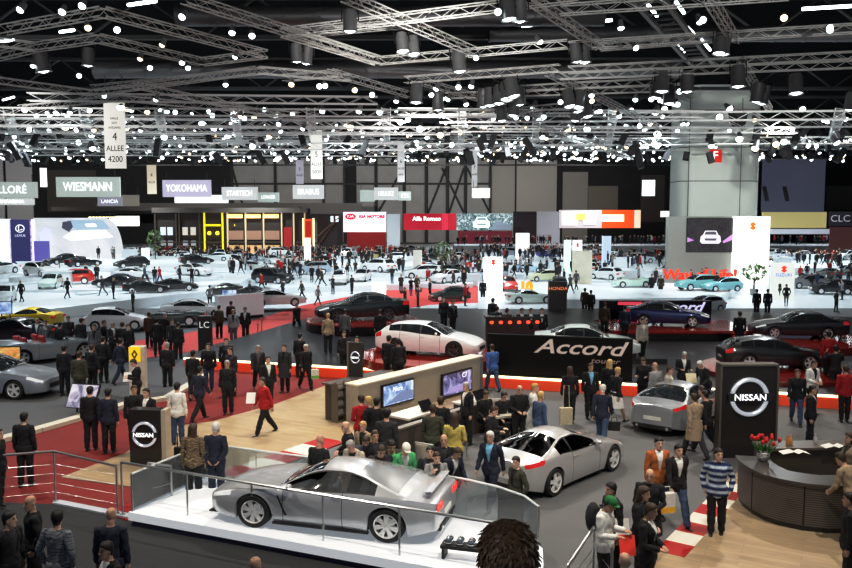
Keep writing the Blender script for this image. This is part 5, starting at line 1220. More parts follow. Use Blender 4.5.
bag(181, 452, .95, .3, .24, fab((.02, .02, .022)), 'black handbag on the arm of the animal-print jacket woman', rz=10, strap=.2)
v = at(604, 516, 1.2); t = thing('backpack', 'dark backpack worn by the man in the green cap', 'backpack', (v.x - .1, v.y - .02, .95), R(55)); MB().ball((0, .1, .22), (.17, .12, .26), 8).build('pack_body', fab((.02, .02, .024)), t, smooth=60)
for sx in (-.1, .1): MB().tube([(sx, .02, .40), (sx, -.12, .46), (sx, -.22, .3), (sx, -.1, .05)], .02, 6).build('shoulder_strap', fab((.02, .02, .024)), t)
for i, (x, y, z, w, c, lb) in enumerate(((622, 528, 1.05, .24, (.75, .74, .72), 'white leaflet held by the man in the green cap'), (627, 545, .95, .26, (.75, .05, .03), 'red brochure beside the man in the green cap'), (128, 377, 1.1, .28, (.78, .78, .76), 'white papers held by the woman at the yellow sign'), (251, 398, 1.1, .26, (.78, .77, .74), 'white sheet held by the woman striding in red'), (691, 378, 1.1, .34, (.6, .55, .4), 'cream paper held by the suited man behind the soft-top car'))):
    v = at(x, y, z); o = MB().loft([[(-w / 2, -.1, -.14), (w / 2, -.1, -.14)], [(-w / 2, -.02, .02), (w / 2, -.02, .02)], [(-w / 2, .05, .15), (w / 2, .05, .15)]], caps=False, closed=False).build('leaflet', mat(c, .6), None, tuple(v)); tag(o, lb, 'leaflet')
# ------------------------------------------------------------------ left stand with the silver cars
LG = mat((.10, .10, .105), .6, noise=.2, scale=20, bump=.1); CREAM = mat((.62, .58, .48), .5)
lp = [(-60, 452), (36, 427), (125, 402), (165, 396), (206, 373), (205, 357), (150, 360), (60, 352), (-60, 345)]
t = thing('stand_deck', 'low grey stand deck with cream edge under the silver cars at left', 'stage'); MB().prism(fl(lp, .12), 0, .12, 0).build('deck_top', LG, t)
pts = [at(x, y, .13) for x, y in ((-60, 452), (36, 427), (125, 402), (165, 396), (206, 373), (205, 357))]
mb = MB()
for a, b in zip(pts[:-1], pts[1:]): d = (b - a).normalized(); n_ = Vector((d.y, -d.x, 0)) * .28; mb.loft([[a - n_ * .3, b - n_ * .3], [a + n_, b + n_]], caps=False, closed=False); mb.loft([[a + n_, b + n_], [a + n_ - Vector((0, 0, .12)), b + n_ - Vector((0, 0, .12))]], caps=False, closed=False)
mb.build('cream_edge', CREAM, t)
lz = at(-6, 399, .12); car('sedan', (lz.x - .6, lz.y + .9, .12), -6, mat((.36, .39, .44), .3, metal=.5, coat=1., noise=.04), 'blue-grey silver saloon cut off by the left edge')
lz = at(42, 361, .12); car('open', (lz.x, lz.y + .3, .12), 48, mat((.42, .46, .48), .3, metal=.4, coat=1., noise=.04), 'open silver convertible with red seats at left')
lz = at(30, 326, .1); far_car('zed', (lz.x, lz.y, .1), 170, paint((.75, .52, .02)), 'low yellow sports car behind the open silver convertible').scale = (.85,) * 3
lz = at(118, 329, .1); far_car('hatch', (lz.x, lz.y, .1), 10, PWHITE(), 'white small car behind the left crowd').scale = (.85,) * 3
lz = at(15, 341, .1); far_car('sedan', (lz.x, lz.y, .1), 160, paint((.03, .012, .02)), 'dark red saloon at the left edge behind the convertible').scale = (.85,) * 3
lz = at(196, 318, .1); far_car('sedan', (lz.x, lz.y, .1), 12, PWHITE(), 'white saloon just above the crowd on the red aisle').scale = (.85,) * 3
lz = at(172, 325, .1); far_car('open', (lz.x, lz.y, .1), 190, paint((.03, .05, .05)), 'dark open car in front of the white saloon').scale = (.85,) * 3
lz = at(275, 306, .3); far_car('sedan', (lz.x, lz.y, .3), 20, PWHITE(), 'white sports saloon on the white stand above the red aisle').scale = (.85,) * 3
lz = at(225, 314, .1); far_car('zed', (lz.x, lz.y, .1), 175, paint((.7, .7, .66)), 'cream low coupe left of the small black screen').scale = (.85,) * 3
def board(name, cat, label, px, py, w, h, tilt, m, z0=0., rz=0., legs=True, frame=TRIM, base_y=None):
    p = at(px, base_y or (py + h), z0); k = p.y / 800; t = thing(name, label, cat, (p.x, p.y, z0), rz); zc = CAMH - (py - HOR) * k - z0
    MB().box((0, 0, zc), (w * k, .06, h * k), rx=tilt).build('board_frame', frame, t); MB().box((0, -.04 * cos(tilt), zc + .04 * sin(tilt) * 0), (w * k * .94, .03, h * k * .92), rx=tilt).build('board_face', m, t)
    if legs:
        for s_ in (-1, 1): MB().tube([(s_ * w * k * .3, .1, 0), (s_ * w * k * .3, .03, zc)], .03, 6).build('leg', TRIM, t)
    return t, k, zc
board('poster_stand', 'poster', 'tilted white poster on a stand facing the two dark men', 84, 398, 33, 26, -.5, screenmat('poster'), 0, R(-14), base_y=417)
board('display_screen', 'screen', 'screen with green and orange stripes at the left edge', 10, 359, 24, 24, 0, screenmat('art'), .12, 0, base_y=374)
board('display_screen', 'screen', 'small pale blue screen at the far left edge', 6, 308, 14, 13, 0, screenmat('blue'), 0, 0, base_y=330)
board('display_screen', 'screen', 'small black-framed screen above the cream low coupe', 230, 295, 15, 11, 0, screenmat('blue'), 0, 0, base_y=318)
p = at(139, 397, .12); k = p.y / 800; t = thing('sign_pillar', 'slim cream pillar topped by a yellow sign with dark diamond', 'sign', (p.x, p.y, .12), R(8))
MB().box((0, 0, 26 * k), (15 * k, .45, 52 * k)).build('pillar_body', mat((.58, .55, .46), .5), t, bevel=.01); MB().box((-1.5 * k, -.24, 45 * k), (11 * k, .04, 15 * k)).build('sign_plate', glow((.75, .5, .01), .6), t)
MB().loft([[(-1.5 * k + x * k, y, 45 * k + z * k) for x, z in ((0, 5), (3, 0), (0, -5), (-3, 0))] for y in (-.265, -.275)]).loft([[(-1.5 * k + x * k, y, 45 * k + z * k) for x, z in ((0, 2.2), (1.2, 0), (0, -2.2), (-1.2, 0))] for y in (-.276, -.28)], m=1).build('diamond_emblem', [mat((.06, .05, .03), .3), glow((.75, .5, .01), .6)], t)
p = at(212, 351, .02); k = p.y / 800; t = thing('sign_totem', 'black totem with white lettering on the far red aisle', 'sign', (p.x - .3, p.y, .01), 0); MB().box((0, 0, 18 * k), (13 * k, .3, 36 * k)).build('totem_body', BRN, t); text('LC', 9 * k, t, (0, -.16, 27 * k), glow((.7, .7, .7), .6))
for i, (x, y) in enumerate(((258, 343), (262, 336), (300, 331))):
    p = at(x, y, .02); t = thing('barrier_post', ['white-topped barrier post at the corner of the red aisle', 'second barrier post just behind the corner post', 'barrier post near the man walking alone'][i], 'post', (p.x, p.y, .01)); MB().lathe([(.12, 0), (.12, .03), (.03, .05), (.03, .9), (.05, .92), (.05, 1.), (.001, 1.0)], 12).build('post_body', STEELR, t, smooth=40)
# ------------------------------------------------------------------ white stands in the middle distance
WPL = mat((.70, .76, .79), .3, noise=.05, emit=.10)  # slight emission whitens the platforms, though they are no lamps
PLATS = []
def gz(x, y, z0=.01):                      # height of what one stands on at a place
    z = z0
    for poly, h in PLATS:
        c = False
        for (ax, ay), (bx, by) in zip(poly, poly[1:] + poly[:1]):
            if (ay > y) != (by > y) and x < (bx - ax) * (y - ay) / (by - ay) + ax: c = not c
        if c: z = max(z, h)
    return z
def plat(px, h, label, m=WPL, m2=None):
    t = thing('display_platform', label, 'platform'); poly = fl(px, h); PLATS.append((poly, h)); MB().prism(poly, 0, h, 0).build('platform_top', m, t); return t
plat([(-60, 322), (92, 304), (208, 291), (212, 283), (-60, 296)], .7, 'long white platform with dark car row before the left white stand')
plat([(-60, 290), (110, 290), (240, 283), (260, 272), (-60, 272)], .9, 'broad pale platform at left carrying the red hatchback')
plat([(60, 268), (250, 268), (230, 256), (60, 256)], 1.3, 'white platform with long white front at left')
plat([(270, 288), (420, 284), (410, 271), (280, 271)], .5, 'white platform in the centre below the red-numbered race cars')
plat([(330, 268), (425, 266), (415, 256), (335, 256)], .9, 'white platform under the white pickup')
plat([(478, 311), (552, 311), (560, 280), (478, 280)], .4, 'white platform with the orange numerals')
plat([(560, 300), (720, 297), (742, 283), (570, 283)], .6, 'white platform below the big red letters')
plat([(480, 262), (600, 262), (600, 252), (480, 252)], .9, 'white platform in front of the blue and yellow cars')
plat([(600, 271), (665, 271), (665, 260), (612, 260)], 1.0, 'white and blue platform left of the grey screen wall')
plat([(772, 268), (860, 268), (860, 258), (772, 258)], .8, 'pale platform at the right edge behind the grey sign')
FCP = []
def fc(kind, px, py, yaw, col, label, z=.01, sc=.76, p=None):
    p = at(px, py, z); FCP.append((p.x, p.y)); o = far_car(kind, (p.x, p.y, gz(p.x, p.y)), yaw, paint(col, 0, .3), label); o.scale = (sc,) * 3; return o
W_, K_ = (.80, .84, .86), (.015, .018, .02)
for r in (
 ('suv', 72, 284, 200, (.55, .03, .015), 'red hatchback on the broad left platform', .9), ('hatch', 51, 288, -80, (.62, .75, .70), 'pale green-white small van left of the red hatchback', .9), ('sedan', 117, 287, 176, K_, 'long black open-topped car right of the red hatchback', .9),
 ('sedan', 134, 279, 8, W_, 'white saloon behind the long black car', .9), ('hatch', 4, 302, -70, W_, 'white small car at the far left edge', .7), ('zed', 146, 290, 20, K_, 'black sports car at the right end of the left platform', .9), ('zed', 176, 288, 15, K_, 'black roadster with large wheels left of centre', .9),
 ('sedan', 57, 262, 10, (.12, .25, .5), 'small blue saloon below the white dome billboard', .01), ('hatch', 69, 267, -30, (.35, .42, .45), 'grey hatchback below the white dome billboard', .01), ('suv', 92, 264, 0, W_, 'white van in the row below the dome billboard', .01), ('sedan', 110, 264, 5, (.5, .5, .5), 'pale grey saloon in the row below the dome billboard', .01), ('zed', 11, 268, 190, K_, 'black coupe under the tall white panel at left', .9), ('hatch', 132, 254, 20, (.65, .60, .4), 'cream hatchback near the brown shop front', .01),
 ('hatch', 192, 246, 190, (.55, .65, .2), 'yellow-green hatchback under the brown shop front', 1.3), ('suv', 163, 246, 10, (.55, .55, .2), 'yellowish car under the brown shop front', 1.3), ('sedan', 215, 261, 200, (.72, .80, .80), 'pale saloon on the long white platform', 1.3), ('bug', 257, 271, 200, (.80, .62, .02), 'bright yellow rounded car in the left centre', .9), ('zed', 222, 284, 200, K_, 'black low sports car in the left centre', .9), ('zed', 256, 287, -15, (.05, .055, .06), 'dark grey sports car with large wheels in the left centre', .9),
 ('sedan', 205, 272, 20, (.65, .75, .75), 'pale silver car behind the black low sports car', .9), ('suv', 281, 255, -40, W_, 'white van beside the red doorway', .01), ('hatch', 288, 263, 200, W_, 'white hatchback below the white van', .01), ('sedan', 300, 250, 20, K_, 'black saloon beside the white pillar stub', .01),
 ('suv', 340, 284, -90, W_, 'white rally car with red stripe seen head-on', .5), ('hatch', 362, 281, -100, (.85, .85, .85), 'white race car with red number on its roof', .5), ('suv', 393, 262, 190, W_, 'white pickup-like car on the small white platform', .9), ('hatch', 374, 266, 170, (.6, .5, .25), 'sand-coloured car beside the white pickup', .01), ('sedan', 345, 251, 10, (.1, .12, .14), 'dark grey saloon under the red and white billboard', .01), ('sedan', 318, 258, 190, K_, 'black saloon behind the white rally car', .01), ('sedan', 412, 251, 10, (.12, .14, .15), 'dark saloon under the dark red billboard', .01), ('hatch', 388, 250, 170, (.15, .17, .2), 'dark hatchback left of the dark red billboard', .01), ('hatch', 424, 262, -70, (.3, .3, .3), 'grey car next to the grey standing panel', .01),
 ('hatch', 450, 297, 190, (.02, .035, .035), 'black concept car with its wing door raised', .3), ('sedan', 474, 268, 160, (.55, .03, .02), 'red saloon left of the white standing sign', .01), ('suv', 480, 254, 30, W_, 'rounded white car under the big film screen', .01), ('sedan', 504, 252, 10, (.60, .62, .02), 'bright yellow saloon on the centre platform', .9), ('hatch', 525, 259, -80, (.65, .78, .85), 'ice-blue hatchback seen head-on', .9), ('zed', 548, 257, 10, (.03, .10, .42), 'bright blue sports car on the centre platform', .9), ('sedan', 500, 243, 0, (.6, .7, .72), 'pale saloon under the big film screen', .01),
 ('hatch', 508, 290, -85, (.60, .04, .02), 'red small car seen head-on beside the white standing sign', .4), ('hatch', 543, 281, 195, (.70, .72, .50), 'pale yellow rally car behind the orange numerals', .4), ('sedan', 527, 272, 20, (.5, .65, .8), 'light blue car behind the pale yellow rally car', .01), ('zed', 530, 303, 10, (.7, .8, .75), 'pale low coupe beside the dark brown totem', .4), ('sedan', 599, 268, 100, (.60, .05, .02), 'red car behind the cream standing panel', .01),
 ('open', 632, 287, 185, (.62, .80, .68), 'pale green-white concept car left of the red letters', .6), ('suv', 640, 263, 10, (.65, .75, .85), 'white and blue rally car on the blue platform', 1.0), ('hatch', 621, 266, -160, (.1, .2, .45), 'blue car on the blue platform', 1.0), ('suv', 697, 290, 195, (.25, .50, .50), 'teal car in front of the red letters', .6), ('hatch', 722, 291, 190, (.30, .58, .62), 'light turquoise hatchback at the foot of the white screen wall', .6), ('hatch', 703, 303, 200, (.70, .80, .80), 'white small car before the turquoise hatchback', .6),
 ('zed', 788, 247, 190, W_, 'white coupe under the yellow-grey wall band', .01), ('hatch', 780, 259, -160, (.75, .78, .85), 'white car on the pale right platform', .8), ('sedan', 806, 260, 200, (.5, .6, .75), 'silver-blue car on the pale right platform', .8), ('zed', 830, 248, 200, (.45, .65, .78), 'light blue sports car near the right edge', .01), ('suv', 806, 288, 185, (.30, .30, .32), 'black car with white roof right of the grey sign', .01), ('suv', 832, 294, 170, K_, 'black off-roader at the right edge', .01), ('hatch', 845, 275, 190, W_, 'white small car at the right edge', .01)):
    fc(*r[:6], r[6])
# ------------------------------------------------------------------ signs, billboards, far stands
def panel(name, cat, label, x0, y0, x1, y1, Y, m, t_=.25, frame=None, ground=False):
    a, b = atd(x0, y1, Y), atd(x1, y0, Y); z0 = 0 if ground else a.z
    t = thing(name, label, cat, ((a.x + b.x) / 2, Y, z0)); w, h = b.x - a.x, b.z - z0
    MB().box((0, 0, h / 2), (w, t_, h)).build('panel_board', m, t)
    if frame: MB().box((0, .02, h), (w + .3, t_, .3)).build('panel_frame', frame, t)
    return t, w, h, Y / 800
SIGNG = glow((.27, .30, .285), 1.); SIGNL = glow((.36, .37, .37), 1.); TXT = glow((.92, .95, .95), 1.15)
CABLE = mat((.05, .05, .05), .6)
def hang(name, label, x0, y0, x1, y1, Y, s, m, ts, tm=TXT, sx=1., group=None):
    t, w, h, k = panel(name, 'sign', label, x0, y0, x1, y1, Y, m)
    if s: text(s, ts * k, t, (0, -.16, h / 2), tm, .80 * w / (len(s) * .68 * ts * k), bold=.004 * k * ts / 6)
    for s_ in (-.42, .42): MB().tube([(w * s_, 0, h), (w * s_, 0, h + 22 * k * .35)], .03, 4).build('hanging_cable', CABLE, t)
    return t, w, h, k
hang('hanging_sign', 'wide grey-green hanging sign with white lettering at left', 57, 177, 120, 197, 72, 'WIESMANN', SIGNG, 12.5, sx=.92)
t, w, h, k = hang('hanging_sign', 'grey hanging sign with its first letters cut off at the left edge', -22, 182, 37, 198, 70, '', SIGNG, 11); text('BOLLORÉ', 10.5 * k, t, (-1.5 * k, -.16, h / 2), TXT, .95)
hang('hanging_sign', 'slim grey sign under the sign cut off at the left edge', -16, 198.5, 34, 205, 70.5, 'PININFARINA', SIGNL, 5)
hang('hanging_sign', 'lavender-white hanging sign with white lettering', 163, 180, 211, 197, 86, 'YOKOHAMA', glow((.33, .31, .39), 1.), 9.6)
hang('hanging_sign', 'bright blank white sign hanging behind the lavender sign', 175, 195, 228, 203, 95, '', glow((.75, .78, .78), 1.1), 8)
hang('hanging_sign', 'grey hanging sign with eight white letters right of the lavender sign', 222, 187, 257.5, 200, 88, 'STARTECH', SIGNL, 7.4)
hang('hanging_sign', 'smaller grey-green sign overlapping the right end of the eight-letter sign', 258, 192.5, 279, 202, 92, 'LORINSER', SIGNG, 4.6)
hang('hanging_sign', 'grey hanging sign with six white letters under the 5 ALLEE banner', 293, 185, 324, 199, 88, 'BRABUS', SIGNL, 7.6)
hang('hanging_sign', 'pale grey hanging sign, middle of the cluster of three in the centre', 374, 187.5, 398, 200, 92, 'HEULIEZ', SIGNL, 6.2)
hang('hanging_sign', 'small blank grey sign, left of the cluster of three in the centre', 360, 190, 375, 201.5, 96, '', SIGNG, 5); hang('hanging_sign', 'small grey sign, right of the cluster of three in the centre', 398.5, 191.5, 411, 200.5, 96, 'ETS', SIGNG, 5.5)
hang('hanging_sign', 'small bright sign hanging before the grey wall panels', 472, 188, 490, 198, 96, '', glow((.62, .6, .58), 1.), 5)
hang('hanging_sign', 'small grey-violet sign below the wide grey-green sign', 98, 197, 122, 206, 105, 'LANCIA', glow((.2, .2, .23), 1.), 5); hang('hanging_sign', 'narrow brown-grey sign beside the small grey-violet sign', 122, 195, 139, 206, 110, '', glow((.16, .15, .13), 1.), 5)
TK = glow((.03, .03, .03), .3)
def banner(label, x0, y0, x1, y1, Y, lines, m=glow((.50, .49, .45), 1.)):
    t, w, h, k = panel('hanging_banner', 'banner', label, x0, y0, x1, y1, Y, m, .06)
    for s, dy, ts in lines: text(s, ts * k, t, (0, -.05, h - dy * k), TK, .85, bold=.006 * k)
    for s_ in (-.4, .4): MB().tube([(w * s_, 0, h), (w * s_, 0, h + 1.6)], .03, 4).build('hanging_cable', CABLE, t)
banner('pale vertical banner with 4 ALLEE 4200 at upper left', 105.5, 101, 124.5, 168.5, 52, [('HALLE', 17, 3.2), ('EXIT', 21.5, 3), ('AUSGANG', 26, 3), ('4', 35, 11), ('ALLEE', 46.5, 7.8), ('4200', 57, 8.6)])
banner('white vertical banner with 5 ALLEE 5000 in the upper centre left', 311, 130, 322, 179, 78, [('5', 24, 7.5), ('ALLEE', 33.5, 4.6), ('5000', 41, 5.2)])
banner('narrow grey banner with 6 hanging in the upper centre', 397.5, 141, 404.5, 182, 98, [('6', 20, 5), ('ALLEE', 27, 2.8), ('6000', 33, 3)], glow((.38, .38, .38), 1.))
banner('narrow grey banner hanging before the braced wall panels', 471.5, 151, 477.5, 187, 110, [('7', 16, 4.5), ('ALLEE', 23, 2.4)], glow((.33, .33, .33), 1.))
banner('narrow tan banner hanging left of the lavender sign', 147.5, 165, 156, 194, 100, [('4', 10, 5), ('ALLEE', 17, 3)], glow((.36, .32, .25), 1.))
banner('narrow violet-grey banner left of the 5 ALLEE banner', 296, 160, 303.5, 184, 105, [('5', 9, 4.5), ('ALLEE', 15, 2.8)], glow((.25, .24, .27), 1.))
banner('blank glowing white banner between the pale wall panels', 40.5, 168, 46.5, 187, 100, [], glow((.8, .85, .9), 1.2))
# left stand: white panel, navy panel with emblem, dome billboard
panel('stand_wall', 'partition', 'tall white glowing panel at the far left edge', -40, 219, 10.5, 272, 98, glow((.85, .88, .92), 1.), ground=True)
t, w, h, k = panel('stand_wall', 'partition', 'tall navy panel with silver oval emblem at left', 10.8, 219.5, 31.5, 268, 98, glow((.025, .025, .085), 1.), ground=True)
MB().tube([(4.2 * k * sin(a), -.16, h - 9 * k + 3.6 * k * cos(a)) for a in np.linspace(0, 2 * pi, 25)], .06, 5).tube([(-1 * k, -.16, h - 6 * k), (-1.6 * k, -.16, h - 11 * k), (2.6 * k, -.16, h - 9.6 * k)], .07, 5).build('emblem', glow((.55, .55, .6), 1.), t); text('LEXUS', 3.4 * k, t, (0, -.16, h - 16 * k), glow((.5, .5, .58), 1.), 1.1)
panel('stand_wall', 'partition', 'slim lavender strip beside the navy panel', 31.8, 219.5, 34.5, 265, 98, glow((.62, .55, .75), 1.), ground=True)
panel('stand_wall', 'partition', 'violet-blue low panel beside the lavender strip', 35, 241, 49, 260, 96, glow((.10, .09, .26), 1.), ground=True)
def dome():
    Y = 104; k = Y / 800; c = atd(80, 251, Y); t = thing('billboard', 'white dome-ended billboard with pale car picture at left', 'billboard', (c.x, Y, 0)); hh = c.z + 33 * k
    out = [(-46 * k, 0), (-46 * k, hh)] + [(22 * k + 20 * k * sin(a) ** .8, hh * .0 + (c.z - 2 * k) + (hh - c.z + 2 * k) * cos(a)) for a in np.linspace(0, pi / 2, 12)] + [(42 * k, 0)]
    MB().loft([[(x, y, z) for x, z in out] for y in (.4, 0)]).build('billboard_face', screenmat('bill'), t)
    def poly(nm, pts, m, y): MB().loft([[(x * k, yy, c.z + z * k) for x, z in pts] for yy in (y, y - .05)]).build(nm, m, t)
    poly('printed_roof', [(-12, 31), (24, 31), (32, 22), (-4, 21)], glow((.26, .33, .40), 1.), -.02); poly('printed_window', [(-6, 20), (26, 21), (34, 14), (-8, 10), (-16, 14)], glow((.85, .9, .95), 1.), -.04)
    poly('printed_mirror', [(-16, 29), (-8, 30), (-6, 24), (-10, 19), (-17, 23)], glow((.06, .06, .09), 1.), -.06); poly('printed_wheel', [(-40, 18), (-34, 24), (-28, 22), (-26, 6), (-38, 4)], glow((.45, .45, .62), 1.), -.05); poly('printed_lamp', [(6, 27), (16, 27.5), (18, 24.5), (8, 24)], glow((.8, .85, .9), 1.), -.08)
dome()
panel('light_box', 'light', 'glowing white light box on top of the stand right of the dome billboard', 110, 216, 139, 226, 110, glow((.95, .92, .85), 1.3))
for i in range(8): p = atd(90 + i * 3.4, 217, 106); o = MB().lathe([(.001, .5), (.2, .45), (.26, 0)], 8).lathe([(.25, 0), (.001, -.12)], 8, m=1).build('spotlight', [TRIM, glow((1, .85, .5), 5.)], None, p); tag(o, 'tiny warm spotlight on the upper edge of the dome billboard', 'spotlight', 'warm spotlights on the dome billboard')
# brown shop front
def shopfront():
    Y = 150; k = Y / 800; a, b = atd(155, 246, Y), atd(306, 208, Y); w = b.x - a.x; h = b.z; t = thing('shop_front', 'long brown two-storey stand front with glowing yellow-framed bays', 'stand', (a.x, Y, 0)); BR = mat((.10, .075, .055), .6); WARMG = glow((1., .62, .22), 1.3)
    MB().box((w / 2, 3, h / 2), (w, 5.5, h)).build('stand_body', mat((.055, .042, .036), .7), t); MB().box((w / 2, -.1, h - 2.2 * k), (w + .6, .8, 5 * k)).build('cornice', mat((.17, .145, .125), .6), t)
    MB().box((w / 2, 0, 11 * k), (w, .5, 1.5 * k)).build('floor_band', BR, t)
    for i, x in enumerate((0, 21, 24, 44, 49, 67, 72, 90, 108, 126, 138, 149)): MB().box((x * k + .2, -.15, h / 2), (1.3 * k, .4, h * .93)).build('column', BR if i in (0, 1, 2, 3) else (glow((.85, .60, .02), .9) if i in (4, 5) else mat((.62, .52, .35), .5, emit=.4)), t)
    for i, x in enumerate((81, 99, 117)): MB().box((x * k, -.05, h - 8 * k), (14 * k, .3, 4 * k)).build('bay_light', WARMG, t); MB().box((x * k, -.02, 18 * k), (15 * k, .3, 9 * k)).build('bay_window', glow((.22, .14, .10), 1.), t); MB().box((x * k, -.05, 4 * k), (15 * k, .3, 8 * k)).build('bay_base', glow((.45, .28, .15), 1.), t)
    for i, x in enumerate((7, 14, 29, 37)): MB().box((x * k + .3, -.05, 22 * k), (5 * k, .3, 8 * k)).build('shop_window', glow((.45, .52, .58) if i < 2 else (.40, .36, .32), 1.), t); MB().box((x * k + .3, -.05, 10 * k), (4.5 * k, .3, 5 * k)).build('shop_window', glow((.25, .25, .26), 1.), t)
    for x in (58, 80): MB().box((x * k, -.06, 31 * k * .9), (16 * k if x == 58 else .1, .3, 2 * k)).build('yellow_lintel', glow((.8, .62, .02), .9), t)
    for x in (55, 63): MB().ball((x * k, -.3, 20 * k), (2. * k, .3, 2.2 * k), 6).build('yellow_lantern', glow((.9, .7, .05), 1.1), t, smooth=60)
    MB().box((133 * k, -.1, 15 * k), (8 * k, .4, 22 * k)).build('red_panel', glow((.22, .02, .02), 1.), t)
shopfront()
t, w, h, k = panel('door_panel', 'sign', 'glowing orange-red doorway panel right of the brown stand front', 304, 219, 313, 239, 148, glow((.62, .10, .02), 1.)); MB().box((0, -.1, h * .5), (w * .62, .2, h * .8)).build('red_panel', glow((.3, .02, .01), 1.), t)
for s_ in (-.55, .55): MB().box((w * s_, 0, h / 2 - .6), (.35, .3, h + 1.5)).build('door_light', glow((.95, .75, .5), 1.), t)
# stair and platform between the brown front and the white billboard
t, w, h, k = panel('stairway', 'stairs', 'dark stairway rising beside the white billboard', 318, 214, 342, 240, 152, mat((.05, .035, .035), .7), 2., ground=True)
mb = MB()
for i in range(12): mb.box((-w / 2 + w * i / 12, -1.3, 1.2 + i * h / 14), (w / 10, 1.2, .5))
mb.build('steps', mat((.10, .04, .035), .6), t); MB().tube([(-w / 2, -2, 3), (w / 2, -2, h * .95)], .12, 5).build('stair_rail', mat((.2, .12, .1), .5), t)
for x in (332, 337): 
    p = atd(x, 219, 150); o = MB().box((0, 0, 0), (.55, .1, 1.1)).build('window_1', glow((.6, .65, .68), 1.), None, p); o['kind'] = 'structure'
t, w, h, k = panel('billboard', 'billboard', 'white billboard with red oval and red lettering in the centre', 343.5, 212, 386, 232, 150, glow((.66, .64, .72), 1.), .5)
MB().box((0, -.27, h - 9 * k), (w * .99, .06, 1)).build('lower_shade', glow((.45, .43, .52), 1.), t) if 0 else None
MB().lathe([(.001, 0), (1, 0), (1, .06), (.001, .06)], 24, axis='y').build('red_oval', glow((.62, .02, .04), 1.), t); t.children[-1].location = (-w * .33, -.34, h - 4.5 * k); t.children[-1].scale = (5.4 * k, 1, 3.1 * k)
text('KIA', 3.6 * k, t, (-w * .33, -.42, h - 4.5 * k), glow((.8, .7, .7), 1.), 1.2); text('KIA MOTORS', 3.9 * k, t, (w * .17, -.3, h - 4.6 * k), glow((.62, .02, .04), 1.), 1.1, bold=.05); text('The Power to Surprise', 2.4 * k, t, (w * .06, -.3, h - 10 * k), glow((.2, .2, .23), 1.), 1.2)
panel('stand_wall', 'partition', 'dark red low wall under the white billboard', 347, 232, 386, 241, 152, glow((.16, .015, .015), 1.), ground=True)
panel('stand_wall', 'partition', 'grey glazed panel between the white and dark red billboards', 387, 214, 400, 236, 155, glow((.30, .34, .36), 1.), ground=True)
t, w, h, k = panel('billboard', 'billboard', 'dark red billboard with white lettering in the centre', 403.5, 213.5, 456, 230, 150, glow((.30, .015, .03), 1.), .5); text('Alfa Romeo', 5.6 * k, t, (-3 * k, -.3, h * .68), glow((.85, .78, .78), 1.), 1.05, bold=.05); MB().box((15 * k, -.26, h / 2), (6 * k, .06, h)).build('lighter_stripe', glow((.42, .03, .06), 1.), t)
t, w, h, k = panel('film_screen', 'screen', 'wide film screen showing a white car on a road', 456.5, 213.5, 512.5, 230, 150, screenmat('road'), .5)
minicar(t, (-3 * k, -.3, h * .46), 17 * k, glow((.75, .8, .83), 1.), glow((.12, .16, .18), 1.), glow((.9, .95, .95), 1.)); MB().loft([[(5 * k, y, 0), (27 * k, y, 0), (27 * k, y, 5 * k), (12 * k, y, 9 * k)] for y in (-.28, -.32)]).build('screen_image', glow((.14, .16, .19), 1.), t)
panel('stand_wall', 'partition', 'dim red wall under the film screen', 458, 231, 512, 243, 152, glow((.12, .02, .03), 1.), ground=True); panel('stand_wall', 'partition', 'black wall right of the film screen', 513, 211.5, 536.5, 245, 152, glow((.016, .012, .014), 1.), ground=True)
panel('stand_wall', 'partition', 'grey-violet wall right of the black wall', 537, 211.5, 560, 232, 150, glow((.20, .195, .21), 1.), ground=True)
t, w, h, k = panel('billboard', 'billboard', 'wide grey, white and orange-red billboard right of centre', 559, 210, 640, 228, 150, glow((.38, .33, .34), 1.), .5)
for nm, x0, x1, z0, z1, c in (('white_field', -38, -22, .15, .9, (.75, .72, .66)), ('yellow_mark', -24, -14, .45, .8, (.7, .5, .12)), ('orange_field', 2, 34, .0, 1., (.72, .07, .01)), ('cream_field', 34.5, 40.5, 0, 1., (.62, .48, .35)), ('white_mark', 2, 24, .35, .75, (.85, .72, .45)), ('white_mark', -16, -4, .2, .45, (.7, .7, .7))): MB().box(((x0 + x1) / 2 * k, -.3 - (.05 if 'mark' in nm else 0), h * (z0 + z1) / 2), ((x1 - x0) * k, .1, h * (z1 - z0))).build(nm, glow(c, 1.), t)
panel('light_box', 'light', 'white glowing hanging box left of the hall pillar', 642, 180, 655, 196, 130, glow((.85, .9, .92), 1.2))
panel('light_box', 'light', 'small white box hung above the crowd left of the pillar', 660.5, 211, 673, 217, 130, glow((.8, .75, .72), 1.1))
# wall with screen and white sign panel in front of the pillar
t, w, h, k = panel('screen_wall', 'partition', 'pale grey wall with large dark screen in front of the hall pillar', 665.5, 216.5, 731, 285, 77, mat((.36, .37, .335), .6, noise=.05, emit=.12), .8, ground=True)
sc = thing('film_screen', 'large dark screen with small white car on the pale grey wall', 'screen', (t.location.x - w / 2 + 41.5 * k, 76.5, h - 18.5 * k)); MB().box((0, 0, 0), (47 * k, .15, 34 * k)).build('bezel', TRIM, sc); MB().box((0, -.09, 0), (45.6 * k, .04, 32.6 * k)).build('screen', screenmat('hero'), sc)
minicar(sc, (0, -.14, -2 * k), 21 * k, glow((.62, .60, .64), 1.), glow((.10, .09, .11), 1.), glow((.85, .85, .9), 1.)); MB().loft([[(x * k, y, z * k) for x, z in ((12, -6), (23, 2), (23, -4), (13, -8))] for y in (-.12, -.14)]).loft([[(x * k, y, z * k) for x, z in ((-23, -2), (-16, -5), (-23, -7))] for y in (-.12, -.14)]).build('light_streak', glow((.42, .22, .48), 1.), sc)
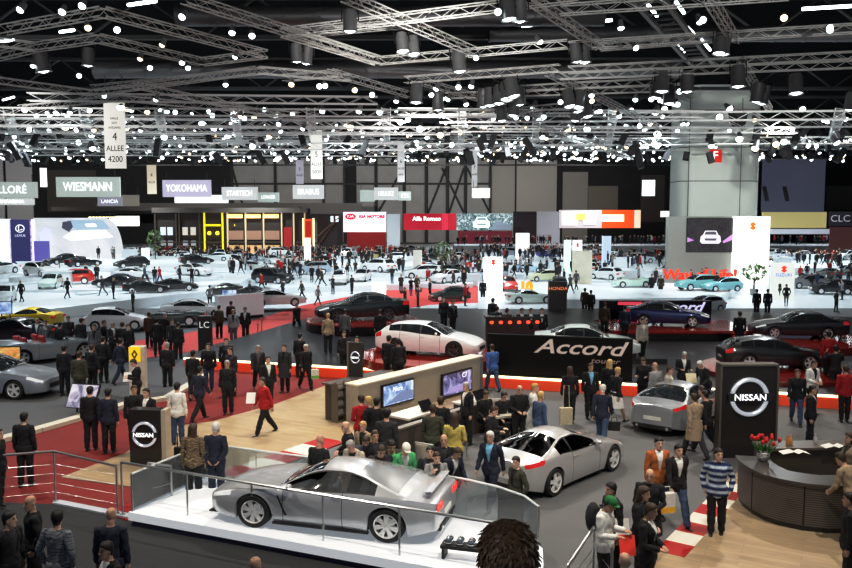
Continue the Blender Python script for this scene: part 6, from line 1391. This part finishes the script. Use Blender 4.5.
t, w, h, k = panel('standing_sign', 'sign', 'tall bright white panel with small orange S emblem beside the screen wall', 731.5, 216.5, 768.5, 290, 76.3, glow((.88, .90, .86), 1.05), .9, ground=True)
def semb(par, x, y, z, r, m):              # angular S emblem
    MB().loft([[(x + a * r, yy, z + b * r) for a, b in ((0, 1), (.85, .42), (.45, .18), (0, .45), (-.45, .18), (.85, -.42), (0, -1), (-.85, -.42), (-.45, -.18), (0, -.45), (.45, -.18), (-.85, .42))] for yy in (y, y - .05)]).build('emblem', m, par)
ORG = glow((.72, .20, .04), 1.); REDE = glow((.75, .06, .03), 1.); BLUT = glow((.05, .12, .4), 1.)
semb(t, 0, -.48, h - 9.5 * k, 4.2 * k, ORG); text('SUZUKI', 2.2 * k, t, (3 * k, -.48, h - 18 * k), glow((.6, .62, .65), 1.))
t, w, h, k = panel('standing_sign', 'sign', 'grey standing sign with orange-red emblem and blue lettering at right', 770.5, 263, 794, 304, 62, glow((.48, .50, .46), 1.), .4, ground=True); semb(t, 0, -.22, h - 6 * k, 3.5 * k, REDE); text('SUZUKI', 4.6 * k, t, (0, -.22, h - 12 * k), BLUT, 1.05)
t, w, h, k = panel('standing_sign', 'sign', 'white standing sign with red emblem and blue lettering in the centre', 483.5, 257, 502.5, 303, 64, glow((.86, .87, .84), 1.), .4, ground=True); semb(t, 0, -.22, h - 5 * k, 2.9 * k, REDE); text('SUZUKI', 3.6 * k, t, (0, -.22, h - 10 * k), BLUT, 1.05)
panel('info_board', 'board', 'cream standing information panel right of centre', 572, 250.5, 592, 286, 70, mat((.62, .60, .50), .6, noise=.3, scale=1.2, emit=.2), .3, ground=True)
t, w, h, k = panel('standing_sign', 'sign', 'white standing sign with dark marks behind the cream panel', 572.5, 240, 582, 260, 90, glow((.75, .75, .77), 1.), .3, ground=True); semb(t, 0, -.17, h - 5 * k, 2.2 * k, glow((.35, .1, .1), 1.))
panel('info_board', 'board', 'plain white cube-like board in the centre crowd', 516, 233, 529, 246, 110, glow((.85, .86, .86), 1.), 1., ground=True); panel('info_board', 'board', 'blue-grey standing board in the far crowd right of centre', 602, 236, 611, 255, 92, glow((.35, .42, .52), 1.), .4, ground=True)
panel('info_board', 'board', 'mint green low board in the centre crowd', 564, 240, 571, 252, 95, glow((.55, .8, .66), 1.), .4, ground=True); panel('info_board', 'board', 'grey standing panel right of the white pickup', 413, 250, 422, 272, 80, glow((.30, .30, .28), 1.), .4, ground=True)
panel('info_board', 'board', 'white pillar-like board left of the dark stairway', 304.5, 238, 310.5, 250, 100, glow((.85, .82, .75), 1.), .6, ground=True); panel('info_board', 'board', 'blue and white low board on the long white platform', 142, 248, 149, 262, 92, glow((.6, .72, .85), 1.), .3, ground=True)
panel('info_board', 'board', 'white flag-like board in the centre behind the dark crowd', 372, 282, 386, 296, 66, glow((.8, .82, .8), 1.), .2, ground=True)
# big red letters standing on the white platform
t = thing('standing_letters', 'large red standing letters reading Way of Life! on the white platform', 'letters', (atd(700, 279, 73).x, 73, 0)); k = 73 / 800; z = atd(700, 275, 73).z
text('Way of Life!', 15 * k, t, (0, 0, z), glow((.68, .05, .02), .85), 1.0, ext=.2, bold=.0)
t = thing('standing_letters', 'orange numerals 10 on the white platform beside the red small car', 'letters', (atd(526, 288, 58).x, 58, 0)); k = 58 / 800; text('10', 13 * k, t, (0, 0, atd(526, 287, 58).z), glow((.8, .35, .03), .9), 1.0, ext=.12, bold=.06)
# dark blue screen, yellow-grey band and lettering at right
t, w, h, k = panel('film_screen', 'screen', 'tall dark blue screen wall right of the hall pillar', 761.5, 160, 825, 212, 110, glow((.040, .042, .065), 1.), .5, frame=mat((.2, .2, .2), .5))
for x in (-28, -8): MB().box((x * k, -.3, 18 * k), (4 * k, .1, 15 * k), ry=-.25).build('hanging_speaker', TRIM, t)
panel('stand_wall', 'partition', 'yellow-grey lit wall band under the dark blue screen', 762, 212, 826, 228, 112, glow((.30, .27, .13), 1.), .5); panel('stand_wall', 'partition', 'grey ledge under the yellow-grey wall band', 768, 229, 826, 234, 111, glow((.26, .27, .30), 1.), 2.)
t, w, h, k = panel('standing_sign', 'sign', 'black sign with three grey letters at the right edge', 829, 211.5, 870, 226, 115, glow((.015, .014, .02), 1.), .4); text('CLC', 9.5 * k, t, (-10 * k, -.25, h * .5), glow((.30, .31, .34), 1.), 1.1)
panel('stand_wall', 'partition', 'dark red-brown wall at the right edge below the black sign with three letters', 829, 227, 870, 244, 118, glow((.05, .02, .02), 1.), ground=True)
# plants
for i, (x, y, Y, lb) in enumerate(((442, 258, 86, 'small pale green tree among the cars left of the film screen'), (754, 285, 66, 'slim green plant at the foot of the bright white panel'), (155, 244, 100, 'bushy green plant below the brown stand front'))):
    p = atd(x, y, Y); t = thing('potted_plant', lb, 'plant', (p.x, p.y, 0)); hz_ = max(1.6, p.z + 1.6); MB().tube([(0, 0, 0), (0, 0, hz_ * .6)], .07, 6).build('stem', mat((.12, .08, .05), .8), t); r2 = random.Random(i); mb = MB()
    for q in range(170):
        a, b = r2.uniform(0, 2 * pi), r2.uniform(-1, 1); rr = .9 * (1 - b * b) ** .5; c = Vector((rr * cos(a), rr * sin(a), hz_ * .78 + b * hz_ * .25)); d = Vector((r2.uniform(-1, 1), r2.uniform(-1, 1), r2.uniform(-.3, 1))) * .28; e_ = Vector((-d.y, d.x, 0)) * .4; mb.add([c - d, c + e_, c + d, c - e_], [(0, 1, 2, 3)])
    mb.build('foliage', mat((.16, .24, .10), .7, noise=.3), t); MB().lathe([(.25, 0), (.33, .5), (.28, .5)], 12).build('pot', mat((.4, .4, .38), .6), t)
# ------------------------------------------------------------------ far visitors
FG = [('people', (60, 256), (250, 270), 26, 'tiny visitor among the cars of the white left stands', 'visitors on the white left stands'),
      ('people', (260, 255), (470, 285), 36, 'tiny visitor among the cars in the middle of the hall', 'visitors in the middle of the hall'),
      ('people', (475, 255), (662, 266), 24, 'tiny visitor in the crowd before the orange-red billboard', 'visitors before the orange-red billboard'),
      ('people', (772, 257), (852, 290), 24, 'tiny visitor between the cars right of the bright white panel', 'visitors right of the bright white panel')]
n_ = 0
for _, a, b, cnt, lb, gp in FG:
    r3 = random.Random(n_ + 5)
    for i in range(cnt):
        p = at(r3.uniform(a[0], b[0]), a[1] + (b[1] - a[1]) * r3.random(), 0); far_person(p.x, p.y, gz(p.x, p.y), lb, gp, n_); n_ += 1
for px, py, z, i in ((97, 283, .9, 1), (42, 281, .9, 2), (86, 281, .9, 3), (145, 283, .9, 4), (155, 284, .9, 5), (160, 284, .9, 6), (180, 284, .9, 7), (192, 285, .9, 8), (312, 288, .0, 9), (322, 292, .0, 10), (333, 294, 0, 11), (352, 294, 0, 12), (401, 293, 0, 13), (411, 296, 0, 14), (417, 294, 0, 15), (392, 289, 0, 16), (428, 285, 0, 17), (473, 273, 0, 18), (452, 268, 0, 19), (595, 277, 0, 20), (606, 281, 0, 21), (612, 279, 0, 22), (570, 301, 0, 23), (576, 297, 0, 24), (786, 306, 0, 25), (778, 300, 0, 26), (842, 300, 0, 27), (836, 312, 0, 28), (716, 298, .0, 29), (560, 268, 0, 30), (552, 266, 0, 31), (103, 305, .0, 32), (68, 308, 0, 33), (114, 309, 0, 34), (133, 312, 0, 35), (22, 312, 0, 36), (210, 307, 0, 37), (250, 300, 0, 38), (283, 299, 0, 39), (318, 305, 0, 40), (302, 300, 0, 41), (405, 309, .0, 42), (418, 307, 0, 43), (430, 300, 0, 44), (465, 306, 0, 45)):
    p = at(px, py, z); far_person(p.x, p.y, gz(p.x, p.y), 'small visitor standing beside the white stands in the middle distance', 'visitors beside the middle stands', 300 + i)
# further cars packed in the rows behind
r4 = random.Random(4)
for i in range(400):
    if len(FCP) > 135: break
    Y = 70 + 62 * r4.random(); X = r4.uniform(-.54, .54) * Y
    if any((X - a) ** 2 + ((Y - b) * .8) ** 2 < 22 for a, b in FCP) or (abs(X - PX) < 9 and Y < 102) or (X < -22 and 90 < Y < 112): continue
    FCP.append((X, Y)); q = r4.choice((0, 0, 0, 1, 1, 2)); kd = r4.choice(('sedan', 'hatch', 'suv', 'zed', 'hatch'))
    o = far_car(kd, (X, Y, gz(X, Y) + (.4 if q == 0 else 0)), r4.uniform(0, 360), paint([(.82, .86, .87), (.02, .022, .026), (.35, .40, .46)][q], 0, .3), ['small white car in the packed rows of the far hall', 'small black car in the packed rows of the far hall', 'small silver-blue car in the packed rows of the far hall'][q], ['white cars in the far rows', 'black cars in the far rows', 'silver-blue cars in the far rows'][q]); o.scale = (.85,) * 3
    if q == 0:
        t = thing('display_platform', 'low round white platform carrying a small white car in the far rows', 'platform', (X, Y, gz(X, Y)), 0, 'round white platforms in the far rows'); MB().lathe([(.01, .4), (2.5, .4), (2.5, 0)][::-1], 28, caps=False).build('platform_top', WPL, t)
for (x0, y0), (x1, y1), h_, lb in (((78, 305), (142, 298), .8, 'long white low wall left of the black sports car'), ((148, 301), (212, 290), .8, 'long white low wall behind the crowd on the red aisle'), ((217, 321), (262, 317), 1.5, 'white block wall beside the black totem on the red aisle'), ((0, 297), (70, 292), 1.0, 'long white low wall at the left edge'), ((170, 281), (285, 283), 1.0, 'long white low wall below the dark sports cars')):
    a, b = at(x0, y0, 0), at(x1, y1, 0); d = b - a; t = thing('display_counter', lb, 'counter', (a + b) / 2, math.atan2(d.y, d.x)); MB().box((0, 0, h_ / 2 + .1), (d.length, .5, h_ - .2)).build('counter_front', WPL, t); MB().box((0, .02, .1), (d.length * .99, .44, .2)).build('counter_plinth', TRIM, t); MB().box((0, 0, h_ + .03), (d.length + .1, .7, .06)).build('counter_top', WPL, t)
for i, (x, y) in enumerate(((30, 282), (58, 296), (200, 262), (236, 262), (262, 282), (310, 276), (430, 276), (470, 286), (556, 272), (585, 262), (620, 277), (782, 274), (815, 270), (330, 262), (130, 268), (20, 276))):
    p = at(x, y, 0); t = thing('counter', 'plain white rounded counter on the stands in the middle distance', 'counter', (p.x, p.y, gz(p.x, p.y)), r4.uniform(-.5, .5), 'white counters in the middle distance'); MB().box((0, 0, .55), (2.2, .7, 1.1)).build('counter_body', WPL, t, bevel=.1); MB().box((0, 0, 1.13), (2.4, .85, .06)).build('counter_top', WPL, t)
for z, y0, y1, lb in ((1.8, 136, 148.5, 'long low pale terrace under the crowd before the far stands right of centre'),):
    t = thing('display_platform', lb, 'platform', (44, (y0 + y1) / 2, 0)); MB().box((0, 0, z / 2), (78, y1 - y0, z)).build('platform_top', mat((.35, .36, .38), .6), t)
# the crowd in front of the far stands
mb = MB(); src = [far_mesh(ps, False, .075) for ps in ('stand', 'walk')]; sd = []
for me in src: sd.append((np.array([v.co[:] for v in me.vertices]), [tuple(p.vertices) for p in me.polygons], [p.material_index for p in me.polygons]))
r3 = random.Random(99)
for i in range(1300):
    Y = 68 + 80.5 * r3.random() ** .6; X = (r3.uniform(-.56, .58)) * Y
    if abs(X - PX) < 7 and Y < 100 or (X < -20 and Y < 112) or (X > 45 and 104 < Y < 120): continue
    V, fs, ms = sd[i % 2]; a = r3.uniform(0, 6.28); c, s_ = cos(a), sin(a); b = len(mb.v); z0 = 1.8 if Y > 135.6 and 5 < X < 83 else gz(X, Y, 0)
    mb.v += [(x * c - y * s_ + X, x * s_ + y * c + Y, z + z0) for x, y, z in V]; mb.f += [[b + q for q in f] for f in fs]; tp = r3.choice((2, 2, 2, 2, 2, 3, 3, 3, 3, 5, 5, 4)); mb.m += [(tp if m == 2 else (1 if m in (1, 4) else (3 if m == 3 else 0))) for m in ms]
o = mb.build('crowd', [SKIN, mat((.03, .02, .015)), fab(CL['k']), fab(CL['d']), fab(CL['r']), fab(CL['l'])]); tag(o, 'dense far crowd of visitors before the stands at the back', 'crowd', kind='stuff')
# ------------------------------------------------------------------ overhead trusses, lamps, ducts
TRUSSM = mat((.62, .62, .60), .5, metal=.1, noise=.1); TRUSSD = mat((.7, .7, .69), .5, metal=.1, noise=.1)
TMESH = {}
def truss_mesh(L, w, bay, m):
    key = (round(L, 1), w, bay)
    if key in TMESH: return TMESH[key]
    mb = MB(); h = w / 2; n = max(2, int(L / bay)); r1, r2 = w * .085, w * .036
    for y, z in ((-h, -h), (h, -h), (-h, h), (h, h)): mb.tube([(-L / 2, y, z), (L / 2, y, z)], r1, 4)
    for i in range(n):
        a, b = -L / 2 + L * i / n, -L / 2 + L * (i + 1) / n; s_ = 1 if i % 2 else -1
        mb.tube([(a, -h, -h * s_), (b, -h, h * s_)], r2, 3, caps=False); mb.tube([(a, h, -h * s_), (b, h, h * s_)], r2, 3, caps=False)
        mb.tube([(a, -h * s_, -h), (b, h * s_, -h)], r2, 3, caps=False); mb.tube([(a, -h * s_, h), (b, h * s_, h)], r2, 3, caps=False)
    TMESH[key] = mb.mesh([m]); return TMESH[key]
TR = []
def truss(a, b, w=.45, bay=.55, m=None, label=None, group='lighting trusses under the hall roof'):
    a, b = Vector(a), Vector(b); d = b - a
    o = obj('truss', truss_mesh(d.length, w, bay, m or TRUSSM), None, tuple((a + b) / 2)); o.rotation_euler = d.to_track_quat('X', 'Z').to_euler()
    tag(o, label or 'grey aluminium lattice truss hanging level under the dark hall roof', 'truss', group); TR.append((a, b)); return o
ZT = 13.2
for x0, y0, x1, y1, z in (
    (3, 30, 103, 12, ZT), (103, 12, 265, 54, ZT), (-5, 42, 37, 47, ZT), (37, 47, 97, 38, ZT), (97, 38, 202, 62, ZT), (202, 62, 265, 54, ZT), (-5, 57, 37, 47, ZT),
    (184, -2, 378, 60, ZT), (284, 33, 430, 15, ZT), (284, 32, 378, 61, ZT - .6), (378, 61, 568, 44, ZT), (345, -4, 477, 53, ZT), (430, 15, 580, -4, ZT), (300, 34, 420, 22, ZT + 1.2),
    (527, -4, 600, 46, ZT), (560, 10, 790, -6, ZT), (568, 46, 860, 28, ZT), (600, 47, 720, 38, ZT + .8), (708, -4, 735, 40, ZT), (568, 70, 860, 55, ZT), (560, 76, 860, 64, ZT - .3), (740, 60, 770, 110, ZT),
    (-5, 80, 92, 93, ZT), (92, 93, 258, 70, ZT), (92, 88, 270, 70, ZT + .8), (258, 70, 350, 78, ZT), (20, 108, 120, 98, ZT), (120, 98, 300, 115, ZT), (135, 85, 320, 125, ZT), (330, 72, 410, 95, ZT), (284, 78, 340, 73, ZT),
    (405, 80, 560, 68, ZT), (420, 81, 520, 110, ZT), (520, 110, 600, 102, ZT), (548, 72, 660, 128, ZT), (500, 90, 600, 84, ZT), (440, 96, 680, 88, ZT), (570, 86, 690, 80, ZT), (660, 90, 690, 98, ZT), (540, 128, 632, 158, ZT - 1)):
    truss(at(x0, y0, z), at(x1, y1, z), .31, .5)
# further rows: parallel trusses right down the hall
for i, Y in enumerate((58, 66, 75, 85, 96, 108, 122, 138, 156, 176)):
    z = max(ZT, 6.2 + .088 * Y) + .4 * sin(i * 1.7); hw = Y * .56
    if Y not in (96,): truss((-hw, Y, z), (-2 + (i % 3) * 4, Y + 1.5, z), .6, 1.1, TRUSSD)
    truss((1 + (i % 3) * 4, Y + 2, z + .5), (hw if not 80 < Y < 110 else PX - 7, Y, z + .5), .6, 1.1, TRUSSD)
for i in range(14):
    x = -62 + i * 9.5
    if abs(x - PX) > 9: truss((x * .55, 56, ZT + .4), (x, 104, 16.2), .6, 1.2, TRUSSD); truss((x, 104, 16.2), (x * 1.4, 175, 21.5), .6, 1.6, TRUSSD)
for i, (Y, x0, x1, z) in enumerate(((49, -24, -3, 13.6), (53, -30, 6, 13.3), (57, -2, 20, 13.8), (62, -36, -6, 13.7), (64, 2, 30, 13.4), (70, -40, 4, 14.1), (72, 6, 34, 14.3), (80, -44, -4, 14.4), (82, 0, 32, 14.6), (90, -50, 0, 15.2), (92, 2, 28, 15.4), (100, -55, 10, 15.8))):
    truss((x0, Y, z), (x1, Y + 1.5, z), .45, .9, TRUSSD)
# hall roof structure: dark girders, ducts, catwalk, tube lights
GIRD = mat((.045, .045, .047), .7)
for i, Y in enumerate((40, 58, 80, 104, 130, 160, 190)):
    t = thing('roof_girder', 'dark steel roof girder spanning the hall high above the lighting trusses', 'girder', (0, Y, 20.5), 0, 'dark roof girders')
    mb = MB()
    for z in (-1.4, 1.4): mb.box((0, 0, z), (170, .35, .3))
    for k in range(42): mb.tube([(-84 + k * 4, 0, -1.4 if k % 2 else 1.4), (-80 + k * 4, 0, 1.4 if k % 2 else -1.4)], .10, 4)
    mb.build('girder_lattice', GIRD, t)
DUCT = mat((.10, .10, .105), .45, metal=.5)
for i, (x0, x1, y, z, r) in enumerate(((-14, 10, 46, 17.6, .55), (-26, 20, 64, 18, .7), (4, 34, 52, 18, .5))):
    t = thing('air_duct', ['grey round air duct above the nearest lighting trusses', 'long grey air duct crossing behind the nearest trusses', 'grey round air duct high on the right'][i], 'duct'); MB().tube([(x0, y, z), (x1, y, z)], r, 14).build('duct_pipe', DUCT, t, smooth=40)
    mb = MB()
    for k in range(int((x1 - x0) / 2)): mb.tube([(x0 + k * 2, y, z), (x0 + k * 2 + .12, y, z)], r * 1.06, 14)
    tag(mb.build('duct_flange', DUCT, t), kind='stuff')
a, b = at(645, -4, 15.5), at(702, 64, 15.5); t = thing('catwalk', 'grey maintenance catwalk with cross bars under the roof at right', 'catwalk'); d = b - a; n_ = Vector((d.y, -d.x, 0)).normalized()
mb = MB()
for s_ in (-.6, .6): mb.tube([a + n_ * s_, b + n_ * s_], .14, 4)
mb.build('side_beam', mat((.25, .25, .25), .5), t); mb = MB()
for k in range(16): q = a + d * k / 15; mb.tube([q - n_ * .6, q + n_ * .6], .06, 4)
mb.build('cross_bar', mat((.12, .12, .12), .5), t)
TUBE = glow((.85, .95, 1.), 6.)
for i, (x0, y0, x1, y1) in enumerate(((802, 9, 852, 6), (522, 26, 556, 23), (580, 24, 612, 20), (128, 5, 156, 1), (648, 5, 657, 16), (676, 2, 684, 13), (686, 26, 694, 34), (676, 44, 684, 52), (702, 40, 710, 50), (60, 32, 74, 30), (0, 41, 14, 40), (3, 100, 14, 97))):
    o = MB().tube([at(x0, y0, 17.5), at(x1, y1, 17.5)], .09, 8).build('tube_light', TUBE); tag(o, 'white fluorescent tube light glowing under the dark roof', 'light', 'fluorescent tube lights')
# lamps
CAN = mat((.22, .22, .225), .4, metal=.5); LENS = glow((.88, .98, 1.), 4.); LENSW = glow((1., .80, .55), 3.)
def can_meshes():
    a = MB().lathe([(.17, .62), (.20, .5), (.20, .05), (.23, 0), (.21, 0), (.19, .06)], 16, caps=False).lathe([(.001, .62), (.17, .62)], 16, caps=False).mesh([CAN], 40)
    b = MB().lathe([(.19, .05), (.12, .0), (.001, -.04)], 16, caps=False).mesh([LENS], 60)
    c = MB().tube([(-.24, 0, .3), (-.24, 0, .75), (.24, 0, .75), (.24, 0, .3)], .02, 5).mesh([TRIM])
    return a, b, c
CA, CB, CC = can_meshes()
def can(px, py, z=12.3, s_=1., tilt=(0, 0)):
    p = at(px, py, z); t = thing('spotlight', 'large grey cylindrical spotlight hanging in pairs from the near trusses', 'spotlight', p, 0, 'cylindrical spotlights on the near trusses'); t.rotation_euler = (tilt[0], tilt[1], 0); t.scale = (s_,) * 3
    obj('housing', CA, t); obj('lens', CB, t); obj('yoke', CC, t)
for x, y in ((350, 32), (297, 62), (306, 64), (403, 52), (414, 55), (460, 72), (509, 20), (520, 22), (416, 103), (438, 110), (483, 107), (490, 106), (507, 100), (514, 97), (520, 105), (513, 116), (502, 121), (499, 104), (577, 62), (585, 63), (719, 54), (723, 55), (656, 98), (662, 92), (669, 104), (687, 92), (738, 87), (756, 102), (761, 104), (796, 94), (849, 110), (570, 107), (578, 112), (588, 117), (575, 121), (44, 72), (88, 66), (578, 108), (584, 118)):
    can(x, y, 12.4 if y < 80 else 12.0, 1.15 if y < 70 else 1.5, (random.uniform(-.25, .15), random.uniform(-.2, .2)))
SPM = MB().lathe([(.001, .42), (.10, .40), (.15, .1), (.17, .0)], 10, caps=False).lathe([(.16, .02), (.14, -.06), (.07, -.11), (.001, -.12)], 10, m=1, caps=False).mesh([CAN, LENS], 60)
SPW = SPM.copy(); SPW.materials[1] = LENSW
SPS = MB().lathe([(.001, .42), (.10, .40), (.15, .1), (.17, .0)], 8, caps=False).mesh([TRIM], 60)
rs = random.Random(11); cnt = 0
def lamp(p, s_, warm=False):
    o = obj('spotlight', SPW if warm else SPM, None, p); o.scale = (s_,) * 3; o.rotation_euler = (rs.uniform(-1.2, -.1), rs.uniform(-.5, .5), 0)
    tag(o, 'small bright spotlight hanging among the overhead trusses', 'spotlight', 'small spotlights among the trusses')
# near and middle lamps along the trusses, 290 of them; those further down the hall are one mass
for x, y in ((20, 10), (62, 12), (82, 6), (117, 30), (140, 59), (162, 45), (188, 68), (88, 28), (79, 76), (182, 17), (232, 33), (252, 36), (235, 57), (150, 68), (47, 113), (33, 66), (540, 42), (621, 28), (636, 48), (700, 22), (784, 18), (703, 20), (830, 28), (182, 63), (160, 110), (498, 12), (830, 30), (476, 58)):
    lamp(at(x, y, 12.6), .7, rs.random() < .1)
for k in range(150):
    a, b = TR[rs.randrange(24, min(len(TR), 62))]; u = rs.random(); p = a + (b - a) * u
    lamp((p.x, p.y, p.z - .55), .5 + p.y * .009, rs.random() < .12)
for k in range(98):
    Y = rs.uniform(60, 100); X = rs.uniform(-.52, .52) * Y
    if abs(X - PX) < 7 and Y > 84: continue
    lamp((X, Y, 6.2 + Y * rs.uniform(.085, .14)), 1.7, rs.random() < .15)
mb = MB(); v0 = [tuple(v.co) for v in SPM.vertices]; f0 = [tuple(p.vertices) for p in SPM.polygons]; m0 = [p.material_index for p in SPM.polygons]
for k in range(900):
    Y = 100 + 105 * rs.random() ** 1.1; X = rs.uniform(-.56, .56) * Y; zz = min(25, 6.2 + Y * (.073 + .06 * rs.random() ** 1.6))
    if abs(X - PX) < 9 and Y < 112: continue
    s_ = .9 + Y * .004; E_ = Euler((rs.uniform(-1.2, -.1), rs.uniform(-.5, .5), 0)).to_matrix(); b = len(mb.v); w = rs.random() < .15
    mb.v += [tuple(E_ @ (Vector(v) * s_) + Vector((X, Y, zz))) for v in v0]; mb.f += [[b + i for i in f] for f in f0]; mb.m += [(2 if (w and m) else m) for m in m0]
o = mb.build('distant_spotlights', [CAN, LENS, LENSW]); tag(o, 'mass of small glowing spotlights far down the hall roof', 'spotlights', kind='stuff')
mb = MB()
for k in range(900):                       # dark housings and cables hanging between them
    Y = 70 + 130 * rs.random(); X = rs.uniform(-.56, .56) * Y; zz = min(25, 6.2 + Y * rs.uniform(.073, .13))
    if abs(X - PX) < 9 and 84 < Y < 112: continue
    mb.box((X, Y, zz), (.5, .5, .9 + rs.random()), rx=rs.uniform(-.6, .6), ry=rs.uniform(-.6, .6))
o = mb.build('distant_rigging', mat((.02, .02, .022), .7)); tag(o, 'mass of dark lamp housings hanging far down the hall', 'rigging', kind='stuff')
# letterings become plain meshes
bpy.context.view_layer.update(); dg = bpy.context.evaluated_depsgraph_get()
for o in [q for q in COL.objects if q.type == 'FONT']:
    me = bpy.data.meshes.new_from_object(o.evaluated_get(dg)); n = o.name; o.name = 'x'; q = obj(n, me, o.parent, o.location); q.rotation_euler = o.rotation_euler; q.scale = o.scale; bpy.data.objects.remove(o)
